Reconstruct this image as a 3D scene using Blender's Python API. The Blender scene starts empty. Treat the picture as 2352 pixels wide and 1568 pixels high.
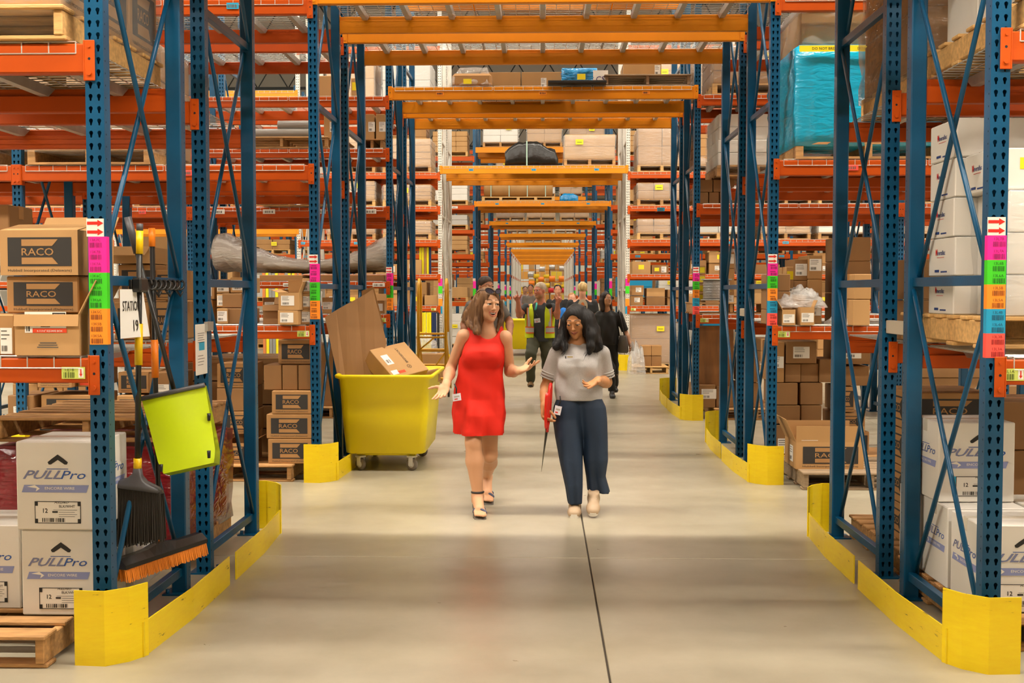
import bpy, math, random
import numpy as np
from mathutils import Vector, Matrix

# ------------------------------------------------------------------ camera, light, exposure
SC = bpy.context.scene
COL = SC.collection
W, H, FPX, VX, VY, EYE = 2352, 1568, 2622.0, 1246.0, 671.0, 1.55
PITCH = math.atan2(784 - VY, FPX)
YAW = math.atan2((VX - 1176) * math.cos(PITCH), FPX)
cam_d = bpy.data.cameras.new('camera')
cam_d.sensor_width = 36.0
cam_d.lens = FPX / W * 36.0
cam_d.clip_end = 400
CAM = bpy.data.objects.new('camera', cam_d)
COL.objects.link(CAM)
CAM.location = (0, 0, EYE)
CAM.rotation_euler = (math.pi / 2 - PITCH, 0, YAW)
SC.camera = CAM
_R = np.array([math.cos(YAW), math.sin(YAW), 0])
_F = np.array([-math.sin(YAW) * math.cos(PITCH), math.cos(YAW) * math.cos(PITCH), -math.sin(PITCH)])
_U = np.cross(_R, _F)

def px(x, y, Y):
    """world point at distance Y down the aisle that the photograph shows at pixel x, y"""
    d = _F + _R * (x - W / 2) / FPX + _U * (H / 2 - y) / FPX
    return np.array([0, 0, EYE]) + d * (Y / d[1])

def pxz(x, y, z):
    d = _F + _R * (x - W / 2) / FPX + _U * (H / 2 - y) / FPX
    return np.array([0, 0, EYE]) + d * ((z - EYE) / d[2])

def topx(p):
    v = np.asarray(p, float) - np.array([0, 0, EYE])
    w = v @ _F
    return (W / 2 + FPX * (v @ _R) / w, H / 2 - FPX * (v @ _U) / w)

SC.view_settings.view_transform = 'Standard'
SC.view_settings.look = 'None'
SC.view_settings.gamma = 1.0
SC.view_settings.use_curve_mapping = False
SC.view_settings.exposure = 0.17
SC.render.film_transparent = False
SC.cycles.max_bounces = 4
SC.cycles.diffuse_bounces = 2
SC.cycles.glossy_bounces = 2
SC.cycles.transparent_max_bounces = 8
SC.cycles.sample_clamp_indirect = 4.0
SC.cycles.adaptive_threshold = 0.15
SC.cycles.light_sampling_threshold = 0.03
SC.cycles.caustics_reflective = False
SC.cycles.caustics_refractive = False

world = bpy.data.worlds.new('world')
SC.world = world
world.use_nodes = True
world.node_tree.nodes['Background'].inputs[0].default_value = (1.0, 0.93, 0.84, 1)
world.node_tree.nodes['Background'].inputs[1].default_value = 0.3

# rows of linear high-bay lamps, one over every cross aisle (they run parallel to the racks)
LAMP_Z = 9.2
LAMP_Y = [-5.8, -1.2, 3.6, 7.42, 12.95, 17.6, 21.4, 28.0, 36.6, 45.3, 54, 62.5, 71, 80, 90, 97, 103]  # the two farthest rows are added to brighten the aisle end
LAMP_E = 2300.0
for ly in LAMP_Y:
    ld = bpy.data.lights.new('strip_lamp_light', 'AREA')
    ld.shape = 'RECTANGLE'
    ld.size, ld.size_y = 34.0, 0.32
    ld.energy = LAMP_E * (1.7 if ly < 0 else 1.15 if ly < 5 else 1.22 if ly < 9 else 0.75 if ly < 14 else 0.5)
    ld.color = (1.0, 0.92, 0.79)
    lo = bpy.data.objects.new('strip_lamp_light', ld)
    lo.location = (0, ly, LAMP_Z)
    COL.objects.link(lo)

# ------------------------------------------------------------------ helpers
def lin(c):
    if isinstance(c, str):
        c = [int(c[i:i + 2], 16) / 255 for i in (0, 2, 4)]
    return tuple(((v / 12.92) if v <= 0.04045 else ((v + 0.055) / 1.055) ** 2.4) for v in c)

MATS = {}
def mat(name, color, rough=0.6, metal=0.0, var=0.0, scale=8.0, bump=0.0, bscale=60.0, stretch=(1, 1, 1), spec=0.5, coat=0.0, emit=0.0, alpha=1.0, attr=None, color2=None, detail=4.0, transmission=0.0):
    if name in MATS:
        return MATS[name]
    m = bpy.data.materials.new(name)
    m.use_nodes = True
    nt = m.node_tree
    b = nt.nodes['Principled BSDF']
    c = lin(color) + (1,)
    b.inputs['Base Color'].default_value = c
    b.inputs['Roughness'].default_value = rough
    b.inputs['Metallic'].default_value = metal
    b.inputs['Specular IOR Level'].default_value = spec
    b.inputs['Coat Weight'].default_value = coat
    b.inputs['Alpha'].default_value = alpha
    b.inputs['Transmission Weight'].default_value = transmission
    if emit:
        b.inputs['Emission Color'].default_value = c
        b.inputs['Emission Strength'].default_value = emit
    if var or bump:
        tc = nt.nodes.new('ShaderNodeTexCoord')
        mp = nt.nodes.new('ShaderNodeMapping')
        mp.inputs['Scale'].default_value = stretch
        nt.links.new(tc.outputs['Object'], mp.inputs[0])
    if attr:
        at = nt.nodes.new('ShaderNodeAttribute')
        at.attribute_name = attr
        nt.links.new(at.outputs['Color'], b.inputs['Base Color'])
    if var:
        n = nt.nodes.new('ShaderNodeTexNoise')
        n.inputs['Scale'].default_value = scale
        n.inputs['Detail'].default_value = detail
        nt.links.new(mp.outputs[0], n.inputs['Vector'])
        r = nt.nodes.new('ShaderNodeValToRGB')
        r.color_ramp.elements[0].position, r.color_ramp.elements[1].position = 0.3, 0.72
        c2 = lin(color2) + (1,) if color2 else tuple(min(1, v * (1 + var)) for v in c[:3]) + (1,)
        c1 = c if color2 else tuple(v * (1 - var) for v in c[:3]) + (1,)
        r.color_ramp.elements[0].color, r.color_ramp.elements[1].color = c1, c2
        nt.links.new(n.outputs['Fac'], r.inputs[0])
        if not attr:
            nt.links.new(r.outputs[0], b.inputs['Base Color'])
    if bump:
        n2 = nt.nodes.new('ShaderNodeTexNoise')
        n2.inputs['Scale'].default_value = bscale
        n2.inputs['Detail'].default_value = 3
        nt.links.new(mp.outputs[0], n2.inputs['Vector'])
        bp = nt.nodes.new('ShaderNodeBump')
        bp.inputs['Strength'].default_value = bump
        bp.inputs['Distance'].default_value = 0.01
        nt.links.new(n2.outputs['Fac'], bp.inputs['Height'])
        nt.links.new(bp.outputs[0], b.inputs['Normal'])
    MATS[name] = m
    return m

class MB:
    """collects shapes; build() links them as one mesh object"""
    def __init__(s):
        s.v, s.f, s.m, s.sm = [], [], [], []
    def add(s, verts, faces, mi=0, smooth=False):
        o = len(s.v)
        s.v += [tuple(map(float, p)) for p in verts]
        for f in faces:
            s.f.append([o + i for i in f]); s.m.append(mi); s.sm.append(smooth)
        return s
    def box(s, lo, hi, mi=0):
        x0, y0, z0 = lo; x1, y1, z1 = hi
        return s.add([(x0, y0, z0), (x1, y0, z0), (x1, y1, z0), (x0, y1, z0), (x0, y0, z1), (x1, y0, z1), (x1, y1, z1), (x0, y1, z1)],
                     [(0, 3, 2, 1), (4, 5, 6, 7), (0, 1, 5, 4), (1, 2, 6, 5), (2, 3, 7, 6), (3, 0, 4, 7)], mi)
    def cbox(s, lo, hi, c=0.004, mi=0):
        """box with chamfered edges"""
        lo, hi = np.array(lo, float), np.array(hi, float)
        vs, idx = [], {}
        for sx in (0, 1):
            for sy in (0, 1):
                for sz in (0, 1):
                    sg = np.array([sx, sy, sz])
                    p = np.where(sg, hi, lo)
                    for a in range(3):
                        q = p.copy()
                        for b in range(3):
                            if b != a:
                                q[b] += -c if sg[b] else c
                        idx[(sx, sy, sz, a)] = len(vs); vs.append(q)
        fs = []
        for a in range(3):
            b, d = (a + 1) % 3, (a + 2) % 3
            for sa in (0, 1):
                def k(sb, sd):
                    t = [0, 0, 0]; t[a], t[b], t[d] = sa, sb, sd
                    return idx[(t[0], t[1], t[2], a)]
                q = [k(0, 0), k(1, 0), k(1, 1), k(0, 1)]
                fs.append(q if sa else q[::-1])
        for a in range(3):          # chamfer strips along axis a
            b, d = (a + 1) % 3, (a + 2) % 3
            for sb in (0, 1):
                for sd in (0, 1):
                    def k(sa, w):
                        t = [0, 0, 0]; t[a], t[b], t[d] = sa, sb, sd
                        return idx[(t[0], t[1], t[2], w)]
                    q = [k(0, b), k(1, b), k(1, d), k(0, d)]
                    fs.append(q if (sb ^ sd) else q[::-1])
        for sx in (0, 1):
            for sy in (0, 1):
                for sz in (0, 1):
                    q = [idx[(sx, sy, sz, a)] for a in range(3)]
                    fs.append(q if (sx ^ sy ^ sz) else q[::-1])
        return s.add(vs, fs, mi)
    def prism(s, poly, axis, a0, a1, mi=0):
        """polygon (2D, other two axes in cyclic order) extruded along axis"""
        n = len(poly)
        b, d = (axis + 1) % 3, (axis + 2) % 3
        vs = []
        for a in (a0, a1):
            for p in poly:
                q = [0, 0, 0]; q[axis], q[b], q[d] = a, p[0], p[1]; vs.append(q)
        ar = sum(poly[i][0] * poly[(i + 1) % n][1] - poly[(i + 1) % n][0] * poly[i][1] for i in range(n))
        fs = [[(i), (i + 1) % n, n + (i + 1) % n, n + i] for i in range(n)] + [list(range(n))[::-1], list(range(n, 2 * n))]
        if (ar < 0) ^ (a1 < a0):
            fs = [f[::-1] for f in fs]
        return s.add(vs, fs, mi)
    def tube(s, path, r, n=8, mi=0, caps=True, smooth=True, closed=False):
        P = [np.array(p, float) for p in path]
        rs = r if hasattr(r, '__len__') else [r] * len(P)
        up = None
        vs = []
        m = len(P)
        for i, p in enumerate(P):
            if closed:
                t = P[(i + 1) % m] - P[i - 1]
            else:
                t = P[min(i + 1, m - 1)] - P[max(i - 1, 0)]
            t = t / (np.linalg.norm(t) + 1e-9)
            if up is None:
                up = np.array([0, 0, 1.0]) if abs(t[2]) < 0.9 else np.array([1.0, 0, 0])
            u = up - t * (up @ t); u /= np.linalg.norm(u) + 1e-9
            up = u
            w = np.cross(t, u)
            for k in range(n):
                a = 2 * math.pi * k / n
                vs.append(p + rs[i] * (math.cos(a) * u + math.sin(a) * w))
        fs = []
        for i in range(m if closed else m - 1):
            j = (i + 1) % m
            for k in range(n):
                fs.append([i * n + k, i * n + (k + 1) % n, j * n + (k + 1) % n, j * n + k])
        s.add(vs, fs, mi, smooth)
        if caps and not closed:
            o = len(s.v) - len(vs)
            s.f.append([o + k for k in range(n)][::-1]); s.m.append(mi); s.sm.append(False)
            s.f.append([o + (m - 1) * n + k for k in range(n)]); s.m.append(mi); s.sm.append(False)
        return s
    def lathe(s, prof, n=24, c=(0, 0, 0), axis=2, mi=0, smooth=True):
        vs, fs = [], []
        b, d = (axis + 1) % 3, (axis + 2) % 3
        for (r, h) in prof:
            for k in range(n):
                a = 2 * math.pi * k / n
                q = list(c); q[axis] += h; q[b] += r * math.cos(a); q[d] += r * math.sin(a)
                vs.append(q)
        m = len(prof)
        for i in range(m - 1):
            for k in range(n):
                fs.append([i * n + k, i * n + (k + 1) % n, (i + 1) * n + (k + 1) % n, (i + 1) * n + k])
        fs.append(list(range(n))[::-1]); fs.append([(m - 1) * n + k for k in range(n)])
        return s.add(vs, fs, mi, smooth)
    def loft(s, rings, mi=0, smooth=True, caps=True):
        n = len(rings[0]); vs = [p for r in rings for p in r]; fs = []
        for i in range(len(rings) - 1):
            for k in range(n):
                fs.append([i * n + k, i * n + (k + 1) % n, (i + 1) * n + (k + 1) % n, (i + 1) * n + k])
        if caps:
            fs.append(list(range(n))[::-1]); fs.append([(len(rings) - 1) * n + k for k in range(n)])
        return s.add(vs, fs, mi, smooth)
    def text(s, txt, size, org, ux, uy, mi=0, align='CENTER', shear=0.0, off=0.0, sx=1.0):
        """flat lettering: org is the anchor, ux / uy the reading and up directions"""
        vs, fs, wd = glyphs(txt, shear, off)
        org, ux, uy = (np.array(q, float) for q in (org, ux, uy))
        dx = {'CENTER': -wd / 2, 'LEFT': 0, 'RIGHT': -wd}[align]
        return s.add([org + ux * (x + dx) * size * sx + uy * y * size for x, y in vs], fs, mi)
    def rect(s, org, ux, uy, x0, y0, x1, y1, mi=0):
        org, ux, uy = (np.array(q, float) for q in (org, ux, uy))
        return s.add([org + ux * a + uy * b for a, b in ((x0, y0), (x1, y0), (x1, y1), (x0, y1))], [(0, 1, 2, 3)], mi)
    def poly(s, org, ux, uy, pts, mi=0):
        org, ux, uy = (np.array(q, float) for q in (org, ux, uy))
        return s.add([org + ux * a + uy * b for a, b in pts], [tuple(range(len(pts)))], mi)
    def xf(s, M):
        M = np.array(M); s.v = [tuple(M[:3, :3] @ np.array(p) + M[:3, 3]) for p in s.v]; return s
    def mesh(s, name, mats):
        me = bpy.data.meshes.new(name)
        me.from_pydata(s.v, [], s.f)
        for m in (mats if isinstance(mats, (list, tuple)) else [mats]):
            me.materials.append(m)
        me.polygons.foreach_set('material_index', s.m)
        me.polygons.foreach_set('use_smooth', s.sm)
        me.update()
        return me
    def build(s, name, mats, parent=None, loc=None, rotz=None):
        return obj(name, s.mesh(name, mats), parent, loc, rotz)

def obj(name, me, parent=None, loc=None, rotz=None):
    o = bpy.data.objects.new(name, me)
    COL.objects.link(o)
    if parent is not None:
        o.parent = parent
    if loc is not None:
        o.location = tuple(loc)
    if rotz is not None:
        o.rotation_euler = (0, 0, rotz)
    return o

def tag(o, label, cat, group=None, kind=None):
    if label: o['label'] = label
    if cat: o['category'] = cat
    if group: o['group'] = group
    if kind: o['kind'] = kind
    return o

def empty(name, loc=(0, 0, 0), label=None, cat=None, group=None, rotz=0):
    o = bpy.data.objects.new(name, None)
    COL.objects.link(o)
    o.location = tuple(loc); o.rotation_euler = (0, 0, rotz)
    return tag(o, label, cat, group)

_GL = {}
def glyphs(txt, shear=0.0, off=0.0):
    k = (txt, shear, off)
    if k not in _GL:
        cu = bpy.data.curves.new('t', 'FONT')
        cu.body = txt; cu.size = 1.0; cu.shear = shear; cu.offset = off; cu.resolution_u = 2
        o = bpy.data.objects.new('t', cu)
        me = o.to_mesh()
        vs = [(v.co.x, v.co.y) for v in me.vertices]
        fs = [tuple(p.vertices) for p in me.polygons]
        o.to_mesh_clear()
        bpy.data.objects.remove(o); bpy.data.curves.remove(cu)
        x0 = min(v[0] for v in vs); x1 = max(v[0] for v in vs)
        _GL[k] = ([(x - x0, y) for x, y in vs], fs, x1 - x0)
    return _GL[k]

def barcode(mb, org, ux, uy, w, h, mi, seed=0, dens=26):
    r = random.Random(seed); x = 0.0
    while x < w:
        b = r.choice((1, 1, 2, 3)) * w / dens / 1.6
        if x + b > w: break
        mb.rect(org, ux, uy, x, 0, x + b, h, mi)
        x += b + r.choice((1, 1, 2)) * w / dens / 1.6

X3, Y3, Z3 = np.array([1.0, 0, 0]), np.array([0, 1.0, 0]), np.array([0, 0, 1.0])
# ------------------------------------------------------------------ paints
BLUE = mat('blue_paint', '034c71', 0.34, var=0.28, scale=3.0, bump=0.05, bscale=90, spec=.4)
WHITEP = mat('white_paint', 'd8d2c6', 0.45, var=0.06, scale=4)
ORANGE = mat('orange_paint', 'c04c02', 0.45, var=0.12, scale=2.0, spec=.3)
YELLOWB = mat('yellow_beam_paint', 'e58a02', 0.42, var=0.08, scale=2.0, spec=.35)
GALV = mat('galvanised_steel', 'b9b5ac', 0.42, 0.55, var=0.12, scale=14)
WIRE = mat('zinc_wire', 'c9c4ba', 0.4, 0.5)
DARK = mat('dark_hollow', '0d1118', 0.8)
WHITE = mat('white_print', 'f1ece2', 0.5)
BLACK = mat('black_print', '1a1917', 0.6)
RED = mat('red_print', 'dc2415', 0.5)
PINK = mat('pink_label', 'fb1fa0', 0.5)
GREEN = mat('green_label', '3fd21c', 0.5)
ORL = mat('orange_label', 'ff9420', 0.5)
BLUL = mat('blue_label', '139cc8', 0.5)
REDL = mat('coral_label', 'ff564a', 0.5)
LIME = mat('lime_label', 'cfdd6a', 0.5)
YELS = mat('yellow_sticker', 'f8e11e', 0.5)
CYANS = mat('cyan_sticker', '22a6cf', 0.5)
WOOD = mat('pallet_wood', 'b98a55', 0.75, var=0.3, scale=7, stretch=(1, 6, 6), bump=0.2, bscale=40)
WOODL = mat('fresh_pallet_wood', 'd3a566', 0.75, var=0.22, scale=7, stretch=(1, 6, 6), bump=0.2, bscale=40)
WOODG = mat('grey_pallet_wood', '9a8266', 0.8, var=0.25, scale=7, stretch=(1, 6, 6), bump=0.2, bscale=40)
KRAFT = mat('kraft_board', 'ab7e4b', 0.72, var=0.07, scale=3.5, bump=0.05, bscale=25, stretch=(1, 1, 0.25))
KRAFT2 = mat('brown_board', '92693d', 0.72, var=0.08, scale=3.5, bump=0.05, bscale=25, stretch=(1, 1, 0.25))
KRAFT3 = mat('tan_board', 'bc905b', 0.72, var=0.07, scale=3.5, bump=0.05, bscale=25, stretch=(1, 1, 0.25))
CARTW = mat('white_board', 'e6e0d6', 0.65, var=0.04, scale=3)
TAPE = mat('packing_tape', 'b07e46', 0.3, var=0.1, scale=10)
TAPEC = mat('clear_tape', 'd9cfbd', 0.22)
PANEL = mat('charcoal_print', '2e2a26', 0.7, var=0.1, scale=6)

# guard steel: yellow with black scuffs of their own shape
def guard_mat():
    m = mat('guard_yellow', 'f0d000', 0.4)
    nt = m.node_tree; b = nt.nodes['Principled BSDF']
    tc = nt.nodes.new('ShaderNodeTexCoord'); mp = nt.nodes.new('ShaderNodeMapping')
    mp.inputs['Scale'].default_value = (2.5, 2.5, 14)
    n = nt.nodes.new('ShaderNodeTexNoise'); n.inputs['Scale'].default_value = 3.2; n.inputs['Detail'].default_value = 6
    n.inputs['Roughness'].default_value = 0.65
    r = nt.nodes.new('ShaderNodeValToRGB')
    r.color_ramp.elements[0].position, r.color_ramp.elements[1].position = 0.30, 0.345
    r.color_ramp.elements[0].color = lin('4a3d14') + (1,); r.color_ramp.elements[1].color = lin('f0cc00') + (1,)
    e = r.color_ramp.elements.new(0.8); e.color = lin('f6da10') + (1,)
    nt.links.new(tc.outputs['Object'], mp.inputs[0]); nt.links.new(mp.outputs[0], n.inputs['Vector'])
    nt.links.new(n.outputs['Fac'], r.inputs[0]); nt.links.new(r.outputs[0], b.inputs['Base Color'])
    return m
GUARD = guard_mat()

def floor_mat():
    m = mat('polished_concrete', 'b9ad9b', 0.3)
    nt = m.node_tree; b = nt.nodes['Principled BSDF']
    tc = nt.nodes.new('ShaderNodeTexCoord')
    n = nt.nodes.new('ShaderNodeTexNoise'); n.inputs['Scale'].default_value = 0.9; n.inputs['Detail'].default_value = 7
    n.inputs['Roughness'].default_value = 0.62
    r = nt.nodes.new('ShaderNodeValToRGB')
    r.color_ramp.elements[0].position, r.color_ramp.elements[1].position = 0.28, 0.75
    r.color_ramp.elements[0].color = lin('928872') + (1,); r.color_ramp.elements[1].color = lin('b3aa94') + (1,)
    nt.links.new(tc.outputs['Object'], n.inputs['Vector']); nt.links.new(n.outputs['Fac'], r.inputs[0])
    n3 = nt.nodes.new('ShaderNodeTexNoise'); n3.inputs['Scale'].default_value = 5; n3.inputs['Detail'].default_value = 8
    r3 = nt.nodes.new('ShaderNodeMapRange'); r3.inputs[3].default_value = 0.22; r3.inputs[4].default_value = 0.42
    nt.links.new(tc.outputs['Object'], n3.inputs['Vector']); nt.links.new(n3.outputs['Fac'], r3.inputs[0])
    nt.links.new(r3.outputs[0], b.inputs['Roughness'])
    nt.links.new(r.outputs[0], b.inputs['Base Color'])
    return m
FLOORM = floor_mat()

# ------------------------------------------------------------------ setting
XW, Y0W, Y1W, ZC = 22.0, -14.0, 108.0, 10.6
fl = MB().box((-XW, Y0W, -0.25), (XW, Y1W, -0.012)).build('floor', mat('joint_filler', '4e463c', 0.8))
tag(fl, 'polished grey beige concrete slab floor of the warehouse', None, kind='structure')
jx = [-XW, -14.37, -10.71, -7.05, -3.39, 0.272, 3.93, 7.59, 11.25, 14.9, XW]
jy = [Y0W, -3.2, 1.9, 6.62, 11.3, 15.9, 20.6, 29.8, 39, 48.2, 62, 78, 94, Y1W]
G = 0.0045
for i in range(len(jx) - 1):
    for j in range(len(jy) - 1):
        if abs(jx[i]) > 8 and jy[j] < 5: continue
        b = MB().cbox((jx[i] + G, jy[j] + G, -0.1), (jx[i + 1] - G, jy[j + 1] - G, 0.0), 0.003)
        b.build('slab', FLOORM, fl)
cl = MB().box((-XW, Y0W, ZC), (XW, Y1W, ZC + 0.2)).build('ceiling', mat('white_roof_deck', 'b4b6ba', 0.7))
tag(cl, 'white metal deck roof high over the racks', None, kind='structure')
STEEL = mat('grey_truss_steel', '5f6a74', 0.55)
for k, ty in enumerate(range(18, 106, 9)):
    t = MB()
    t.box((-XW, ty - .05, ZC - .12), (XW, ty + .05, ZC - .02)).box((-XW, ty - .05, ZC - 1.1), (XW, ty + .05, ZC - 1.0))
    x = -XW
    while x < XW - .9:
        t.tube([(x, ty, ZC - 1.05), (x + .6, ty, ZC - .07)], .025, 5); t.tube([(x + .6, ty, ZC - .07), (x + 1.2, ty, ZC - 1.05)], .025, 5)
        x += 1.2
    tag(t.build('trim_%d' % (k + 1), STEEL), 'grey steel roof truss under the white roof deck', None, kind='structure')
WALLM = mat('painted_wall', 'c4bba9', 0.7, var=0.05, scale=0.5)
for nm, lo, hi in (('wall_left', (-XW - .2, Y0W, 0), (-XW, Y1W, ZC)), ('wall_right', (XW, Y0W, 0), (XW + .2, Y1W, ZC)), ('wall_back', (-XW, Y1W, 0), (XW, Y1W + .2, ZC)), ('wall_front', (-XW, Y0W - .2, 0), (XW, Y0W, ZC))):
    tag(MB().box(lo, hi).build(nm, WALLM), 'pale painted warehouse wall', None, kind='structure')
LAMPB = mat('lamp_housing', 'cfcfcb', 0.5)
for ly in LAMP_Y:
    if ly < -8: continue
    f = MB().box((-17, ly - .2, LAMP_Z + .03), (17, ly + .2, LAMP_Z + .12))
    lamp_o = tag(f.build('strip_lamp', LAMPB), 'long linear ceiling lamp over a rack aisle', 'lamp', 'ceiling lamps')
    for rx in (-12, -4, 4, 12): MB().tube([(rx, ly, LAMP_Z + .1), (rx, ly, ZC - .004)], .012, 6).build('suspension_rod', STEEL, lamp_o)

# ------------------------------------------------------------------ rack pieces
CW, CD = 0.078, 0.072
def col_mesh(name, h, holes, m):
    mb = MB(); w, d = CW / 2, CD / 2
    pit = 0.0508; n = int(h / pit)
    hh = n * pit
    def ring(cx, cz):
        pts = []
        for a in (200, 160, 120, 90, 60, 20, -20):
            pts.append((cx + .0088 * math.cos(math.radians(a)), cz + .005 + .0088 * math.sin(math.radians(a))))
        return pts[:-1] + [(cx + .0088 * math.cos(math.radians(-20)), cz + .005 + .0088 * math.sin(math.radians(-20))), (cx + .0045, cz - .006), (cx + .004, cz - .0135), (cx, cz - .016), (cx - .004, cz - .0135), (cx - .0045, cz - .006)]
    if holes:
        for k in range(n):
            for sx in (-1, 1):
                cx, cz = sx * .0175, (k + .5) * pit
                x0, x1 = (-w, 0) if sx < 0 else (0, w)
                z0, z1 = k * pit, (k + 1) * pit
                ri = ring(cx, cz)
                out = []
                for (x, z) in ri:
                    dx, dz = x - cx, z - cz
                    t = min([((x1 if dx > 0 else x0) - cx) / dx if abs(dx) > 1e-6 else 9e9, ((z1 if dz > 0 else z0) - cz) / dz if abs(dz) > 1e-6 else 9e9])
                    out.append((cx + dx * t, cz + dz * t))
                m_ = len(ri)
                vs = [(x, -d, z) for x, z in out] + [(x, -d, z) for x, z in ri] + [(x, -d + .004, z) for x, z in ri]
                fs = []
                for i in range(m_):
                    j = (i + 1) % m_
                    fs += [(j, i, m_ + i, m_ + j), (m_ + j, m_ + i, 2 * m_ + i, 2 * m_ + j)]
                mb.add(vs, fs, 0)
                # the four corners the fan leaves open
                for (qx, qz) in ((x0, z0), (x1, z0), (x1, z1), (x0, z1)):
                    near = sorted(range(m_), key=lambda i: (out[i][0] - qx) ** 2 + (out[i][1] - qz) ** 2)[:4]
                    best = None
                    for i in range(m_):
                        j = (i + 1) % m_
                        a, b = out[i], out[j]
                        if abs(a[0] - b[0]) > 1e-7 and abs(a[1] - b[1]) > 1e-7:
                            if (abs(a[0] - qx) < 1e-6 or abs(b[0] - qx) < 1e-6) and (abs(a[1] - qz) < 1e-6 or abs(b[1] - qz) < 1e-6):
                                best = (a, b)
                    if best:
                        a, b = best
                        mb.add([(a[0], -d, a[1]), (b[0], -d, b[1]), (qx, -d, qz)], [(0, 1, 2)], 0)
        for sx in (-1, 1):
            for k in range(n):
                z = (k + .5) * pit
                y0 = -d + .018
                q = [(sx * (w + .0004), y0 + .0035 * math.cos(a), z + .0045 * math.sin(a)) for a in [i * math.pi / 3 for i in range(6)]]
                mb.add(q, [tuple(range(6)) if sx > 0 else tuple(range(6))[::-1]], 1)
        mb.add([(-w, -d, hh), (w, -d, hh), (w, -d, h), (-w, -d, h)], [(0, 1, 2, 3)], 0)
    else:
        mb.add([(-w, -d, 0), (w, -d, 0), (w, -d, h), (-w, -d, h)], [(0, 1, 2, 3)], 0)
    c = .006                                  # rounded corners towards the sides and the plain back
    mb.add([(w, -d, 0), (w, -d, h), (w, d - c, 0), (w, d - c, h), (w - c, d, 0), (w - c, d, h), (-w + c, d, 0), (-w + c, d, h), (-w, d - c, 0), (-w, d - c, h), (-w, -d, 0), (-w, -d, h)],
           [(0, 2, 3, 1), (2, 4, 5, 3), (4, 6, 7, 5), (6, 8, 9, 7), (8, 10, 11, 9), (1, 3, 5, 7, 9, 11)], 0)
    mb.box((-.075, -.06, 0), (.075, .075, .008), 0)      # foot plate
    mb.tube([(.055, .05, 0), (.055, .05, .03)], .01, 6, 0)
    return mb.mesh(name, [m, DARK])

COLM = {('b', 1): col_mesh('column', 7.2, True, BLUE), ('w', 1): col_mesh('column', 7.2, True, WHITEP),
        ('b', 0): col_mesh('column', 7.2, False, BLUE), ('w', 0): col_mesh('column', 7.2, False, WHITEP)}

_BE = {}
def beam_mesh(L, h, m, stub=False):
    k = (round(L, 3), round(h, 3), m.name)
    if k not in _BE:
        mb = MB()
        pr = [(0, -h), (.055, -h), (.055, -.035), (.028, -.035), (.028, 0), (0, 0)]   # stepped box section (y, z)
        pr = [(-.002, -h + .006), (.004, -h), (.051, -h), (.055, -h + .006), (.055, -.04), (.03, -.036), (.03, -.004), (.026, 0), (.004, 0), (-.002, -.006)]
        mb.prism(pr, 0, 0, L, 0)
        _BE[k] = mb.mesh('beam', [m])
    return _BE[k]
_CN = {}
def conn_mesh(m, sx):
    k = (m.name, sx)
    if k not in _CN:
        mb = MB()
        mb.cbox((min(0, sx * .042), -.012, -.155), (max(0, sx * .042), -.004, .012), .002)
        mb.cbox((min(0, -sx * .006), -.012, -.155), (max(0, -sx * .006), .056, .012), .002)
        mb.tube([(sx * .02, -.011, -.125), (sx * .02, -.020, -.125)], .010, 8)
        mb.tube([(sx * .02, -.011, -.015), (sx * .02, -.017, -.015)], .006, 6)
        mb.add([(sx * .02 + .006 * math.cos(-a), -.0125, -.065 + .006 * math.sin(-a)) for a in [i * math.pi / 4 for i in range(8)]], [tuple(range(8))[::-1]], 1)
        _CN[k] = mb.mesh('connector', [m, DARK])
    return _CN[k]
_DK = {}
def deck_mesh(w, d):
    k = (round(w, 3), round(d, 3))
    if k not in _DK:
        mb = MB(); r = .0028
        n = int(round(w / .115))
        for i in range(n + 1):
            x = w * i / n
            mb.tube([(x, -.006, -.042), (x, -.006, .004), (x, d, .004)], r, 4, 0, smooth=False)
        n = int(round(d / .062))
        for i in range(n + 1):
            y = d * i / n
            mb.tube([(0, y, .008), (w, y, .008)], r, 4, 0, smooth=False)
        mb.tube([(0, -.009, -.042), (w, -.009, -.042)], r, 4, 0, smooth=False)
        for x in (w * .17, w * .5, w * .83):      # channels under the wires
            mb.prism([(x - .022, -.045), (x + .022, -.045), (x + .03, .0), (x - .03, .0)][::1], 1, .03, d - .03, 1) if False else mb.add(
                [(x - .022, .09, -.048), (x + .022, .09, -.048), (x + .028, .02, 0), (x - .028, .02, 0), (x - .022, d - .09, -.048), (x + .022, d - .09, -.048), (x + .028, d - .02, 0), (x - .028, d - .02, 0)],
                [(0, 1, 2, 3), (5, 4, 7, 6), (1, 0, 4, 5), (1, 5, 6, 2), (4, 0, 3, 7)], 1)
        _DK[k] = mb.mesh('wire_deck', [WIRE, GALV])
    return _DK[k]

_TB = {}
def tube_mesh(L, r, m, name):
    k = (round(L, 2), r, m.name)
    if k not in _TB:
        _TB[k] = MB().tube([(0, 0, 0), (0, 0, 1)], r, 8).mesh(name, [m])
    return _TB[k]

def strut(name, a, b, r, m, parent, flat=False):
    """bar from a to b (parent space) sharing one mesh"""
    a, b = Vector(a), Vector(b)
    L = (b - a).length
    k = ('bar', flat, r, m.name)
    if k not in _TB:
        mb = MB()
        if flat: mb.cbox((-r * .8, -r * 1.0, 0), (r * .8, r * 1.0, 1), .002)
        else: mb.tube([(0, 0, 0), (0, 0, 1)], r, 8)
        _TB[k] = mb.mesh(name, [m])
    o = obj(name, _TB[k], parent)
    o.location = a
    o.rotation_euler = (b - a).to_track_quat('Z', 'Y').to_euler()
    o.scale = (1, 1, L)
    return o

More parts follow.
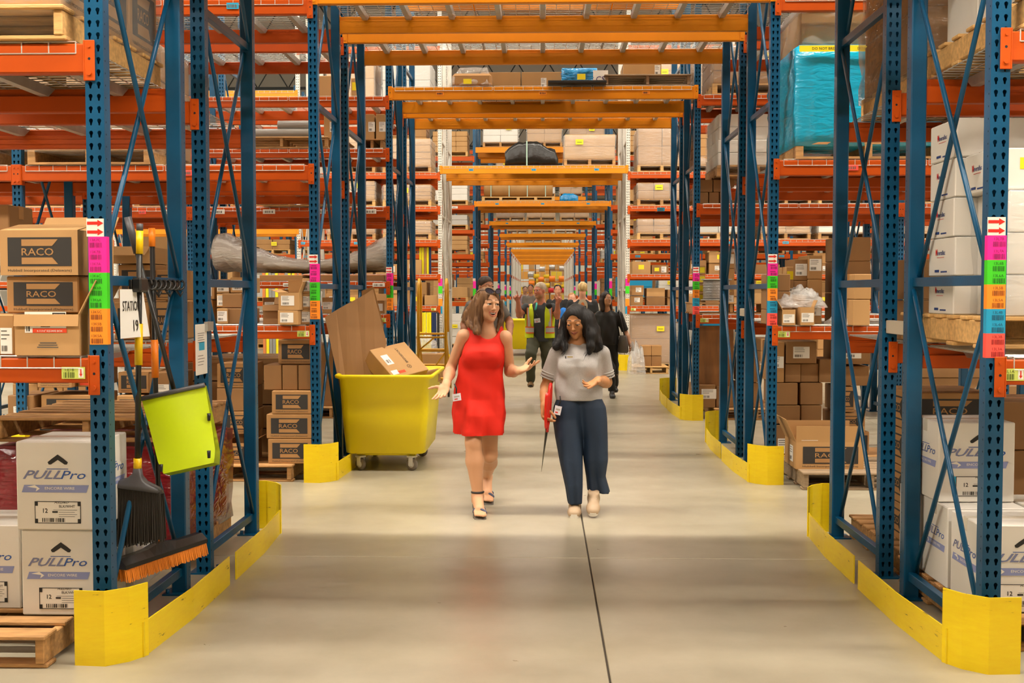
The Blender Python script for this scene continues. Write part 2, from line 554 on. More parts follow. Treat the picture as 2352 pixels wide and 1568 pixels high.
DEP = 1.012        # front face to front face of the two posts of a frame
def rack(label, Yf, xs, levels, group=None, white=False, holes=1, posts=True, front_only=False, sticker=None, brace=True, deck=True, endx=None, lipless=False):
    """single row of pallet rack standing on the floor; xs: post centres from the aisle outwards; levels: (top z, beam height)"""
    R = empty('pallet_rack', (0, Yf, 0), label, 'pallet rack', group)
    pk = 'w' if white else 'b'
    cols = []
    for i, x in enumerate(xs):
        h = holes if (i < 3) else 0
        c = obj('column', COLM[(pk, h)], R, (x, CD / 2, 0)); cols.append(c)
        c2 = obj('column', COLM[(pk, h)], R, (x, DEP + CD / 2, 0), math.pi)
        if brace:
            P = WHITEP if white else BLUE
            for z in (.115, 1.60, 3.09, 4.58):
                strut('horizontal_brace', (x, CD * .6, z), (x, DEP + CD * .4, z), .022, P, R, True)
            for z in (.14, 1.63, 3.12):
                strut('diagonal_brace', (x - .012, CD * .9, z), (x - .012, DEP, z + 1.42), .0125, P, R)
                strut('diagonal_brace', (x + .016, CD * .9, z + 1.42), (x + .016, DEP, z), .0125, P, R)
    for i in range(len(xs) - 1):
        xa, xb = sorted((xs[i], xs[i + 1]))
        L = xb - xa - CD
        for (z, h) in levels:
            for rear in ((0,) if front_only else (0, 1)):
                bm = obj('beam', beam_mesh(L, h, ORANGE), R)
                if rear:
                    bm.location = (xb - CD / 2, DEP + CD, z); bm.rotation_euler = (0, 0, math.pi)
                else:
                    bm.location = (xa + CD / 2, 0, z)
                if holes or i == 0:
                    for sx, lx in ((-1, 0), (1, L)):
                        obj('connector', conn_mesh(ORANGE, sx), bm, (lx, 0, 0))
            if deck and not front_only:
                n = 2
                dw = (L - .06) / n
                for k in range(n):
                    obj('wire_deck', deck_mesh(dw - .02, DEP + CD - .008), R, (xa + CD / 2 + .03 + k * dw + .01, .004, z))
    return R, cols

def tunnel(label, Yf, xl, xr, z=4.03, h=.15, rows=2, gap=1.44, m=None, deck=True, sticker=None, conn=True):
    m = m or YELLOWB
    R = empty('tunnel_bay', (0, Yf, z), label, 'overhead beam')
    L = xr - xl - CD
    for r in range(rows):
        y = r * gap
        for rear in (0, 1):
            bm = obj('beam', beam_mesh(L, h, m), R)
            if rear:
                bm.location = (xr - CD / 2, y + DEP + CD, 0); bm.rotation_euler = (0, 0, math.pi)
            else:
                bm.location = (xl + CD / 2, y, 0)
            if conn:
                for sx, lx in ((-1, 0), (1, L)):
                    obj('connector', conn_mesh(m, sx), bm, (lx, 0, 0))
            if sticker is not None and not rear and r == 0:
                for fx in (.16, .5, .84):
                    s = MB(); s.rect((0, 0, 0), X3, Z3, -.045, -.02, .045, .02, 0)
                    barcode(s, (-.035, -.0005, -.013), X3, Z3, .07, .022, 1, int(fx * 100), 14)
                    s.build('bin_sticker', [sticker, BLACK if sticker is not CYANS else mat('blue_ink', '0a4a78', .6)], bm, (L * fx, -.004, -h * .5))
        if deck:
            n = 3; dw = (L - .06) / n
            for k in range(n):
                obj('wire_deck', deck_mesh(dw - .02, DEP + CD - .008), R, (xl + CD / 2 + .03 + k * dw + .01, y + .004, 0))
    return R

def bin_labels(col, ztop, spec, codes=None, side=1, arrow=True, hgt=.0503, gaps=(), full=True):
    """stack of coloured bin labels wrapped round the post's aisle-side edge; side=+1: aisle is towards +x"""
    z = ztop
    f = -CD / 2 - .0012
    w = CW / 2
    if arrow:
        hh = .075
        mb = MB()
        x0, x1 = -w - .004, w - .008
        mb.rect((0, f - .0006, z - hh), X3, Z3, x0, 0, x1, hh, 0)
        mb.rect((0, f + .0006, z - hh), X3, Z3, x1, 0, x0, hh, 0)
        if full:
            for zz in (.019, .056):
                mb.poly((0, f - .0012, z - hh + zz), X3, Z3, [(x0 + .003, -.0065), (.004, -.0065), (.004, -.014), (x1 - .002, 0), (.004, .014), (.004, .0065), (x0 + .003, .0065)], 1)
        else:
            for zz in (.019, .056):
                mb.rect((0, f - .0012, z - hh + zz), X3, Z3, x0 + .006, -.007, x1 - .006, .007, 1)
        mb.build('arrow_label', [WHITE, RED], col)
        z -= hh
    k = 0
    for mm in spec:
        if mm is None:
            z -= hgt; k += 1; continue
        mb = MB()
        x0, x1 = -w + .003, w + .001
        if side < 0: x0, x1 = -w - .001, w - .003
        mb.box((x0, f - .0004, z - hgt), (x1, f + .0009, z), 0)
        xe = x1 if side > 0 else x0
        mb.box((min(xe, xe + side * .0012), f, z - hgt), (max(xe, xe + side * .0012), f + .03, z), 0)
        if codes and k < len(codes):
            mb.text(codes[k], .0165, (-.006 * side, f - .0012, z - .0195), X3, Z3, 1)
            barcode(mb, (-.03 if side > 0 else -.018, f - .0012, z - .046), X3, Z3, .05, .021, 1, k, 24)
        elif full:
            mb.rect((0, f - .0012, z - .018), X3, Z3, -.024, 0, .018, .006, 1)
            barcode(mb, (-.028 if side > 0 else -.02, f - .0012, z - .045), X3, Z3, .05, .02, 1, k + 7, 18)
        ink = {'pink_label': mat('pink_ink', '9c0c62', .6), 'green_label': mat('green_ink', '166a0b', .6), 'orange_label': mat('orange_ink', '8d4607', .6), 'blue_label': mat('teal_ink', '0a5775', .6), 'coral_label': mat('coral_ink', '98201a', .6)}[mm.name]
        mb.build('bin_label', [mm, ink], col)
        z -= hgt; k += 1

def beam_tag(beamparent, x, y, z, code, arrow=1, flip=False):
    """lime location tag on a beam face"""
    mb = MB()
    mb.rect((0, 0, 0), X3, Z3, -.05, -.025, .05, .025, 0)
    s = -1 if flip else 1
    mb.text(code, .018, (-.016 * s, -.0006, .007), X3, Z3, 1)
    barcode(mb, (-.042 if not flip else -.008, -.0006, -.021), X3, Z3, .05, .024, 1, 3, 22)
    mb.rect((.032 * s, -.0004, 0), X3, Z3, -.011, -.02, .011, .02, 2)
    mb.poly((.032 * s, -.0009, 0), X3, Z3, [(-.0025, .016), (-.0025, -.004), (-.007, -.004), (0, -.016), (.007, -.004), (.0025, -.004), (.0025, .016)], 3)
    return mb.build('location_tag', [LIME, mat('olive_ink', '4c5a16', .6), WHITE, RED], beamparent, (x, y, z))

def guard(label, x, Yf, side, rear=False, lowlen=1.16, group='yellow steel rack-end guards'):
    """bent yellow corner plate and low rail that protect a rack end; side=+1: aisle is towards +x; rear: mirrored"""
    g = empty('rack_guard', (x, Yf, 0), label, 'rack guard', group)
    s, t = side, .006
    sy = -1 if not rear else 1
    def plate(pts, z0, z1, name):
        mb = MB(); P = [np.array([p[0] * s, p[1] * -sy, 0]) for p in pts]
        outer, inner = [], []
        for i, p in enumerate(P):
            a = P[max(i - 1, 0)]; b = P[min(i + 1, len(P) - 1)]
            d = (b - a)[:2]; d /= np.linalg.norm(d); nn = np.array([-d[1], d[0], 0]) * t
            outer.append(p); inner.append(p + nn)
        n = len(P); vs = []
        for z in (z0, z1):
            for q in outer: vs.append((q[0], q[1], z))
            for q in inner: vs.append((q[0], q[1], z))
        fs = []
        for i in range(n - 1):
            fs += [(i, i + 1, 2 * n + i + 1, 2 * n + i), (n + i + 1, n + i, 3 * n + i, 3 * n + i + 1), (2 * n + i, 2 * n + i + 1, 3 * n + i + 1, 3 * n + i), (i + 1, i, n + i, n + i + 1)]
        fs += [(0, 2 * n, 3 * n, n), (n - 1, 2 * n - 1, 4 * n - 1, 3 * n - 1)]
        if s * -sy < 0: fs = [f[::-1] for f in fs]
        mb.add(vs, fs); return mb.build(name, GUARD, g)
    # front flange, diagonal cheek, short return along the aisle
    plate([(-.075, -.115), (.055, -.125), (.135, -.06), (.185, .03)], 0, .315, 'corner_plate')
    plate([(.175, .0), (.21, lowlen * .5), (.21, lowlen + .05)], 0, .15, 'rail_plate')
    return g
# ------------------------------------------------------------------ rack rows either side of the aisle
HX, BAY = 1.867, 2.45
L1, L2, L3 = (1.273, .105), (2.584, .122), (3.92, .12)
def xs_of(side, n): return [side * (HX + BAY * i) for i in range(n)]
FLUE = 1.44
ROWS = {0: 4.75, 1: 9.31, 2: 13.92, 3: 22.75, 4: 31.3, 5: 40.1, 6: 48.7, 7: 57.4, 8: 66.0}
RK = {}
desc = {(0, -1): ('blue pallet rack with brooms hanging from its end frame', 'blue pallet rack standing back to back with the broom rack'),
        (0, 1): ('blue pallet rack holding white cartons, across the aisle from the brooms', 'blue pallet rack back to back with the white-carton rack'),
        (1, -1): ('blue pallet rack whose end post stands beside the yellow cart', 'blue pallet rack just behind the yellow cart, back to back with its neighbour'),
        (1, 1): ('blue pallet rack carrying the cyan-wrapped load', 'blue pallet rack back to back behind the cyan-wrapped load'),
        (2, -1): ('blue pallet rack whose end post rises behind the leaning cardboard sheet', 'blue pallet rack nearest the yellow rolling ladder'),
        (2, 1): ('blue pallet rack holding the grey cable reel', 'blue pallet rack before the cross aisle, opposite the rolling ladder')}
extra = {(2, -1): [(1.675, .075), (3.29, .10)], (1, -1): [], (2, 1): [], (1, 1): [], (0, -1): [], (0, 1): []}
for r in (0, 1, 2):
    for s in (-1, 1):
        n = 2 if r == 0 else 3
        for b in (0, 1):
            lv = [L1, L2 if s < 0 else (2.612, .122), L3] + (extra[(r, s)] if b == 0 else [])
            RK[(r, s, b)] = rack(desc[(r, s)][b], ROWS[r] + b * FLUE, xs_of(s, n), lv)
for s in (-1, 1):
    for b in (0, 1):
        lv = [L1, (1.9, .09), L2, (3.25, .1), L3, (5.25, .12), (6.4, .12)]
        RK[(3, s, b)] = rack(('white-post pallet rack facing the cross aisle, %s' if not b else 'pallet rack directly behind the white posts, %s') % ('ladder side' if s < 0 else 'side of the tall brown wrapped load'),
                             ROWS[3] + b * FLUE, ([-2.04, -4.87] if s < 0 else [1.69 + BAY * i for i in range(5)]), lv if not b else lv[:5], white=True, holes=1, deck=False if b else True, brace=True)
    for r in range(4, 9):
        ordw = {4: 'first', 5: 'second', 6: 'third', 7: 'fourth', 8: 'fifth'}[r]
        for b in ((0, 1) if r < 6 else (0,)):
            RK[(r, s, b)] = rack('%s blue pallet rack beyond the white posts, %s side%s' % (ordw, 'ladder' if s < 0 else 'handbag', ', rear half' if b else ''),
                                 ROWS[r] + b * FLUE, xs_of(s, 6 if r == 4 else 5), [L1, L2, (3.25, .1), L3, (5.25, .12), (6.5, .12)], holes=0, front_only=True, brace=(r < 6), deck=False)
# far white-post frames up to the reel stand
FAR = [66.0 + 4.3 * k for k in range(1, 8)]
for k, y in enumerate(FAR):
    for s in (-1, 1):
        rack('far white-post rack near the end of the aisle, %s side, number %s from the reels' % ('ladder' if s < 0 else 'handbag', ['seven', 'six', 'five', 'four', 'three', 'two', 'one'][k]),
             y, xs_of(s, 3), [L1, L2, L3, (5.25, .12)], holes=0, white=True, front_only=True, brace=False, deck=False)

tn = ['nearest overhead yellow tunnel bay, above the broom rack ends', 'yellow tunnel bay overhead beside the cyan-wrapped load', 'yellow tunnel bay carrying the blue-wrapped carton', 'yellow tunnel bay under the black-wrapped load, on white posts',
      'yellow tunnel bay with the long paper roll, first beyond the white posts', 'second yellow tunnel bay beyond the white posts', 'third yellow tunnel bay beyond the white posts', 'fourth yellow tunnel bay beyond the white posts', 'fifth yellow tunnel bay beyond the white posts']
for r in range(9):
    z = 4.03
    if r == 3: z = 4.05
    if r == 0: z = 4.03
    TB = tunnel(tn[r], ROWS[r], -HX if r != 3 else -2.04, HX if r != 3 else 1.69, z, .15 if r < 4 else .14, rows=2, gap=FLUE, sticker=(ORL if r in (1, 2) else CYANS if r >= 3 and r < 6 else None), deck=r < 5, conn=r < 6)
for k, y in enumerate(FAR):
    tunnel('far yellow tunnel bay on white posts, %s from the reel stand' % ['seventh', 'sixth', 'fifth', 'fourth', 'third', 'second', 'first'][k], y, -HX, HX, 4.03, .14, rows=1, deck=False, conn=False)

side_r, _ = rack('white-post rack on the far side of the parallel tunnel', ROWS[3], [-8.6, -11.0], [L1, L2, L3, (5.25, .12)], white=True, deck=False)
for z in (2.86, 5.55): tunnel('yellow beam bay of the parallel tunnel behind the pipes, %s' % ('lower' if z < 4 else 'upper'), ROWS[3], -8.6, -4.87, z, .15, rows=1, deck=True)
# upper level above the first two tunnels keeps the ceiling light off the floor below (out of frame)
for r in (0, 1, 2):
    t = tunnel(['upper yellow tunnel bay added for shade over the broom racks', 'upper yellow tunnel bay added for shade over the cart', 'upper yellow tunnel bay added for shade over the cross aisle end'][r], ROWS[r], -HX, HX, 5.45, .15, rows=2, gap=FLUE, deck=False, conn=False)

# post labels
P3, G3, O3 = [PINK] * 3, [GREEN] * 3, [ORL] * 3
cL = ['13K7C', '13K7B', '13K7A', '13K6C', '13K6B', '13K6A', '13K5C', '13K5B', '13K5A']
cR = ['13L7B', '13L7A', '13L6B', '13L6A', '13L5B', '13L5A', '13L4B', '13L4A', '13L3B', '13L3A']
R5 = [PINK, PINK, GREEN, GREEN, ORL, ORL, BLUL, BLUL, REDL, REDL]
for r in (0, 1, 2):
    bin_labels(RK[(r, -1, 0)][1][0], 1.858, P3 + G3 + O3, cL if r == 0 else None, side=1)
    bin_labels(RK[(r, 1, 0)][1][0], 1.858, R5, cR if r == 0 else None, side=-1)
for s in (-1, 1):
    bin_labels(RK[(3, s, 0)][1][0], 1.90, [PINK, PINK, PINK, GREEN, GREEN, GREEN, None, None, ORL, ORL, ORL, BLUL, BLUL, BLUL], None, side=-s, full=False)
    for r in range(4, 9):
        bin_labels(RK[(r, s, 0)][1][0], 1.93, [PINK, PINK, PINK, PINK, GREEN, GREEN, GREEN, GREEN, None, None, None, ORL, ORL, ORL, ORL, BLUL, BLUL, BLUL, BLUL], None, side=-s, full=False)
# location tags on the low beams
for r, s, x, code in ((0, -1, px(170, 862, 4.75)[0], '13J1B'), (0, 1, px(2325, 866, 4.75)[0], '13L1A'), (1, -1, px(697, 768, 9.31)[0], '13J1B'), (1, 1, px(1800, 769, 9.31)[0], '13L2A'),
                      (2, -1, px(881, 731, 13.92)[0], '13J3B'), (2, 1, px(1618, 735, 13.92)[0], '13L3A'), (3, -1, px(996, 676, 22.75)[0], '13J5B'), (3, 1, px(1455, 675, 22.75)[0], '13L5A')):
    beam_tag(RK[(r, s, 0)][0], x, -.006, 1.273 - .062, code)
# plain tickets along other beams
def ticket(r, s, b, x, z, m, w=.09, h=.045, name='beam_ticket'):
    R = RK[(r, s, b)][0]
    mb = MB(); mb.rect((0, 0, 0), X3, Z3, -w / 2, -h / 2, w / 2, h / 2, 0)
    barcode(mb, (-w * .4, -.0006, -h * .3), X3, Z3, w * .75, h * .5, 1, int(abs(x) * 100), 16)
    mb.build(name, [m, mat('grey_ink', '6a625c', .6)], R, (x, -.007, z))
for i in range(5):
    ticket(2, -1, 0, -2.1 - i * .62, 2.584 - .05, WHITE, .15, .055)
    ticket(2, -1, 0, -2.0 - i * .55, 1.675 - .035, WHITE, .15, .045)
ticket(1, -1, 0, -2.9, 2.584 - .06, REDL); ticket(1, 1, 0, px(1958, 395, 9.31)[0], 2.612 - .06, REDL)
ticket(1, -1, 0, px(535, 28, 9.31)[0], 3.92 - .05, CYANS, .1, .05)
ticket(2, 1, 0, px(1518, 487, 13.92)[0], 2.612 - .06, CYANS); ticket(2, -1, 0, -4.9, 2.53, REDL)
for s in (-1, 1):
    for i in range(4):
        ticket(3, s, 0, s * (2.6 + i * 1.1), 2.53, CYANS, .12, .05); ticket(4, s, 0, s * (2.6 + i * 1.3), 2.53, CYANS, .14, .06); ticket(4, s, 0, s * (2.4 + i * 1.2), 3.87, WHITE, .16, .06)
# yellow guards at the feet of the rack ends
gd = [('broom rack', 'white-carton rack'), ('rack by the yellow cart', 'rack with the cyan-wrapped load'), ('rack behind the leaning cardboard', 'rack with the cable reel')]
for r in (0, 1, 2):
    for k, s in enumerate((-1, 1)):
        guard('scuffed yellow steel guard at the front foot of the ' + gd[r][k], s * HX, ROWS[r], -s)
        guard('yellow steel guard at the far foot of the ' + gd[r][k], s * HX, ROWS[r] + FLUE + DEP + CD, -s, rear=True)
for s in (-1, 1):
    guard('yellow steel guard at the white post, %s side of the aisle' % ('ladder' if s < 0 else 'handbag'), -2.04 if s < 0 else 1.69, ROWS[3], -s)
    g = MB(); xo = s * (HX + BAY)
    g.box((xo - .05, ROWS[1] - .06, 0), (xo + .05, ROWS[1] - .052, .4)).box((xo + .05, ROWS[1] - .06, 0), (xo + .058, ROWS[1] + .03, .4)).box((xo - .058, ROWS[1] - .06, 0), (xo - .05, ROWS[1] + .03, .4))
    tag(g.build('post_protector', GUARD), 'yellow channel protector round the foot of the outer %s post' % ('blue' if s < 0 else 'far blue'), 'post protector')
# ------------------------------------------------------------------ pallets, cartons and wrapped loads
RNG = random.Random(11)
ORD = ['first', 'second', 'third', 'fourth', 'fifth', 'sixth', 'seventh', 'eighth', 'ninth', 'tenth', 'eleventh', 'twelfth']
PW, PD, PH = 1.02, 1.2, .14
_PL = {}
def plank_mesh(w, d, h, m, key):
    k = (key, round(w, 3), round(d, 3), round(h, 3), m.name)
    if k not in _PL:
        _PL[k] = MB().cbox((-w / 2, -d / 2, 0), (w / 2, d / 2, h), .004).mesh(key, [m])
    return _PL[k]
def pallet(label, x, y, z, rot=0, w=PW, d=PD, m=None, group=None, name='wooden_pallet', parent=None):
    """x, y: centre; boards run along x (the front), stringers along y"""
    m = m or WOOD
    if parent is None:
        P = empty(name, (x, y, z), label, 'pallet', group, rot)
    else:
        P = parent
    n = 7
    for i in range(n):
        yy = -d / 2 + .045 + (d - .09) * i / (n - 1)
        o = obj('deck_board', plank_mesh(w, .09 if i not in (0, n - 1) else .12, .018, m, 'deck_board'), P, (0, yy, PH - .018)); o.rotation_euler = (0, 0, .004 * math.sin(i * 5 + x))
    for i in range(3):
        obj('stringer', plank_mesh(.038, d, PH - .036, m, 'stringer'), P, (-w / 2 + .03 + (w - .06) * i / 2, 0, .018))
    for i in range(4):
        obj('base_board', plank_mesh(w, .09, .018, m, 'base_board'), P, (0, -d / 2 + .05 + (d - .1) * i / 3, 0))
    return P

INKB = mat('blue_ink_print', '2f57a3', .6); INKL = mat('lilac_ink_print', '8f97c6', .6); INKG = mat('slate_ink_print', '7b80a4', .6)
NAVY = mat('navy_print', '27407f', .6); ORP = mat('orange_print', 'e8481d', .6); GREYP = mat('grey_print', 'b4aca0', .6); PAPER = mat('paper_label', 'efe9df', .6)

def face(w, d, h, f):
    e = .0012
    if f == 'front': return np.array([0, -d / 2 - e, 0]), X3, Z3, w
    if f == 'right': return np.array([w / 2 + e, 0, 0]), Y3, Z3, d
    if f == 'left': return np.array([-w / 2 - e, 0, 0]), -Y3, Z3, d
    if f == 'top': return np.array([0, 0, h + e]), X3, Y3, w

def logo_panel(P, w, d, h, f='front', line=True):
    """dark panel with bow-tie bars and tan lettering"""
    o, u, v, ww = face(w, d, h, f)
    n = np.cross(u, v) * .0006
    mb = MB()
    x0, x1, y0, y1 = -ww * .40, ww * .42, h * .2, h * .84
    pw, ph = x1 - x0, y1 - y0
    mb.rect(o, u, v, x0, y0, x1, y1, 0)
    for a, b in ((.93, .70), (.07, .30)):
        mb.poly(o + n, u, v, [(x0 + pw * .22, y0 + ph * min(a, b)), (x0 + pw * (.70 if a > b else .79), y0 + ph * min(a, b)), (x0 + pw * (.79 if a > b else .70), y0 + ph * max(a, b)), (x0 + pw * .22, y0 + ph * max(a, b))], 1)
    sx = 1.0
    _, _, tw = glyphs('RACO', 0, .006)
    size = ph * .36
    sx = pw * .50 / (tw * size)
    mb.text('RACO', size, o + n + u * (x0 + pw * .22) + v * (y0 + ph * .375), u, v, 1, 'LEFT', 0, .006, sx)
    if line:
        t = 'Hubbell Incorporated (Delaware)'
        _, _, tw = glyphs(t); sz = h * .085
        mb.text(t, sz, o + u * x0 + v * (h * .08), u, v, 0, 'LEFT', 0, 0, pw / (tw * sz))
    return mb.build('printed_panel', [PANEL, KRAFT], P)

def wire_print(P, w, d, h, f='front', label=True, side=False, cyan=False):
    """blue PULLPro lettering, ENCORE WIRE bar, hand hole, shipping label"""
    o, u, v, ww = face(w, d, h, f)
    n = np.cross(u, v) * .0006
    mb = MB()
    if not side:
        q = [(-.045, -.012), (-.028, .002), (0, .022), (.028, .002), (.045, -.012), (.04, -.022), (.03, -.022), (0, -.002), (-.03, -.022), (-.04, -.022)]
        mb.poly(o + u * .01 + v * (h * .80), u, v, [(a, b) for a, b in q][::-1] if False else q[::-1], 3)
    L = ww * .80; s0 = h * .135
    _, _, t1 = glyphs('PULL', .45, .02); _, _, t2 = glyphs('Pro', .3, 0)
    sx = L / ((t1 + t2) * s0)
    base = o - u * (L * .52) + v * (h * .58)
    mb.text('PULL', s0, base, u, v, 0, 'LEFT', .45, .02, sx)
    mb.text('Pro', s0, base + u * (t1 * s0 * sx * .98), u, v, 1, 'LEFT', .3, .004, sx)
    mb.rect(base + v * (s0 * .80), u, v, L * .38, 0, L * .72, s0 * .06, 1)
    mb.poly(o + v * (h * .46), u, v, [(-L * .54, -h * .035), (L * .48, -h * .035), (L * .52, h * .05), (-L * .5, h * .05)], 2)
    mb.text('ENCORE WIRE', h * .042, o + n + u * (L * .06) + v * (h * .475 - .006), u, v, 4, 'CENTER', 0, .01, 1.25)
    mb.poly(o + n + u * (-L * .33) + v * (h * .468), u, v, [(-.035, .008), (.0, .016), (.022, 0), (.004, -.012), (.008, .002)][::-1], 4)
    if label:
        c = o + u * (ww * .02) + v * (h * .20)
        lw, lh = ww * .58, h * .25
        mb.rect(c, u, v, -lw / 2, -lh / 2, lw / 2, lh / 2, 4)
        e = .003
        for (a, b, cc, dd) in ((-lw / 2, -lh / 2, lw / 2, -lh / 2 + e), (-lw / 2, lh / 2 - e, lw / 2, lh / 2), (-lw / 2, -lh / 2, -lw / 2 + e, lh / 2), (lw / 2 - e, -lh / 2, lw / 2, lh / 2)):
            mb.rect(c + n, u, v, a, b, cc, dd, 3)
        if cyan:
            mb.rect(c + n, u, v, -lw / 2 - .016, -lh / 2, -lw / 2, lh / 2, 5)
        else:
            for sx_ in (-1, 1):
                for sy_ in (-1, 1):
                    mb.rect(c + n * 1.5, u, v, sx_ * lw / 2 - (.014 if sx_ > 0 else 0), sy_ * lh / 2 - (.02 if sy_ > 0 else 0), sx_ * lw / 2 + (.014 if sx_ < 0 else 0), sy_ * lh / 2 + (.02 if sy_ < 0 else 0), 3)
        mb.text('12', lh * .28, c + n - u * lw * .27 - v * lh * .02, u, v, 3, 'CENTER', 0, .015)
        mb.text('BLK/WHT', lh * .17, c + n + u * lw * .20 + v * lh * .22, u, v, 3, 'CENTER', 0, .006)
        mb.text('PULLPRO', lh * .12, c + n + u * lw * .08 + v * lh * .40, u, v, 3, 'CENTER', .4, .01, 1.3)
        for k in range(4):
            mb.rect(c + n, u, v, lw * (.02 if k else -.1), lh * (.1 - .1 * k), lw * (.42 - .05 * (k % 2)), lh * (.1 - .1 * k) + .0016, 3)
        mb.rect(c + n, u, v, -lw * .12, -lh * .02, lw * .0, lh * .06, 3)
        barcode(mb, c + n - u * lw * .34 - v * lh * .44, u, v, lw * .5, lh * .18, 3, 5, 30)
    mb.build('printed_logo', [INKG, INKB, INKL, BLACK, PAPER, CYANS], P)

def red_m_print(P, w, d, h, f='left'):
    o, u, v, ww = face(w, d, h, f)
    mb = MB()
    s = h * .17
    _, _, t1 = glyphs('M', 0, .03); _, _, t2 = glyphs('inerallac')
    sx = min(1.0, ww * .55 / ((t1 + t2) * s)) * 1.0
    b = o + u * (-ww * .22) + v * (h * .55)
    mb.text('M', s * 1.35, b, u, v, 0, 'LEFT', 0, .03, sx * .7)
    mb.text('inerallac', s, b + u * (t1 * s * sx * 1.0), u, v, 1, 'LEFT', 0, .012, sx)
    mb.rect(b - v * h * .07, u, v, ww * .05, 0, (t1 + t2) * s * sx * .9, .0022, 0)
    mb.rect(o + v * h * .1, u, v, -ww * .25, 0, -ww * .08, .012, 1); mb.rect(o + v * h * .09, u, v, -ww * .02, 0, ww * .22, .007, 1)
    mb.build('printed_logo', [RED, NAVY], P)

def sticker(P, w, d, h, f, cu, cv, sw, sh, m=None, seed=1, name='shipping_label'):
    o, u, v, ww = face(w, d, h, f)
    n = np.cross(u, v) * .0006
    c = o + u * (cu * ww) + v * (cv * h)
    mb = MB(); mb.rect(c, u, v, -sw / 2, -sh / 2, sw / 2, sh / 2, 0)
    r = random.Random(seed)
    if m is None or m is PAPER or m is WHITE:
        for k in range(3):
            mb.rect(c + n, u, v, -sw * .42, sh * (.36 - k * .15), sw * r.uniform(0, .3), sh * (.36 - k * .15) + sh * .04, 1)
        barcode(mb, c + n - u * sw * .4 - v * sh * .4, u, v, sw * .5, sh * .22, 1, seed, 18)
    mb.build(name, [m or PAPER, mat('soft_black_ink', '77706a', .6)], P)

def carton(label, x, y, z, w, d, h, m=None, rot=0, tape=True, top=True, group=None, open_=None, name='cardboard_carton', bulge=0.0, flapm=None):
    """y: centre; z: bottom.  open_: list of flaps ('front', angle) standing out of an open top"""
    m = m or KRAFT
    mb = MB()
    if open_ is None:
        mb.cbox((-w / 2, -d / 2, 0), (w / 2, d / 2, h), .005)
        g = .0015
        mb.box((-w / 2 + .003, -g, h - .001), (w / 2 - .003, g, h + .0005), 1)
    else:
        t = .005
        mb.box((-w / 2, -d / 2, 0), (w / 2, d / 2, t))
        mb.box((-w / 2, -d / 2, t), (w / 2, -d / 2 + t, h)); mb.box((-w / 2, d / 2 - t, t), (w / 2, d / 2, h))
        mb.box((-w / 2, -d / 2 + t, t), (-w / 2 + t, d / 2 - t, h)); mb.box((w / 2 - t, -d / 2 + t, t), (w / 2, d / 2 - t, h))
    C = mb.build(name, [m, mat('seam_shadow_board', '6e4c2b', .8)], None, (x, y, z), rot)
    tag(C, label, 'carton', group)
    if open_ is None and tape:
        t = MB(); tw = min(.05, d * .2)
        t.box((-w / 2 - .0008, -tw / 2, h - .06), (w / 2 + .0008, tw / 2, h + .0012))
        t.build('tape_strip', TAPE if m is not CARTW else TAPEC, C)
    for fl_ in (open_ or []):
        side, ang, ln = fl_
        a = math.radians(ang)       # 0 = standing straight up, 90 = folded flat outwards
        o2 = MB()
        if side in ('front', 'back'):
            sy = -1 if side == 'front' else 1
            yy = sy * d / 2
            p = [(-w / 2, yy, h), (w / 2, yy, h), (w / 2, yy + sy * ln * math.sin(a), h + ln * math.cos(a)), (-w / 2, yy + sy * ln * math.sin(a), h + ln * math.cos(a))]
            nn = np.array([0, sy * math.cos(a), -math.sin(a)])
        else:
            sx = -1 if side == 'left' else 1
            xx = sx * w / 2
            p = [(xx, -d / 2, h), (xx, d / 2, h), (xx + sx * ln * math.sin(a), d / 2, h + ln * math.cos(a)), (xx + sx * ln * math.sin(a), -d / 2, h + ln * math.cos(a))]
            nn = np.array([sx * math.cos(a), 0, -math.sin(a)])
        q = [np.array(v) - nn * .004 for v in p]
        o2.add(list(p) + q, [(0, 1, 2, 3), (7, 6, 5, 4), (0, 4, 5, 1), (1, 5, 6, 2), (2, 6, 7, 3), (3, 7, 4, 0)])
        o2.build('flap', flapm or m, C)
    return C

def cpx(label, x0, x1, yt, yb, Y, d, z=None, m=None, rot=0, prints=None, ht=None, **k):
    """carton whose front face covers the given pixels when it stands at distance Y"""
    a, b = px(x0, yb, Y), px(x1, yt, Y)
    z0 = a[2] if z is None else z
    w, h = b[0] - a[0], (b[2] - z0 if ht is None else ht)
    C = carton(label, (a[0] + b[0]) / 2, Y + d / 2, z0, w, d, h, m, rot, **k)
    C['top'] = z0 + h
    for p in (prints or []):
        p(C, w, d, h)
    del C['top']
    return C, z0 + h
panelF = lambda C, w, d, h: logo_panel(C, w, d, h, 'front')
panelR = lambda C, w, d, h: logo_panel(C, w, d, h, 'right')
panelL = lambda C, w, d, h: logo_panel(C, w, d, h, 'left')
wireF = lambda C, w, d, h: wire_print(C, w, d, h, 'front')
wireFc = lambda C, w, d, h: wire_print(C, w, d, h, 'front', cyan=True)
wireR = lambda C, w, d, h: wire_print(C, w, d, h, 'right', False, True)
wireL = lambda C, w, d, h: wire_print(C, w, d, h, 'left', False, True)
def stk(f='front', cu=0, cv=.6, sw=.12, sh=.09, m=None, seed=1):
    return lambda C, w, d, h: sticker(C, w, d, h, f, cu, cv, min(sw, w * .9), min(sh, h * .8), m, seed)

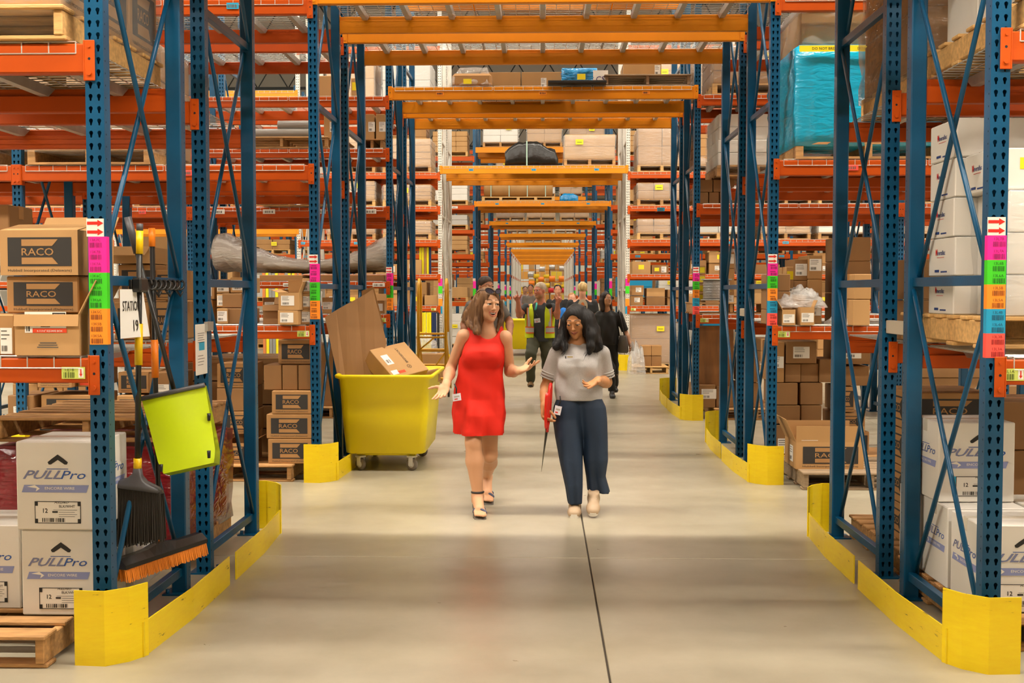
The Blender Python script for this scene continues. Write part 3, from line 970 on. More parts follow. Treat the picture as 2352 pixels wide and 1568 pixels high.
# stretch film
def film_mat(name, tint='f2ede4', alpha=.22, rough=.12, strength=.55):
    m = mat(name, tint, rough, alpha=alpha, spec=.9)
    nt = m.node_tree; b = nt.nodes['Principled BSDF']
    tc = nt.nodes.new('ShaderNodeTexCoord'); mp = nt.nodes.new('ShaderNodeMapping'); mp.inputs['Scale'].default_value = (3, 3, 9)
    n = nt.nodes.new('ShaderNodeTexNoise'); n.inputs['Scale'].default_value = 2.6; n.inputs['Detail'].default_value = 2; n.inputs['Distortion'].default_value = .8
    bp = nt.nodes.new('ShaderNodeBump'); bp.inputs['Strength'].default_value = strength; bp.inputs['Distance'].default_value = .03
    nt.links.new(tc.outputs['Object'], mp.inputs[0]); nt.links.new(mp.outputs[0], n.inputs['Vector']); nt.links.new(n.outputs['Fac'], bp.inputs['Height']); nt.links.new(bp.outputs[0], b.inputs['Normal'])
    return m
FILM = film_mat('clear_stretch_film', 'f6f2ec', .22)
FILMB = film_mat('cyan_stretch_film', '16b2dc', .9, .2, .3)
FILMBl = film_mat('blue_bag_film', '1391d0', .95, .2)
FILMR = film_mat('red_stretch_film', '8d1420', .72, .15)
FILMK = mat('black_wrap', '17130f', .28, bump=.8, bscale=9)
FILMBr = film_mat('brown_tinted_film', 'b49474', .45, .15)
FILMG = film_mat('grey_bundle_film', 'e8dfd4', .6, .10, .8)

def film_shell(w, d, h, seed=0, bul=.012, taper=0.0, n=10, skew=None, top=True):
    r = np.random.RandomState(seed)
    mb = MB(); rings = []
    nz = max(4, int(h / .09))
    for k in range(nz + 1):
        t = k / nz; z = h * t; ring = []
        sc = 1 - taper * t
        for i in range(4):
            for j in range(n):
                u = j / n
                c = [(-1, -1), (1, -1), (1, 1), (-1, 1)]
                a, b = c[i], c[(i + 1) % 4]
                x = a[0] + (b[0] - a[0]) * u; y = a[1] + (b[1] - a[1]) * u
                j1 = 1 + r.uniform(-1, 1) * bul / max(w, d) * 1.2
                ring.append((x * (w / 2 + .008) * sc * j1 + (skew[0] * t if skew else 0), y * (d / 2 + .008) * sc * j1, z + (0 if k in (0, nz) else r.uniform(-.012, .012))))
        rings.append(ring)
    mb.loft(rings, smooth=True, caps=top)
    return mb

def load(label, x, y, z, w=1.0, d=1.1, h=.8, m=None, film=None, seed=0, group='wrapped pallet loads', nx=2, nz=3, pal=True, yellow=True, rot=0, nd=2, taper=0.0, pm=None, white=False, wrap=True):
    """wrapped pallet load: pallet, cartons, film; x, y centre; z: where it stands"""
    L = empty('wrapped_pallet_load', (x, y, z), label, 'pallet load', group, rot)
    r = random.Random(seed)
    zb = 0
    if pal:
        mb = MB(); pw, pd = w + .02, d + .02
        for i in range(5):
            yy = -pd / 2 + (pd - .1) * i / 4
            mb.box((-pw / 2, yy, .115), (pw / 2, yy + .1, .133)); mb.box((-pw / 2, yy, 0), (pw / 2, yy + .1, .018))
        for i in range(3):
            xx = -pw / 2 + (pw - .06) * i / 2
            mb.box((xx, -pd / 2, .018), (xx + .06, pd / 2, .115))
        mb.build('pallet_base', pm or WOOD, L); zb = .133
    m = m or KRAFT
    cw, cd, ch = w / nx, d / nd, h / nz
    k = ('lc', round(cw, 3), round(cd, 3), round(ch, 3), m.name)
    if k not in _PL:
        _PL[k] = MB().cbox((-cw / 2 + .003, -cd / 2 + .003, 0), (cw / 2 - .003, cd / 2 - .003, ch - .003), .008).mesh('carton', [m])
    for i in range(nx):
        for kz in range(nz):
            if taper and kz == nz - 1 and i == nx - 1: continue
            for j in range(nd if (i == 0 or i == nx - 1) else 1):
                o = obj('carton', _PL[k], L, (-w / 2 + cw * (i + .5) + r.uniform(-.006, .006), -d / 2 + cd * (j + .5) + r.uniform(-.01, .006), zb + ch * kz))
    if wrap:
        fm = film_shell(w + .02, d + .02, h + .012, seed, .02, n=6, taper=taper * .3)
        f = fm.build('stretch_film', film or FILM, L, (0, 0, zb - .03 if pal else zb))
    if yellow:
        s = MB(); s.rect((0, 0, 0), X3, Z3, -.075, -.05, .075, .05, 0); s.rect((0, -.001, 0), X3, Z3, -.05, -.01, .05, .0, 1)
        s.build('yellow_ticket', [YELS, BLACK], L, (r.uniform(-.25, .25) * w, -d / 2 - .05, zb + h * r.uniform(.45, .75)))
    return L
# ------------------------------------------------------------------ goods on the nearest racks
Z1, Z2L, Z2R, Z3L = 1.273 + .012, 2.584 + .012, 2.612 + .012, 3.92 + .012
# broom rack, waist shelf
a, t = cpx('open brown carton with a picture label on the broom rack shelf', 35, 181, 722, 828, 4.74, .30, Z1, KRAFT3, open_=[('right', 28, .16), ('front', 172, .05)], rot=0.0)
C = a; w_, h_ = .266, .20
def pic_label(C, w, d, h):
    o, u, v, ww = face(w, d, h, 'front'); n = np.cross(u, v) * .0006
    c = o + u * (-.005) + v * (h * .74); mb = MB()
    mb.rect(c, u, v, -.088, -.044, .088, .044, 0); mb.rect(c + n, u, v, -.055, -.044, .09, -.025, 1)
    barcode(mb, c + n - u * .082 - v * .038, Z3 * 0 + u, v, .018, .072, 2, 4, 6)
    mb.rect(c + n, u, v, .03, -.014, .085, .04, 2); mb.rect(c + n * 2, u, v, .036, -.008, .08, .034, 0); mb.poly(c + n * 3, u, v, [(.04, .03), (.048, .032), (.052, .0), (.044, .004)], 2)
    mb.rect(c + n, u, v, -.03, .004, .02, .007, 2); mb.rect(c + n, u, v, -.02, -.02, .02, -.015, 2); mb.text('4-11/16" SQUARE BOX', .011, c + n * 2 + u * .018 - v * .04, u, v, 0, 'CENTER', 0, .01)
    mb.build('picture_label', [PAPER, ORP, BLACK], C)
    m2 = MB(); 
    for k in range(3): m2.rect(o + v * (.05 - k * .009), u, v, -.03 - .006 * k, 0, .04 + .004 * k, .0045, 0)
    m2.build('printed_note', [mat('soft_black_ink', '55504a', .6)], C)
pic_label(C, .266, .30, .188)
cpx('brown carton at the frame edge on the broom rack shelf', -120, 32, 722, 828, 4.76, .3, Z1, KRAFT, prints=[stk('front', .38, .35, .05, .11, seed=8)])
b, t2 = cpx('brown carton with dark logo panel, middle of the stack on the broom rack shelf', 18, 186, 634, 720, 4.82, .32, t + .004, KRAFT, prints=[panelF], rot=-.05)
b, t3 = cpx('open-topped brown carton with dark logo panel, topmost on the broom rack shelf', 4, 187, 528, 632, 4.80, .34, t2 + .004, KRAFT3, prints=[panelF], rot=-.07, open_=[('back', 40, .10), ('front', -78, .16)])
cpx('small brown carton lying on the topmost broom rack carton', -70, 20, 470, 540, 5.25, .25, t3 + .006, KRAFT2)
for k, (x0, x1, zz, hh, YY) in enumerate(((252, 330, Z1, .21, 6.30), (335, 400, Z1, .21, 6.32), (262, 345, Z1 + .22, .2, 6.31), (348, 398, Z1 + .22, .17, 6.33))):
    cpx('brown carton with dark logo panel, %s on the shelf seen between the broom handles' % ['lower near', 'lower far', 'upper near', 'upper far'][k], x0, x1, 0, 0, YY, .45, zz, KRAFT, ht=hh, prints=[panelF])
cpx('open brown tray carton among the broom handles', 255, 345, 620, 640, 6.28, .4, Z1 + .425, KRAFT3, ht=.09, open_=[('front', 120, .1), ('back', 40, .1)])
# broom rack, upper shelf: pallet with wrapped cartons
pallet('pale wooden pallet on the upper shelf of the broom rack', -2.50, 5.33, Z2L, w=1.05, d=1.22, m=WOODL)
zp = Z2L + PH
for j in range(3):
    for i in range(2):
        c = carton('brown carton with dark side panel, wrapped on the upper broom rack pallet, %s' % ['front aisle side', 'front inner side', 'middle aisle side', 'middle inner side', 'rear aisle side', 'rear inner side'][j * 2 + i], -2.245 - i * .5, 4.93 + j * .4, zp, .49, .39, .36, KRAFT, tape=False)
        if i == 0: logo_panel(c, .49, .39, .36, 'right')
        if j == 0: sticker(c, .49, .39, .36, 'front', -.1, .3, .24, .14, PAPER, 4)
f = film_shell(1.02, 1.2, .5, 5, .02, n=9); tag(f.build('stretch_film', FILM, None, (-2.5, 5.33, zp - .02)), 'clear stretch film round the cartons on the upper broom rack pallet', 'film')
# broom rack, floor
pallet('worn wooden pallet on the floor under the blue-lettered white cartons, broom side', -2.56, 5.2, 0, w=1.04, d=1.22, m=WOOD)
zf = PH
B = [('lower front', 52, 221, 4.93, .36, 0, 1), ('upper front', 40, 221, 4.90, .36, 1, 1)]
cl_, tl = cpx('white carton with blue lettering, lower of the pair beside the near post, broom side', 52, 220, 1212, 1410, 4.88, .35, zf, CARTW, ht=.375, prints=[wireF, wireR])
cpx('white carton with blue lettering, upper of the pair beside the near post, broom side', 40, 220, 1003, 1208, 4.87, .36, tl + .003, CARTW, ht=.385, prints=[wireF, wireR], rot=-.015)
cpx('white carton with blue lettering at the frame edge, broom side', -110, 44, 1150, 1385, 4.98, .36, zf, CARTW, ht=.375, prints=[wireF])
cpx('white carton with blue side lettering behind the broom bristles', 140, 290, 0, 0, 5.27, .36, zf, CARTW, ht=.36, prints=[wireR])
load('red-wrapped pallet load behind the hanging push broom', -2.55, 6.78, 0, 1.05, 1.0, .56, mat('red_goods', '7a1a1c', .5), FILMR, 3, yellow=False, nx=2, nz=2)
pallet('bare pallet resting on the red-wrapped load', -2.55, 6.78, .133 + .58, w=1.04, d=1.0, m=WOOD)
p = px(500, 1215, 6.9); 
pallet('pallet end under the back-to-back rack behind the brooms', -2.35, 6.75 + 1.2, 0, w=.95, d=1.0, m=WOODL) if False else None

# ---- white-carton rack (opposite), waist shelf: stack of white cartons with red initial
pallet('wooden pallet under the white cartons with the red initial', 2.42, 5.52, Z1 + .02, w=1.06, d=1.1, m=WOODL)
zq = Z1 + .02 + PH
hh = .183
for k in range(5):
    for j, (yy, xo) in enumerate(((5.02, .035 if k in (3,) else .10), (5.38, .0))):
        if j == 0 and k == 4: continue
        c = carton('white carton with red initial and blue lettering, %s layer from the pallet, %s column' % (ORD[k], ['near', 'far'][j]), 1.915 + xo + .2, yy + .17, zq + k * hh, .40, .34, hh - .003, CARTW, tape=False, rot=.02 * ((k * 7 + j) % 3 - 1), group='white cartons with a red initial')
        red_m_print(c, .40, .34, hh, 'left')
        if j == 0: sticker(c, .40, .34, hh, 'front', -.12, .62, .07, .05, YELS, k)
    c = carton('white carton beyond the near post in the red-initial stack, %s layer' % ORD[k], 2.66 + .02 * (k % 2), 5.22, zq + k * hh, .42, .38, hh - .003, CARTW, tape=False, group='white cartons with a red initial')
f = film_shell(.46, .40, .55, 8, .02, n=7); tag(f.build('stretch_film', FILM, None, (2.235, 5.19, zq + .01)), 'loose clear film round the white cartons right of the near post', 'film')
# upper shelf: pallet with white carton
pallet('pale wooden pallet on the upper shelf of the white-carton rack', 2.47, 5.33, Z2R, w=1.04, d=1.2, m=WOODL)
c = carton('tall white carton with a cyan-edged label on the upper pallet', 2.24, 5.12, Z2R + PH, .42, .6, .42, CARTW)
wire_print(c, .42, .6, .42, 'left', True, True, True)
c = carton('second tall white carton behind it on the upper pallet', 2.24, 5.65, Z2R + PH, .42, .4, .42, CARTW)
# floor: white cartons
pallet('worn pallet under the blue-lettered white cartons, handrail-free side', 2.46, 5.52, 0, w=1.1, d=1.2, m=WOOD)
for nm, X0, YY, zz in (('lower, nearest the post', 1.925, 5.03, 0), ('lower, second from the post', 1.925, 5.43, 0), ('lower, farthest back', 1.925, 5.80, 0), ('upper, leaning out', 1.915, 5.56, 1), ('lower, at the frame edge', 2.31, 5.00, 0), ('lower row, behind the frame edge', 2.31, 5.45, 0)):
    c = carton('white carton with blue lettering opposite the brooms, ' + nm, X0 + .185, YY + .18, PH + zz * .392, .37, .355, .388, CARTW, rot=.03 if zz else 0)
    wire_print(c, .37, .355, .388, 'front', True, False, True); wire_print(c, .37, .355, .388, 'left', False, True)
# back-to-back rack behind it
load('brown-film wrapped load bulging over the upper shelf beside the white carton', 2.58, 6.78, Z2R, 1.12, 1.06, 1.0, KRAFT2, FILMBr, 21, nx=2, nz=3, yellow=False, pm=WOODL)
for k, (X0, zz, w_, h_) in enumerate(((2.0, 0, .36, .22), (2.0, .225, .36, .22), (2.40, 0, .28, .18), (2.40, .185, .28, .18), (2.40, .37, .28, .18), (2.72, 0, .3, .3))):
    c = carton('brown carton with white label on the shelf behind the white cartons, %s' % ['near post, lower', 'near post, upper', 'second stack, bottom', 'second stack, middle', 'second stack, top', 'third stack'][k], X0 + w_ / 2, 6.5, Z1 + zz, w_, .45, h_, KRAFT2 if k < 2 else KRAFT, tape=False)
    if k >= 2: sticker(c, w_, .45, h_, 'front', 0, .5, .16, .11, PAPER, k)
pallet('pallet on the floor behind the blue-lettered white cartons', 2.5, 6.75, 0, w=1.1, d=1.0, m=WOOD)
for k in range(4):
    c = carton('brown carton with dark side panel behind the blue-lettered white cartons, %s from floor' % ORD[k], 2.26, 6.6, PH + k * .215, .46, .5, .21, KRAFT, tape=False)
    logo_panel(c, .46, .5, .21, 'left', False); logo_panel(c, .46, .5, .21, 'front')
for k in range(3):
    c = carton('plain brown carton beside the dark-panel stack behind the white cartons, %s from floor' % ORD[k], 2.78, 6.6, PH + k * .27, .5, .5, .265, KRAFT2)

# ------------------------------------------------------------------ second rack, cart side
Y1 = 9.31
pallet('pallet under the dark-panel cartons beside the yellow cart', -2.60, Y1 + .52, 0, w=1.12, d=1.2, m=WOOD)
s = 0
z = PH
for k, (x0, x1, hh) in enumerate(((606, 707, .205), (603, 707, .2), (616, 707, .19))):
    c, z = cpx('brown carton with dark logo panel beside the cart post, %s from the pallet' % ORD[k], x0, x1, 0, 0, 9.30, .42, z, KRAFT, ht=hh, prints=[panelF, panelR], tape=False); z += .003
zr = z
for k, (x0, x1) in enumerate(((598, 639), (641, 676), (678, 710))):
    cpx('plain brown carton in the row above the dark panels, %s from the broom rack' % ORD[k], x0, x1, 0, 0, 9.36, .4, zr, KRAFT2, ht=.205, tape=False)
cpx('brown carton with dark logo panel topping the pile beside the cart post', 632, 711, 0, 0, 9.42, .4, zr + .21, KRAFT, ht=.2, prints=[panelF], tape=False)
for i in range(2):
    for k in range(4):
        carton('plain brown carton hidden behind the cart-post pile, row %s, %s from floor' % (['one', 'two'][i], ORD[k]), -2.36 - .55 * i, 9.95 + .25, PH + k * .21, .5, .4, .2, KRAFT2, tape=False)
pallet('pallet of mixed cartons seen through the broom rack frame', -3.72, Y1 + .52, 0, w=1.05, d=1.2, m=WOOD)
rows = [(490, 566, 'open', .18), (498, 566, 'p', .2), (0, 0, 'two', .2), (490, 568, 'p', .2)]
z = PH
c, z = cpx('open brown carton with dark panel at the foot of the pile between the blue posts', 497, 564, 0, 0, 9.28, .4, z, KRAFT, ht=.17, prints=[panelF], open_=[('back', 20, .08), ('right', 60, .1)])
c, z = cpx('brown carton with dark panel, second in the pile between the blue posts', 500, 568, 0, 0, 9.40, .42, z + .06, KRAFT, ht=.19, prints=[panelF], tape=False)
for k, (x0, x1) in enumerate(((488, 520), (521, 566))):
    cpx('plain brown carton, third layer between the blue posts, %s of two' % ORD[k], x0, x1, 0, 0, 9.40, .42, z + .003, KRAFT2, ht=.19, tape=False)
cpx('brown carton with dark panel, top of the pile between the blue posts', 489, 568, 0, 0, 9.40, .42, z + .198, KRAFT, ht=.2, prints=[panelF], tape=False)
for k, (x0, x1, zz, hh, pr) in enumerate(((255, 310, .5, .2, 1), (265, 330, .14, .2, 0), (258, 330, .71, .18, 1), (70, 150, .76, .19, 1), (78, 205, .5, .2, 1), (165, 206, .76, .2, 0), (0, 60, .5, .2, 0), (0, 48, .14, .3, 0), (60, 200, .14, .33, 1), (330, 392, .14, .3, 0), (332, 392, .46, .2, 1), (330, 390, .68, .2, 0))):
    cpx('dim carton under the bay behind the broom rack, %s' % ['near the red load', 'at floor by the red load', 'upper by the red load', 'with dark panel at upper tier', 'wide with dark panel', 'with orange label', 'at the frame edge', 'lowest at the frame edge', 'large at floor', 'low between posts', 'mid between posts', 'high between posts'][k],
        x0, x1, 0, 0, 9.34 + .04 * (k % 3), .5, zz, KRAFT if pr else KRAFT2, ht=hh - .006, prints=[panelF] if pr else [stk('front', 0, .3, .12, .09, ORP if k == 5 else None, k)], tape=False)
# waist shelf
q = [('open brown carton with white label and raised lid beside the coloured post labels', 640, 688, 674, 716, 9.25, .3, [('back', -10, .12), ('left', 70, .08)]),]
c, z = cpx('brown carton with white label under the open one on the cart-side shelf', 640, 687, 716, 749, 9.25, .3, Z1, KRAFT3, prints=[stk('front', -.06, .5, .11, .08, seed=3)], rot=-.05, ht=.118)
cpx('open brown carton with white label and raised lid on the cart-side shelf', 642, 690, 674, 716, 9.25, .3, z + .002, KRAFT3, open_=[('back', -8, .11), ('left', 70, .07), ('right', 20, .1)], prints=[stk('front', -.06, .55, .11, .08, seed=4)], rot=-.06, ht=.14)
z = Z1
for k in range(3):
    c, z = cpx('brown carton with white label against the cart-side post, %s from the shelf' % ORD[k], 683 + 3 * k, 710, 0, 0, 9.36, .35, z, KRAFT3, ht=.125, prints=[stk('front', 0, .5, .13, .085, seed=k)], tape=False); z += .002
cpx('long open brown carton on the cart-side shelf', 597, 640, 0, 0, 9.40, .4, Z1, KRAFT2, ht=.16, open_=[('front', 165, .05), ('back', 30, .07)])
for k, (x0, x1, z0, hh, lb) in enumerate(((490, 515, 0, .13, 1), (516, 562, 0, .13, 0), (503, 548, .135, .12, 0), (490, 520, .14, .11, 1), (522, 564, .26, .13, 1), (490, 520, .255, .12, 1), (440, 480, 0, .2, 1), (440, 485, .205, .14, 1), (380, 436, 0, .22, 1), (300, 372, 0, .25, 0), (382, 430, .225, .2, 1))):
    cpx('small brown carton on the cart-side shelf seen between blue posts, %s from the cart' % ORD[k], x0, x1, 0, 0, 9.5 + .02 * k, .4, Z1 + z0, KRAFT3 if lb else KRAFT2, ht=hh, prints=[stk('front', 0, .5, .12, .085, seed=k)] if lb else [], tape=False)
# upper shelf of that rack
load('wrapped load on a pallet above the cart-side shelf', -3.71, Y1 + .55, Z2L, 1.0, 1.1, .9, KRAFT3, FILM, 32, nz=3)
load('wrapped load at the frame edge on the outer upper shelf', -5.0, Y1 + .55, Z2L, 1.0, 1.1, .8, KRAFT, FILM, 33, nz=3)

# ------------------------------------------------------------------ second rack, cyan-load side
X0 = 2.02
L = load('cyan-wrapped tall load on a pallet beside the opposite second post', 2.62, Y1 + .56, Z2R, 1.14, 1.1, .78, mat('cyan_goods', '22a9cf', .5), FILMB, 41, nx=2, nz=2, yellow=False)
s_ = MB(); s_.rect((0, 0, 0), X3, Z3, -.57, -.025, .57, .025, 0)
for k in range(3): s_.text('DO NOT BREAK', .03, (-.36 + .36 * k, -.001, -.01), X3, Z3, 1)
s_.build('warning_tape', [YELS, BLACK], L, (0, -.60, .87))
carton('large brown carton on top of the cyan-wrapped load', 2.52, Y1 + .56, Z2R + .133 + .79, .85, .9, .28, KRAFT3)
f = film_shell(.9, .95, .36, 42, .035, n=8); tag(f.build('stretch_film', FILM, None, (2.52, Y1 + .56, Z2R + .133 + .75)), 'crumpled clear film over the carton on the cyan-wrapped load', 'film')
load('wrapped load next to the cyan one, farther from the aisle', 3.75, Y1 + .56, Z2R, 1.0, 1.1, .85, KRAFT, FILM, 43)
# waist shelf
def stack(lbl, x0, x1, Y, z, hs, d=.4, m=None, lab=None):
    for k, h in enumerate(hs):
        cpx('%s, %s from the shelf' % (lbl, ORD[k]), x0, x1, 0, 0, Y, d, z, m or KRAFT2, ht=h, prints=[lab] if lab and k % 2 == 0 else [], tape=False); z += h + .002
stack('brown carton in the pile against the cyan-load post', 1776, 1822, 9.42, Z1, [.12, .15, .14], m=KRAFT2)
cpx('small open brown carton with white label, inner one on the cyan-load shelf', 1808, 1838, 0, 0, 9.28, .24, Z1, KRAFT3, ht=.125, open_=[('left', 30, .12), ('back', 20, .1)], prints=[stk('front', 0, .42, .09, .07, seed=2)], rot=-.1)
cpx('small open brown carton with white label, outer one on the cyan-load shelf', 1845, 1877, 0, 0, 9.27, .24, Z1, KRAFT3, ht=.145, open_=[('right', 25, .06), ('back', 10, .1)], prints=[stk('front', 0, .42, .1, .075, seed=3)], rot=.06)
stack('brown carton behind the two small open ones', 1832, 1862, 9.68, Z1, [.16, .2, .18], m=KRAFT2, lab=stk('front', 0, .5, .1, .1, seed=5))
stack('brown carton beside the solid blue post on the cyan-load shelf', 1864, 1896, 9.64, Z1, [.2, .17, .2], m=KRAFT, lab=stk('front', 0, .6, .1, .1, seed=6))
cpx('brown carton with yellow and white tickets at the back of the cyan-load shelf', 1812, 1836, 0, 0, 9.74, .3, Z1, KRAFT3, ht=.48, prints=[stk('front', 0, .85, .07, .07, YELS), stk('front', 0, .5, .07, .12, None, 9)])
stack('large brown carton between the blue posts on the cyan-load shelf', 1930, 2008, 9.62, Z1, [.26, .26, .2], m=KRAFT2)
cpx('pale tilted carton pair leaning off the cyan-load shelf edge, upper', 1968, 2008, 0, 0, 9.18, .3, Z1 + .21, KRAFT3, ht=.2, rot=.05)
cpx('pale tilted carton pair leaning off the cyan-load shelf edge, lower', 1966, 2006, 0, 0, 9.18, .3, Z1, KRAFT3, ht=.205, rot=.05)
fb = MB()
def crumple(w, d, h, seed, nu=18, nv=12):
    r = np.random.RandomState(seed); vs, fs = [], []
    for j in range(nv + 1):
        for i in range(nu + 1):
            u, v = i / nu * 2 - 1, j / nv * 2 - 1
            e = max(0, 1 - u * u) ** .5 * max(0, 1 - v * v) ** .5
            vs.append((u * w / 2, v * d / 2, h * e * r.uniform(.55, 1.15)))
    for j in range(nv):
        for i in range(nu):
            a_ = j * (nu + 1) + i; fs.append((a_, a_ + 1, a_ + nu + 2, a_ + nu + 1))
    return MB().add(vs, fs, 0, True)
CLEARB = film_mat('clear_bag_plastic', 'e8e6e2', .38, .08, 1.0)
p = px(1838, 700, 9.45); tag(crumple(.42, .3, .17, 4).build('plastic_bag', CLEARB, None, (p[0], 9.5, Z1 + .14)), 'crumpled clear plastic bag over the two small open cartons', 'plastic bag')
p = px(1945, 735, 9.4); tag(crumple(.3, .3, .09, 5).build('plastic_bag', CLEARB, None, (p[0], 9.45, Z1)), 'clear plastic bag lying by the tilted pale cartons', 'plastic bag')
# floor
pallet('worn grey pallet under the open dark-panel carton', 2.58, 9.38, 0, w=1.08, d=.86, m=WOODG)
c, z = cpx('large open carton with dark logo panel on the grey pallet', 1828, 1984, 1030, 1090, 9.12, .42, PH, KRAFT3, ht=.215, prints=[panelF, stk('left', .1, .5, .12, .13, seed=5), stk('front', -.30, 1.3, .13, .1)], open_=[('front', 4, .13), ('left', 25, .2), ('back', 8, .13)])
pallet('pallet behind the grey one under the brown cartons', 2.62, 10.25 - .1, 0, w=1.12, d=.55, m=WOOD)
for j, (x0, x1, z0, hh, lab) in enumerate(((1788, 1825, 0, .26, 1), (1880, 1960, 0, .2, 2), (1962, 2010, 0, .2, 2), (1790, 1848, .27, .16, 0), (1850, 1898, .27, .16, 0), (1930, 2000, .21, .15, 2), (1786, 1842, .435, .19, 0), (1848, 1900, .435, .19, 0), (1935, 1975, .37, .22, 2), (1782, 1810, .63, .35, 3), (1812, 1848, .63, .16, 0), (1848, 1890, .63, .16, 0), (1814, 1885, .795, .19, 4), (1892, 1935, .63, .2, 0), (1940, 2008, .6, .17, 0), (1930, 2010, .79, .2, 4))):
    cpx('carton in the floor pile under the cyan load, %s layer, %s' % (['bottom', 'bottom', 'bottom', 'second', 'second', 'second', 'third', 'third', 'third', 'fourth', 'fourth', 'fourth', 'top', 'fourth', 'fourth', 'top'][j], ['by the post', 'middle', 'by the far post', 'by the post', 'middle', 'far, with dark panel', 'by the post', 'middle', 'far, with dark panel', 'tall one by the post', 'second', 'middle', 'with white label', 'behind the blue post', 'between blue posts', 'between posts with label'][j]),
        x0, x1, 0, 0, 9.92 + .02 * (j % 3), .45, PH + z0, KRAFT if lab in (2, 3) else KRAFT2, ht=hh, prints=[panelF] if lab == 2 else [stk('front', 0, .5, .14, .1, seed=j)] if lab in (3, 4) else [stk('front', .1, .3, .1, .13, seed=j)] if lab == 1 else [], tape=False)

# ------------------------------------------------------------------ third rack, cardboard side
Y2 = 13.92
def sag_bundle(label, xa, xb, Y, z0, name='wrapped_bundle'):
    xs = np.linspace(xa, xb, 40); rings = []
    r = np.random.RandomState(9)
    for i, x in enumerate(xs):
        u = (x - xa) / (xb - xa)
        sag = 4 * (u - .56) ** 2
        top = z0 + .17 + .34 * min(1, sag * 1.3 if u > .5 else sag); bot = z0 + .0 + (.02 * sag)
        ring = []
        for k in range(18):
            a_ = 2 * math.pi * k / 18
            j = r.uniform(.93, 1.07)
            ring.append((x, Y + .5 + .42 * math.cos(a_) * j, (top + bot) / 2 + (top - bot) / 2 * math.sin(a_) * j))
        rings.append(ring)
    B_ = empty(name, ((xa + xb) / 2, Y + .5, z0), label, 'bundle')
    o_ = Vector(((xa + xb) / 2, Y + .5, z0))
    ct = [[tuple(np.array(p) - np.array(o_)) for p in ring] for ring in rings]
    MB().loft([[tuple(np.array([p[0], p[1] * .93, (p[2]) * .93])) for p in ring] for ring in ct]).build('tube_stack', mat('grey_tubes', 'a89c8c', .5), B_)
    MB().loft(ct).build('stretch_film', FILMG, B_)
    for fx in (.22, .72):
        i = int(40 * fx); MB().tube([tuple(np.array(p) * 1.01) for p in ct[i]], .008, 5, closed=True).build('strap', BLACK, B_)
sag_bundle('sagging grey tube bundle in shiny film on the shelf behind the cart', px(480, 600, Y2)[0], px(884, 600, Y2)[0], Y2, 1.675 + .115)
cpx('flat brown carton under the sagging tube bundle, nearer the broom rack', 590, 690, 0, 0, Y2 + .05, .9, 1.687, KRAFT, ht=.075, tape=False)
cpx('flat brown carton under the sagging tube bundle, nearer the ladder', 720, 880, 0, 0, Y2 + .05, .9, 1.687, KRAFT2, ht=.075, tape=False)
zz = 3.29 + .012
pallet('pallet under the grey pipes high on the third rack', -3.18, Y2 + .52, zz, w=1.15, d=1.05, m=WOOD)
PIPE = mat('grey_pvc', '8f8a82', .35)
for nm, xa, xb, zc, yy in (('lower front', 570, 716, zz + PH + .062, .2), ('upper', 628, 712, zz + PH + .17, .265), ('lower back', 570, 716, zz + PH + .062, .33)):
    a_, b_ = px(xa, 300, Y2)[0], px(xb, 300, Y2)[0]
    mb = MB(); n = 24
    mb.loft([[(x, Y2 + yy + .062 * math.cos(2 * math.pi * k / n), zc + .062 * math.sin(2 * math.pi * k / n)) for k in range(n)] for x in (a_, b_)], caps=False)
    mb.loft([[(x, Y2 + yy + .053 * math.cos(-2 * math.pi * k / n), zc + .053 * math.sin(-2 * math.pi * k / n)) for k in range(n)] for x in (a_, b_)], caps=False)
    for x, sg in ((a_, 1), (b_, -1)):
        for k in range(n):
            t0, t1 = 2 * math.pi * k / n, 2 * math.pi * (k + 1) / n
            q_ = [(x, Y2 + yy + .062 * math.cos(t0), zc + .062 * math.sin(t0)), (x, Y2 + yy + .062 * math.cos(t1), zc + .062 * math.sin(t1)), (x, Y2 + yy + .053 * math.cos(t1), zc + .053 * math.sin(t1)), (x, Y2 + yy + .053 * math.cos(t0), zc + .053 * math.sin(t0))]
            mb.add(q_, [(0, 1, 2, 3) if sg > 0 else (3, 2, 1, 0)])
    tag(mb.build('grey_pipe', PIPE), 'large grey plastic pipe on the high pallet, ' + nm, 'pipe')
for k, (x0, x1, hh) in enumerate(((742, 772, .36), (838, 858, .36), (862, 883, .36))):
    cpx('brown crate high on the third rack beside the pipes, %s from the broom rack' % ORD[k], x0, x1, 0, 0, Y2 + .2, .6, zz + .13, KRAFT3, ht=hh - .05, prints=[stk('front', .2, .5, .08, .12, seed=k)])
    pallet('pallet under the %s crate beside the pipes' % ORD[k], (px(x0, 0, Y2)[0] + px(x1, 0, Y2)[0]) / 2, Y2 + .52, zz - .008, w=.3, d=.7) if k != 2 else None
carton('brown carton on the top beam of the third rack beyond the pipes', px(752, 212, Y2 + .2)[0], Y2 + .4, Z3L, .32, .4, .28, KRAFT3)
cpx('carton with yellow ticket on the top beam of the third rack', 805, 822, 0, 0, Y2 + .2, .4, Z3L, KRAFT3, ht=.25, prints=[stk('front', .1, .6, .1, .1, YELS)])
pallet('bare pallet high on the third rack near the cart', -2.9, Y2 + .55, Z2L, m=WOOD)
for k, (x0, x1, hh, m_) in enumerate(((597, 632, .2, KRAFT2), (640, 672, .3, KRAFT), (735, 760, .2, KRAFT3), (770, 800, .15, KRAFT2), (845, 880, .16, KRAFT))):
    cpx('low-shelf carton of the rack behind the cart, %s from the brooms' % ORD[k], x0, x1, 0, 0, Y2 + .15, .5, Z1, m_, ht=hh, prints=[stk('front', 0, .5, .14, .09, seed=k)])
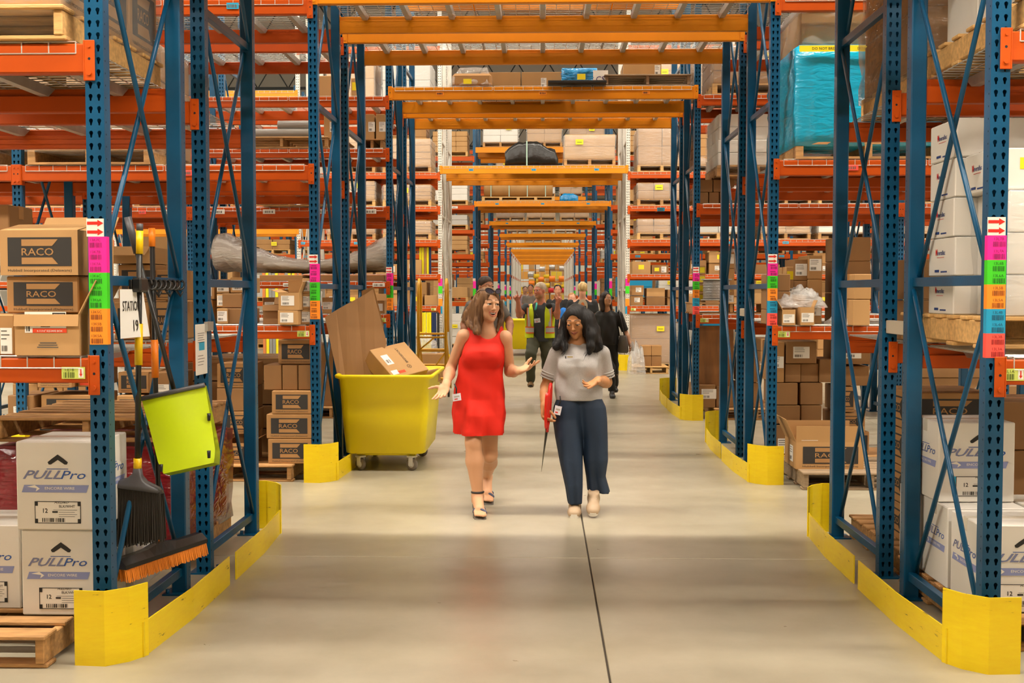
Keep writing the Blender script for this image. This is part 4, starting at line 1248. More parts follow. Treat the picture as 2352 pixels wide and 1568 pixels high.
pallet('pallet on the floor of the third rack behind the cart', -2.6, Y2 + .6, 0)
carton('large brown carton on the floor of the third rack behind the cart', -2.55, Y2 + .6, PH, .95, 1.0, .75, KRAFT2)
pallet('pallet on the floor of the third rack, outer place', -3.75, Y2 + .6, 0)
carton('large brown carton on the floor of the third rack, outer place', -3.75, Y2 + .6, PH, .95, 1.0, .6, KRAFT)
# third rack, cable-reel side
def cable_reel(label, x, y, z, r, w, m, axis=2, fl=None, name='cable_reel'):
    R = empty(name, (x, y, z), label, 'cable reel')
    c = (0, 0, 0) if axis == 2 else (0, 0, r)
    for a_, b_ in ((0, .018), (w - .018, w)):
        off = -w / 2 if axis != 2 else 0
        MB().lathe([(.01, a_ + off), (r, a_ + off), (r, b_ + off), (.01, b_ + off)], 24, c, axis).build('flange', fl or WOOD, R)
    off = -w / 2 if axis != 2 else 0
    n = 7; pr = [(r * .3, .018 + off)]
    for k in range(n):
        z0 = .018 + (w - .036) * k / n; z1 = .018 + (w - .036) * (k + 1) / n
        pr += [(r * .84, z0 + off + .001), (r * .88, (z0 + z1) / 2 + off), (r * .84, z1 + off - .001)]
    pr.append((r * .3, w - .018 + off))
    MB().lathe(pr, 24, c, axis).build('wound_cable', m, R)
    return R
SILV = mat('silver_cable', 'b8b6b4', .35, .6, bump=.5, bscale=50)
p = px(1645, 680, Y2 + .3)
cable_reel('reel of grey cable standing on the cable-reel shelf', p[0], Y2 + .3, Z1 + .16, .19, .27, SILV, 2, GALV)
pallet('small pallet under the grey cable reel', p[0] + .15, Y2 + .4, Z1, w=.95, d=.7, m=WOOD)
for k in range(4):
    cpx('small carton with yellow ticket beside the cable reel, %s from its shelf' % ORD[k], 1607 - k, 1625 + k % 2, 0, 0, Y2 + .55, .4, Z1 + .145 + k * .115, KRAFT3, ht=.11, prints=[stk('front', 0, .5, .09, .07, YELS)], tape=False)
stack('brown carton with sheet label between the posts by the cable reel', 1668, 1692, Y2 + .5, Z1 + .0, [.28, .28, .2], m=KRAFT, lab=stk('front', 0, .6, .12, .12, seed=6))
ply = MB().cbox((px(1606, 0, Y2 + .1)[0], Y2 + .12, .22), (px(1692, 0, Y2 + .1)[0], Y2 + .16, 1.14), .004)
tag(ply.build('plywood_sheet', mat('plywood', '8a5a2c', .6, var=.35, scale=2.2, stretch=(6, 6, .8), bump=.1)), 'dark grained plywood sheet under the cable-reel shelf', 'sheet')
pallet('pallet on the floor under the plywood sheet', 2.6, Y2 + .55, 0)
for k, (x0, x1, z0, hh, lab) in enumerate(((1600, 1650, .0, .28, 1), (1652, 1692, 0, .26, 0), (1612, 1650, .29, .2, 0), (1652, 1690, .27, .22, 0), (1668, 1692, .5, .28, 0), (1708, 1750, 0, .3, 0), (1708, 1752, .31, .3, 0))):
    cpx('brown carton on the floor near the plywood sheet, %s place' % ORD[k], x0, x1, 0, 0, Y2 + .1 - .03 * (k == 0) + (.1 if 1 < k < 5 else 0), .5, PH + z0 if k else PH, KRAFT2, ht=hh, prints=[stk('front', .2, .6, .18, .12, seed=2)] if lab else [])
for k, (x0, x1, z0) in enumerate(((1608, 1630, .012), (1632, 1655, .012), (1657, 1690, .012), (1608, 1640, .165), (1642, 1690, .165))):
    cpx('stacked brown carton high on the cable-reel rack, %s' % ORD[k], x0, x1, 0, 0, Y2 + .2, .6, 2.612 + z0 - (.0), KRAFT2, ht=.15, tape=False)
# wrapped loads on upper shelves of the third rack, right of the tunnel
load('wrapped load behind the blue posts above the cable-reel shelf, nearer the aisle', 2.6, Y2 + .56, 2.612 + .012 + .33, .95, 1.0, .62, CARTW, FILM, 51, nz=4, nx=3)
pallet('bare stack pallet under the wrapped load above the cable-reel shelf', 2.6, Y2 + .56, 2.612 + .012 + .165, w=1.0, d=1.0) if False else None
# ------------------------------------------------------------------ loads on the tunnel bays
ZT = 4.03 + .012
Y2 = 13.92
def tpx(x, Y): return px(x, 300, Y)[0]
for k, (x0, x1, hh, m_) in enumerate(((1105, 1196, .27, KRAFT3), (1198, 1300, .27, KRAFT3), (1432, 1520, .16, KRAFT3))):
    c, _ = cpx(['large tan carton on the tunnel bay beside the film-wrapped mound', 'large tan carton on the tunnel bay with a small tag', 'tan carton on the bare pallet over the aisle'][k], x0, x1, 0, 0, Y2 + (.55 if k < 2 else .2), .5, ZT + (PH if k == 2 else 0), m_, ht=hh, tape=False, prints=[stk('front', .0 if k < 2 else .4, .5, .07, .12, WHITE)] if k else [])
f = film_shell(.5, .5, .24, 61, .05, taper=.35, n=8)
L = empty('film_mound', (tpx(1085, Y2 + .1), Y2 + .26, ZT), 'mound of goods under clear film on the tunnel bay', 'bundle')
MB().cbox((-.24, -.24, 0), (.24, .24, .16), .03).build('carton', KRAFT, L); f.build('stretch_film', FILM, L)
s = MB(); s.rect((0, 0, 0), X3, Z3, -.05, -.03, .05, .03, 0); s.build('yellow_ticket', YELS, L, (-.05, -.30, .05))
f = film_shell(.40, .36, .23, 62, .03, n=8); o = tag(f.build('blue_bagged_carton', FILMBl, None, (tpx(1331, Y2 + .1), Y2 + .30, ZT)), 'bright blue bagged carton on the tunnel bay', 'carton')
s = MB(); s.rect((0, 0, 0), X3, Z3, -.05, -.035, .05, .035, 0); s.build('yellow_ticket', YELS, o, (.02, -.225, .12))
sg = MB(); sg.box((-.09, -.002, 0), (.09, .002, .2), 0); sg.text('CS', .1, (0, -.004, .06), X3, Z3, 1)
tag(sg.build('paper_sign', [PAPER, mat('violet_ink', '4a3a78', .6)], None, (tpx(1380, Y2), Y2 + .1, ZT)), 'white paper sign reading CS beside the blue bagged carton', 'sign')
tag(MB().cbox((-.35, -.12, 0), (.35, .12, .03), .003).build('black_flat_carton', BLACK, None, (tpx(1325, Y2), Y2 - .02, ZT + .01)), 'thin black flat carton lying before the blue bagged carton', 'carton')
pallet('weathered bare pallet on the tunnel bay before the tan carton', tpx(1488, Y2) , Y2 + .5, ZT, w=1.05, d=.9, m=WOODG)
# white-post tunnel
Y3_ = 22.75; Z3_ = 4.062
def lumpy(label, x, y, z, w, d, h, m, name, prof, cat, strap=None, group=None):
    """load with an outline of its own: prof is the top edge (u, height) from one end to the other"""
    r = np.random.RandomState(int(abs(x) * 100)); rings = []
    us = np.linspace(0, 1, 16)
    for u in us:
        hh = np.interp(u, [p[0] for p in prof], [p[1] for p in prof]) * h
        xx = (u - .5) * w; ring = []
        for (yy, zz) in ((-.5, 0), (-.5, .35), (-.49, .7), (-.45, .95), (-.2, 1.0), (.2, 1.0), (.45, .95), (.5, .6), (.5, 0)):
            ring.append((xx + r.uniform(-.01, .01), yy * d + r.uniform(-.02, .02), zz * hh + (r.uniform(-.015, .015) if zz else 0)))
        rings.append(ring)
    o = tag(MB().loft(rings).build(name, m, None, (x, y, z)), label, cat, group)
    for su in strap or []:
        hh = np.interp(su, [p[0] for p in prof], [p[1] for p in prof]) * h; xx = (su - .5) * w
        MB().box((xx - .012, -.53 * d, 0), (xx + .012, -.51 * d, hh * .98)).build('strap', mat('pale_strap', 'a9c4b2', .4), o)
    return o
lumpy('black-wrapped irregular load strapped on the white-post tunnel bay', tpx(1221, Y3_), Y3_ + .55, Z3_, 1.05, 1.0, .5, FILMK, 'black_wrapped_load', [(0, .62), (.22, .98), (.62, 1.0), (.78, .75), (.93, .7), (1, .3)], 'pallet load', [.41])
load('film-wrapped tan load with yellow ticket on the white-post tunnel bay', tpx(1355, Y3_), Y3_ + .55, Z3_, 1.0, 1.0, .48, KRAFT3, FILM, 63, nx=1, nz=2, nd=1, taper=.0)
# tunnel bays beyond
Y4_, Z4_ = 31.3, 4.042
R_ = empty('paper_roll_bundle', (tpx(1190, Y4_), Y4_ + .5, Z4_), 'long tan paper roll strapped on the bay beyond the white posts', 'roll')
MB().lathe([(.26, -.95), (.275, -.93), (.275, .93), (.26, .95)], 20, (0, 0, .42), 0).build('roll', KRAFT3, R_)
for i in range(4): MB().box((-.75 + .5 * i - .012, -.3, .12), (-.75 + .5 * i + .012, -.284, .66)).build('strap', mat('pale_strap', 'a9c4b2', .4), R_)
mb = MB().box((-1.0, -.35, 0), (1.0, .35, .03)).box((-1.0, -.35, .1), (1.0, .35, .13))
for i in range(5): mb.box((-1 + .48 * i, -.35, .03), (-.92 + .48 * i, .35, .1))
mb.build('pallet_base', WOODL, R_)
lumpy('bright blue bag on the bay beyond the white posts', tpx(1308, Y4_), Y4_ + .5, Z4_, .5, .6, .22, FILMBl, 'blue_bag', [(0, .7), (.2, 1), (.8, 1), (1, .6)], 'bag')
load('wrapped load with dim cartons on the second far bay, one side', tpx(1172, 40.1), 40.6, 4.042, 1.0, 1.0, .6, KRAFT2, FILM, 64)
load('wrapped load with yellow ticket in the middle of the second far bay', tpx(1243, 40.1), 40.6, 4.042, 1.0, 1.0, .45, KRAFT3, FILM, 65)
load('wrapped load with yellow ticket at the far edge of the second far bay', tpx(1320, 40.1), 40.6, 4.042, 1.0, 1.0, .4, KRAFT3, FILM, 66)
for k, (x, y) in enumerate(((1188, 48.7), (1245, 48.7), (1300, 48.7), (1225, 57.4), (1270, 57.4))):
    load('small wrapped load on the %s far bay, %s' % (['third', 'third', 'third', 'fourth', 'fourth'][k], ['ladder side', 'middle', 'handbag side', 'ladder side', 'handbag side'][k]), tpx(x, y), y + .6, 4.042, .88, 1.0, .35, [KRAFT, KRAFT3, CARTW][k % 3], FILM, 70 + k)
for r in (4, 5, 6):
    tunnel('upper yellow tunnel bay of the %s rack beyond the white posts' % ['first', 'second', 'third'][r - 4], ROWS[r], -HX, HX, 5.5 + .1 * (r > 4), .15, rows=2, gap=FLUE, deck=False, conn=False)
    for k, (x, h) in enumerate(((-1.15, .55), (0.05, .7), (1.2, .6))):
        load('wrapped load on the upper bay of the %s rack beyond the white posts, %s place' % (['first', 'second', 'third'][r - 4], ORD[k]), x, ROWS[r] + .55, 5.51 + .1 * (r > 4), .95, 1.0, h, [KRAFT, CARTW, KRAFT3][(k + r) % 3], FILM, 400 + r * 5 + k)
# loads over the nearest tunnel (out of frame, they shade the floor)
for k, (x, y) in enumerate(((-1.2, 4.75), (-.05, 4.75), (1.15, 4.75), (-1.1, 6.19), (.1, 6.19), (1.2, 6.19))):
    load('added shade-casting load low on the nearest tunnel bay, %s place' % ORD[k], x, y + .55, 4.042, 1.08, 1.02, .8, KRAFT, FILM, 180 + k, yellow=False, wrap=False)

for k, (x, y) in enumerate(((-1.15, 4.75), (0.05, 4.75), (1.2, 4.75), (-.6, 6.19), (.9, 6.19), (-1.2, 9.31), (.1, 9.31), (1.2, 9.31), (-.5, 10.75), (1.0, 10.75), (-1.0, 13.92), (1.1, 13.92), (0.0, 15.36))):  # stock on the added upper level, put in to shade the floor
    load('added shade-casting load on the upper tunnel bay, %s place from the camera' % (ORD + ['thirteenth'])[k], x, y + .55, 5.462, 1.05, 1.05, .9, KRAFT, FILM, 80 + k, yellow=False, wrap=False)

short = {(0, -1): 'broom rack', (0, 1): 'white-carton rack', (1, -1): 'cart rack', (1, 1): 'cyan-load rack', (2, -1): 'leaning-cardboard rack', (2, 1): 'cable-reel rack', (3, -1): 'ladder-side white-post rack', (3, 1): 'handbag-side white-post rack',
         (4, -1): 'ladder-side rack past the white posts', (4, 1): 'handbag-side rack past the white posts', (5, -1): 'ladder-side second far rack', (5, 1): 'handbag-side second far rack'}
# unseen rows behind the camera and upper stock, added to block the lamps
for r, y in enumerate((0.12, -4.5)):
    nm = ['added light-blocking row just behind the camera', 'second added light-blocking row behind the camera'][r]
    tunnel('yellow tunnel bay of the ' + nm, y, -HX, HX, 4.03, .15, rows=2, gap=FLUE, deck=False, conn=False)
    for s in (-1, 1):
        rack('blue pallet rack of the %s, %s side' % (nm, 'broom' if s < 0 else 'white-carton'), y, xs_of(s, 3), [L1, L2, L3, (5.25, .12)], holes=0, front_only=True, brace=False, deck=False)
    for k in range(3):
        load('stock on the tunnel bay of the %s, %s place' % (nm, ORD[k]), -1.2 + 1.2 * k, y + 1.25, 4.04, 1.15, 2.4, .65, KRAFT2, None, 0, nx=1, nz=1, nd=1, yellow=False, wrap=False, pal=False)
        for s in (-1, 1):
            load('tall stock in the %s, %s side, %s place' % (nm, 'broom' if s < 0 else 'white-carton', ORD[k]), s * (2.6 + 1.25 * k), y + 1.25, 2.6, 1.15, 2.3, 1.6, KRAFT2, None, 0, nx=1, nz=1, nd=1, yellow=False, wrap=False, pal=False)
for r, y in ((0, 4.75), (1, 9.31)):
    for s in (-1, 1):
        for k in range(3):
            for z, h in ((3.94, 1.1), (5.28, 1.2)):
                if r == 1 and z < 4: continue
                load('added light-blocking upper stock of the %s, %s place, %s level' % (short[(r, s)], ORD[k], 'fourth' if z > 4 else 'third'), s * (2.55 + 1.18 * k), y + 1.25, z, 1.05, 2.3, h, KRAFT2, None, 0, nx=1, nz=1, nd=1, yellow=False, wrap=False, pal=False)

# ------------------------------------------------------------------ fill for the racks farther back
lvn = {0: 'floor', Z1: 'lowest shelf', 1.912: 'second shelf', 2.596: 'middle shelf', 3.262: 'fourth shelf', 3.932: 'high shelf', 5.262: 'top shelf'}
OFF3 = lambda r: -.17 if r == 3 else 0
def bay_x(s, b): return s * (HX + BAY * (b + .5))
def seen(x, y, z):
    u, v = topx((x, y, z)); return -60 < u < W + 60 and -80 < v < H
PALEG = mat('pale_grey_goods', 'b9b3aa', .5); BLUEG = mat('blue_goods', '1c9ccf', .45)
def fill_loads(r, s, b, z, Y, n=2, hmax=.9, seed=0, depth=1.0, kinds=(KRAFT, KRAFT3, KRAFT2), rear=False):
    rr = random.Random(seed)
    kinds = tuple(kinds) * 3 + (PALEG,) + ((BLUEG,) if seed % 9 == 4 else ())
    for k in range(n):
        x = (bay_x(s, b) + s * (-.56 + 1.12 * k) if n == 2 else bay_x(s, b)) + OFF3(r)
        if not seen(x, Y, z + .3): continue
        h = hmax * rr.uniform(.6, 1.0)
        load('wrapped load, %s bay, %s place, %s, %s' % (ORD[b], ORD[k], lvn.get(z, 'shelf'), short[(r, s)]), x, Y + .54, z, .95, depth, h, rr.choice(kinds), FILM, seed * 7 + k,
             nz=rr.choice((2, 3, 4)), nx=rr.choice((1, 2, 3)), nd=1, yellow=rr.random() < .6, pm=rr.choice((WOOD, WOODL)), wrap=r < 4, group='wrapped pallet loads', taper=rr.choice((0, 0, .5, .9)) if h > .35 else 0)
def fill_cartons(r, s, b, z, Y, hmax=.5, seed=0, gap=.25, wmax=.5, tick=.4):
    rr = random.Random(seed); x = HX + BAY * b + .08; k = 0
    while x < HX + BAY * (b + 1) - .3:
        w = rr.uniform(.24, wmax); h = rr.uniform(.16, .3); n = max(1, int(hmax / h * rr.uniform(.4, 1.0)))
        if rr.random() < gap: x += w * .7; continue
        if x + w > HX + BAY * (b + 1) - .06: break
        if seen(s * (x + w / 2), Y, z + .2):
            for t in range(n):
                c = carton('brown carton, %s tier, stack %s, %s bay, %s, %s' % (ORD[t], ['one', 'two', 'three', 'four', 'five', 'six', 'seven', 'eight', 'nine', 'ten'][min(k, 9)], ORD[b], lvn.get(z, 'shelf'), short[(r, s)]), s * (x + w / 2) + OFF3(r), Y + .12 + .25 + rr.uniform(0, .06), z + t * h, w, .5, h - .004, rr.choice((KRAFT, KRAFT2, KRAFT3)), rot=rr.uniform(-.04, .04), tape=False)
                q = rr.random()
                if q < tick: sticker(c, w, .5, h, 'front', rr.uniform(-.2, .2), .55, .11, .09, rr.choice((YELS, PAPER, PAPER)), t)
                elif q < .55: sticker(c, w, .5, h, 'front', -.2, .5, .09, .07, YELS, t); sticker(c, w, .5, h, 'front', .22, .5, .1, .12, PAPER, t)
            k += 1
        x += w + rr.uniform(.02, .08)
Y2B = 15.36
fill_cartons(2, -1, 1, Z1, 13.92, .4, 101); fill_loads(2, -1, 1, 0, 13.92, 2, .8, 102); fill_loads(2, -1, 1, 2.596, 13.92, 2, .5, 103)
fill_cartons(2, 1, 1, Z1, 13.92, .45, 104); fill_loads(2, 1, 1, 0, 13.92, 2, .8, 105); fill_loads(2, 1, 1, 2.596 + .028, 13.92, 2, .6, 106)
fill_cartons(1, 1, 1, Z1, 9.31, .5, 107); fill_loads(1, 1, 1, 0, 9.31, 1, .8, 108)
fill_loads(1, -1, 1, 0, 9.31, 1, .5, 109); fill_cartons(1, -1, 1, Z1, 9.31, .5, 110)
fill_loads(2, 1, 0, 3.932, 13.92, 2, .5, 111); fill_loads(1, 1, 0, 3.932, 9.31, 2, .5, 112); fill_loads(1, -1, 0, 3.932, 9.31, 2, .5, 113); fill_loads(0, 1, 0, 0, 6.19 + 20, 0, .5, 114)
for s in (-1, 1):
    for b in range(4):
        sd = 200 + b * 10 + (5 if s > 0 else 0)
        if s < 0 and b: continue
        if not (s > 0 and b == 0): fill_loads(3, s, b, 0, 22.75, 2, .8, sd)
        fill_cartons(3, s, b, Z1, 22.75, .5, sd + 1, gap=.1)
        if b < 3: fill_cartons(3, s, b, 1.912, 22.75, .5, sd + 2, gap=.2)
        fill_loads(3, s, b, 2.596, 22.75, 2, .4, sd + 3, kinds=(KRAFT, KRAFT3, CARTW))
        if b < 3: fill_loads(3, s, b, 3.262, 22.75, 2, .4, sd + 4, kinds=(KRAFT, KRAFT3, CARTW))
        fill_loads(3, s, b, 3.932, 22.75, 2, .9, sd + 6, kinds=(KRAFT, KRAFT3, CARTW))
        fill_loads(3, s, b, 5.262, 22.75, 2, .9, sd + 7)
    for b in range(4):
        sd = 200 + b * 10 + (5 if s > 0 else 0)
        if b < 3:
            for z, h in ((0, .9), (Z1, .9), (2.596, .4), (3.262, .4), (3.932, .9), (5.262, .9)):
                fill_loads(4, s, b, z, 31.3, 2, h, sd + 300 + int(z * 10), kinds=(KRAFT, KRAFT3, CARTW))
        if b < 2:
            for z, h in ((0, .9), (Z1, .9), (2.596, .4), (3.932, .9)):
                fill_loads(5, s, b, z, 40.1, 2, h, sd + 500 + int(z * 10))
# tall brown wrapped load and clear-wrapped pallet on the cross aisle, handbag side
p = px(1490, 720, 22.9)
L = load('tall brown stretch-wrapped load behind the handbag side white post', tpx(1492, 22.9) + .06, 23.4, 0, .8, .9, .98, KRAFT, FILM, 91, nx=1, nz=2, nd=1, pm=WOODL)
pallet('pale pallet on the cross aisle floor before the tall wrapped load', tpx(1500, 21.6), 22.1, 0, w=.66, d=.8, m=WOODL)
for k in range(4):
    carton('small carton on the pale cross-aisle pallet, %s' % ['near low', 'far low', 'near high', 'far high'][k], tpx(1490 + 24 * (k % 2), 21.6), 22.05, PH + (k // 2) * .2, .19, .4, .19, KRAFT2 if k < 2 else KRAFT, tape=False)
f = crumple(.35, .3, .62, 14); tag(f.build('film_tail', CLEARB, None, (tpx(1466, 21.5), 21.7, 0.0)), 'loose tail of clear film hanging at the cross-aisle pallet', 'film')
carton('brown carton with yellow ticket on the floor behind the ladder', tpx(985, 19.4), 19.6, 0, .45, .4, .5, KRAFT)
tag(crumple(.4, .36, .34, 24).build('plastic_bag', CLEARB, None, (tpx(975, 19.4), 19.6, .5)), 'clear plastic bag on the carton behind the ladder', 'plastic bag')
# vertical stock of yellow and grey strips standing behind the ladder and third rack
def strips(label, xa, xb, Y, z0, z1, cols, cat='strip'):
    a_, b_ = tpx(xa, Y), tpx(xb, Y); n = len(cols)
    for k, m_ in enumerate(cols):
        x = a_ + (b_ - a_) * (k + .5) / n; w = (b_ - a_) / n * .44
        mb = MB().cbox((-w, -.02, 0), (w, .02, z1 - z0), .004)
        o = tag(mb.build('upright_strip', m_, None, (x, Y, z0)), label % ORD[k], cat, 'upright strips'); o.rotation_euler = (.02, .004 * math.sin(k * 3), 0)
YS = mat('yellow_strip', 'e8d912', .4); GS = mat('grey_strip', '8a8a86', .4); NS = mat('navy_strip', '1c2f55', .4); OS = mat('copper_strip', 'd8844a', .35, .3)
strips('yellow or dark upright strip standing behind the ladder, %s from the cart', 960, 1008, 22.6, 0.0, 1.15, [YS, YS, YS, YS, YS, NS, NS, BLACK])
strips('upright strip standing behind the tube bundle, %s from the broom rack', 600, 690, 22.2, 0.0, 2.1, [OS, YS, GS, GS, YS, OS, OS, GS, YS, YS, OS, OS])
strips('upright yellow strip on the ladder side shelf, %s from the cart', 962, 990, 22.95, 1.914, 2.45, [YS, YS, KRAFT, YS, NS])
# yellow-ticketed stock closing the view behind the reels
YC = [mat('yellow_carton', 'e8c63a', .6), mat('amber_carton', 'e0a048', .6), KRAFT3, CARTW]
rr_ = random.Random(5)
for i in range(9):
    for k in range(6):
        carton('distant carton behind the reel stand, column %s, %s from the floor' % (['one', 'two', 'three', 'four', 'five', 'six', 'seven', 'eight', 'nine'][i], ORD[k]), -1.95 + i * .49, 101.2, k * .68, .46, .6, .66, rr_.choice(YC), tape=False, group='distant cartons behind the reels')
# ------------------------------------------------------------------ reels on the stand at the end of the aisle
YR = 99.0
st = empty('reel_stand', (0, YR, 0), 'tall stand of cable reels closing the end of the aisle', 'stand')
for x in (-1.9, -.62, .62, 1.9):
    MB().box((x - .05, -.3, 0), (x + .05, .3, 4.6)).build('upright', mat('dark_stand', '5a4636', .5), st)
for z in (.55, 1.55, 2.5, 3.5):
    MB().box((-1.95, -.33, z - .06), (1.95, -.28, z)).build('shelf_bar', YELLOWB, st)
RC = {'s': SILV, 'o': mat('orange_cable', 'f08214', .4, bump=.4, bscale=40), 'r': mat('red_cable', 'd01e28', .4, bump=.4, bscale=40), 'y': mat('yellow_cable', 'ecc81c', .4, bump=.4, bscale=40)}
rl = [('s', 1219, 631, 7), ('s', 1245, 618, 7), ('s', 1268, 614, 7), ('s', 1291, 617, 7), ('y', 1232, 634, 6), ('o', 1243, 641, 6.5), ('o', 1268, 640, 8), ('o', 1290, 640, 7.5), ('y', 1255, 634, 5), ('r', 1266, 666, 6.5), ('r', 1293, 666, 6.5), ('o', 1221, 650, 6), ('y', 1256, 655, 6), ('y', 1280, 655, 5), ('y', 1296, 657, 5)]
nmr = {'s': 'silver', 'o': 'orange', 'r': 'red', 'y': 'yellow'}
for k, (c_, x, y, r) in enumerate(rl):
    p = px(x, y, YR - .5); rad = r / FPX * (YR - .5)
    cable_reel('%s cable reel on the far stand, %s across the rows' % (nmr[c_], (ORD + ['thirteenth', 'fourteenth', 'fifteenth'])[k]), p[0], YR - .45 - .01 * (k % 3), p[2] - rad, rad, .5, RC[c_], 0, RC[c_] if c_ != 's' else GALV)
# ------------------------------------------------------------------ cleaning station on the nearest frame
BPL = mat('black_plastic', '1b1a18', .35); GPL = mat('grey_plastic', '4d4b4e', .4); YPL = mat('yellow_plastic', 'f2c500', .35); OPL = mat('orange_plastic', 'ff8a12', .4)
LIMEP = mat('lime_plastic', 'c0d60a', .38); BRIS = mat('dark_bristle', '2c2620', .7); OBR = mat('orange_bristle', 'f08a1c', .6)
def handle(P, pts, r, m, name='handle'):
    return MB().tube(pts, r, 10).build(name, m, P)
def rel(P, p): return np.array(p, float) - np.array(P.location)
# upright broom
a, b = px(321, 520, 5.12), px(316, 1060, 5.14)
B = empty('broom', b, 'upright broom with yellow grips and dark bristles hanging at the frame', 'broom')
def along(u): return rel(B, a + (b - a) * u)
handle(B, [along(0), along(1)], .0135, BPL)
handle(B, [along(-.012), along(.018)], .0155, GPL, 'end_cap')
handle(B, [along(.018), along(.115)], .0165, YPL, 'grip'); handle(B, [along(.41), along(.585)], .0185, YPL, 'grip')
handle(B, [along(.985), along(1.035)], .019, YPL, 'collar')
c = b + np.array([0, 0, -.03])
hd = []
for u, hw, hd_ in ((0, .018, .018), (.3, .022, .02), (.55, .045, .03), (.8, .105, .036), (1, .118, .04)):
    z = -.03 - .095 * u; cx = .0
    ring = []
    for k in range(16):
        an = 2 * math.pi * k / 16
        ring.append((cx + hw * np.sign(math.cos(an)) * abs(math.cos(an)) ** .6, hd_ * np.sign(math.sin(an)) * abs(math.sin(an)) ** .6, z - .02 * math.cos(an) * u))
    hd.append(ring)
MB().loft(hd[::-1]).build('broom_head', GPL, B)
mb = MB(); rr = random.Random(2)
for i in range(46):
    for j in range(3):
        u = i / 45 * 2 - 1; v = j - 1
        x0, y0 = u * .108, v * .024
        z0 = -.118 - .02 * u
        x1 = x0 * 1.10 + rr.uniform(-.006, .006); z1 = -.375 + .015 * u + rr.uniform(-.008, .008)
        mb.tube([(x0, y0, z0), (x1, y0 * 1.5 + rr.uniform(-.006, .006), z1)], [.0042, .0034], 4, smooth=False)
o = mb.build('bristles', BRIS, B); o['kind'] = 'stuff'
# push broom
a, b = px(349, 545, 5.33), px(366, 1240, 5.34)
B2 = empty('push_broom', b, 'push broom with orange grip and orange bristles under a wide dark head', 'broom')
def al2(u): return rel(B2, a + (b - a) * u)
handle(B2, [al2(0), al2(1)], .0125, BPL); handle(B2, [al2(-.03), al2(.03)], .016, OPL, 'hang_cap'); handle(B2, [al2(.335), al2(.46)], .0175, OPL, 'grip'); handle(B2, [al2(.965), al2(1.02)], .0165, OPL, 'collar')
e0, e1 = rel(B2, px(268, 1300, 5.05)), rel(B2, px(457, 1238, 5.62))
e0[2] = e1[2] = -.05
d_ = (e1 - e0); Ln = np.linalg.norm(d_); d_ /= Ln; n_ = np.array([d_[1], -d_[0], 0])
rings = []
for u in np.linspace(0, 1, 13):
    p = e0 + d_ * Ln * u; hz = .028 + .022 * math.exp(-((u - .5) / .12) ** 2)
    rings.append([tuple(p + n_ * q + Z3 * w_) for q, w_ in ((.05, -.02), (.05, 0), (.018, hz), (-.018, hz), (-.05, 0), (-.05, -.02))])
MB().loft(rings, smooth=False).build('head', BPL, B2)
mb = MB()
for i in range(70):
    for j in range(4):
        p = e0 + d_ * Ln * (i + .5) / 70 + n_ * (-.042 + .028 * j)
        mb.tube([tuple(p - Z3 * .018), tuple(p + n_ * (-.012 + .008 * j) + d_ * rr.uniform(-.004, .004) - Z3 * (.075 + rr.uniform(0, .008)))], [.0036, .003], 4, smooth=False)
o = mb.build('bristles', OBR, B2); o['kind'] = 'stuff'
# long handled dustpan
q = [px(325, 916, 5.2), px(471, 884, 5.22), px(501, 1062, 5.14), px(373, 1090, 5.12)]
D = empty('lobby_dustpan', px(412, 1000, 5.2), 'lime green long-handled dustpan hanging tilted beside the brooms', 'dustpan')
q = [rel(D, p) for p in q]
nn = np.cross(q[1] - q[0], q[3] - q[0]); nn /= np.linalg.norm(nn); nn *= -1 if nn[1] > 0 else 1
def bil(u, v): return (q[0] * (1 - u) + q[1] * u) * (1 - v) + (q[3] * (1 - u) + q[2] * u) * v
mb = MB(); N = 12
rng2 = [[], []]
front, back = [], []
def rc(u, v):       # rounded lower corners
    return bil(u, v)
g = []
for j in range(N + 1):
    for i in range(N + 1):
        u, v = i / N, j / N
        bul = .018 * math.sin(math.pi * u) * math.sin(math.pi * min(1, v * 1.0)) + .025 * (v ** 3)
        sq = 1 - .10 * max(0, v - .86) / .14
        g.append(tuple(bil(.5 + (u - .5) * sq, v) - nn * -bul))
fs = [(j * (N + 1) + i, (j + 1) * (N + 1) + i, (j + 1) * (N + 1) + i + 1, j * (N + 1) + i + 1) for j in range(N) for i in range(N)]
mb.add(g, fs, 0, True)
g2 = [tuple(np.array(p) - nn * .006 - nn * (.07 if False else 0)) for p in g]
mb.add(g2, [f[::-1] for f in fs], 0, True)
dep = .10
def wall_(idx, sgn):
    vs = []
    for i in idx: vs += [g[i], tuple(np.array(g[i]) - nn * dep * (.25 + .75 * ((i // (N + 1)) / N)))]
    mb.add(vs, [(2 * k, 2 * k + 1, 2 * k + 3, 2 * k + 2) for k in range(len(idx) - 1)] + [(2 * k + 2, 2 * k + 3, 2 * k + 1, 2 * k) for k in range(len(idx) - 1)], 0, False)
wall_([j * (N + 1) for j in range(N + 1)], 1); wall_([j * (N + 1) + N for j in range(N + 1)], 1); wall_([N * (N + 1) + i for i in range(N + 1)], 1)
mb.build('pan', LIMEP, D)
MB().tube([tuple(q[0] + nn * .006), tuple(q[1] + nn * .006)], .011, 6).build('rubber_lip', GPL, D)
for u, v in ((.07, .94), (.92, .9), (.985, .42)):
    p = bil(u, v) + nn * .045 * (v > .5) + nn * .012; MB().tube([tuple(p + Z3 * .018), tuple(p - Z3 * .016)], [.009, .007], 6).build('hinge_peg', BPL, D)
h0, h1 = rel(D, px(293, 498, 5.16)), rel(D, px(402, 905, 5.26))
handle(D, [h0, h0 + (h1 - h0) * .2], .0175, GPL, 'grip'); handle(D, [h0 + (h1 - h0) * .18, h1 + (h1 - h0) * .3], .0115, BPL)
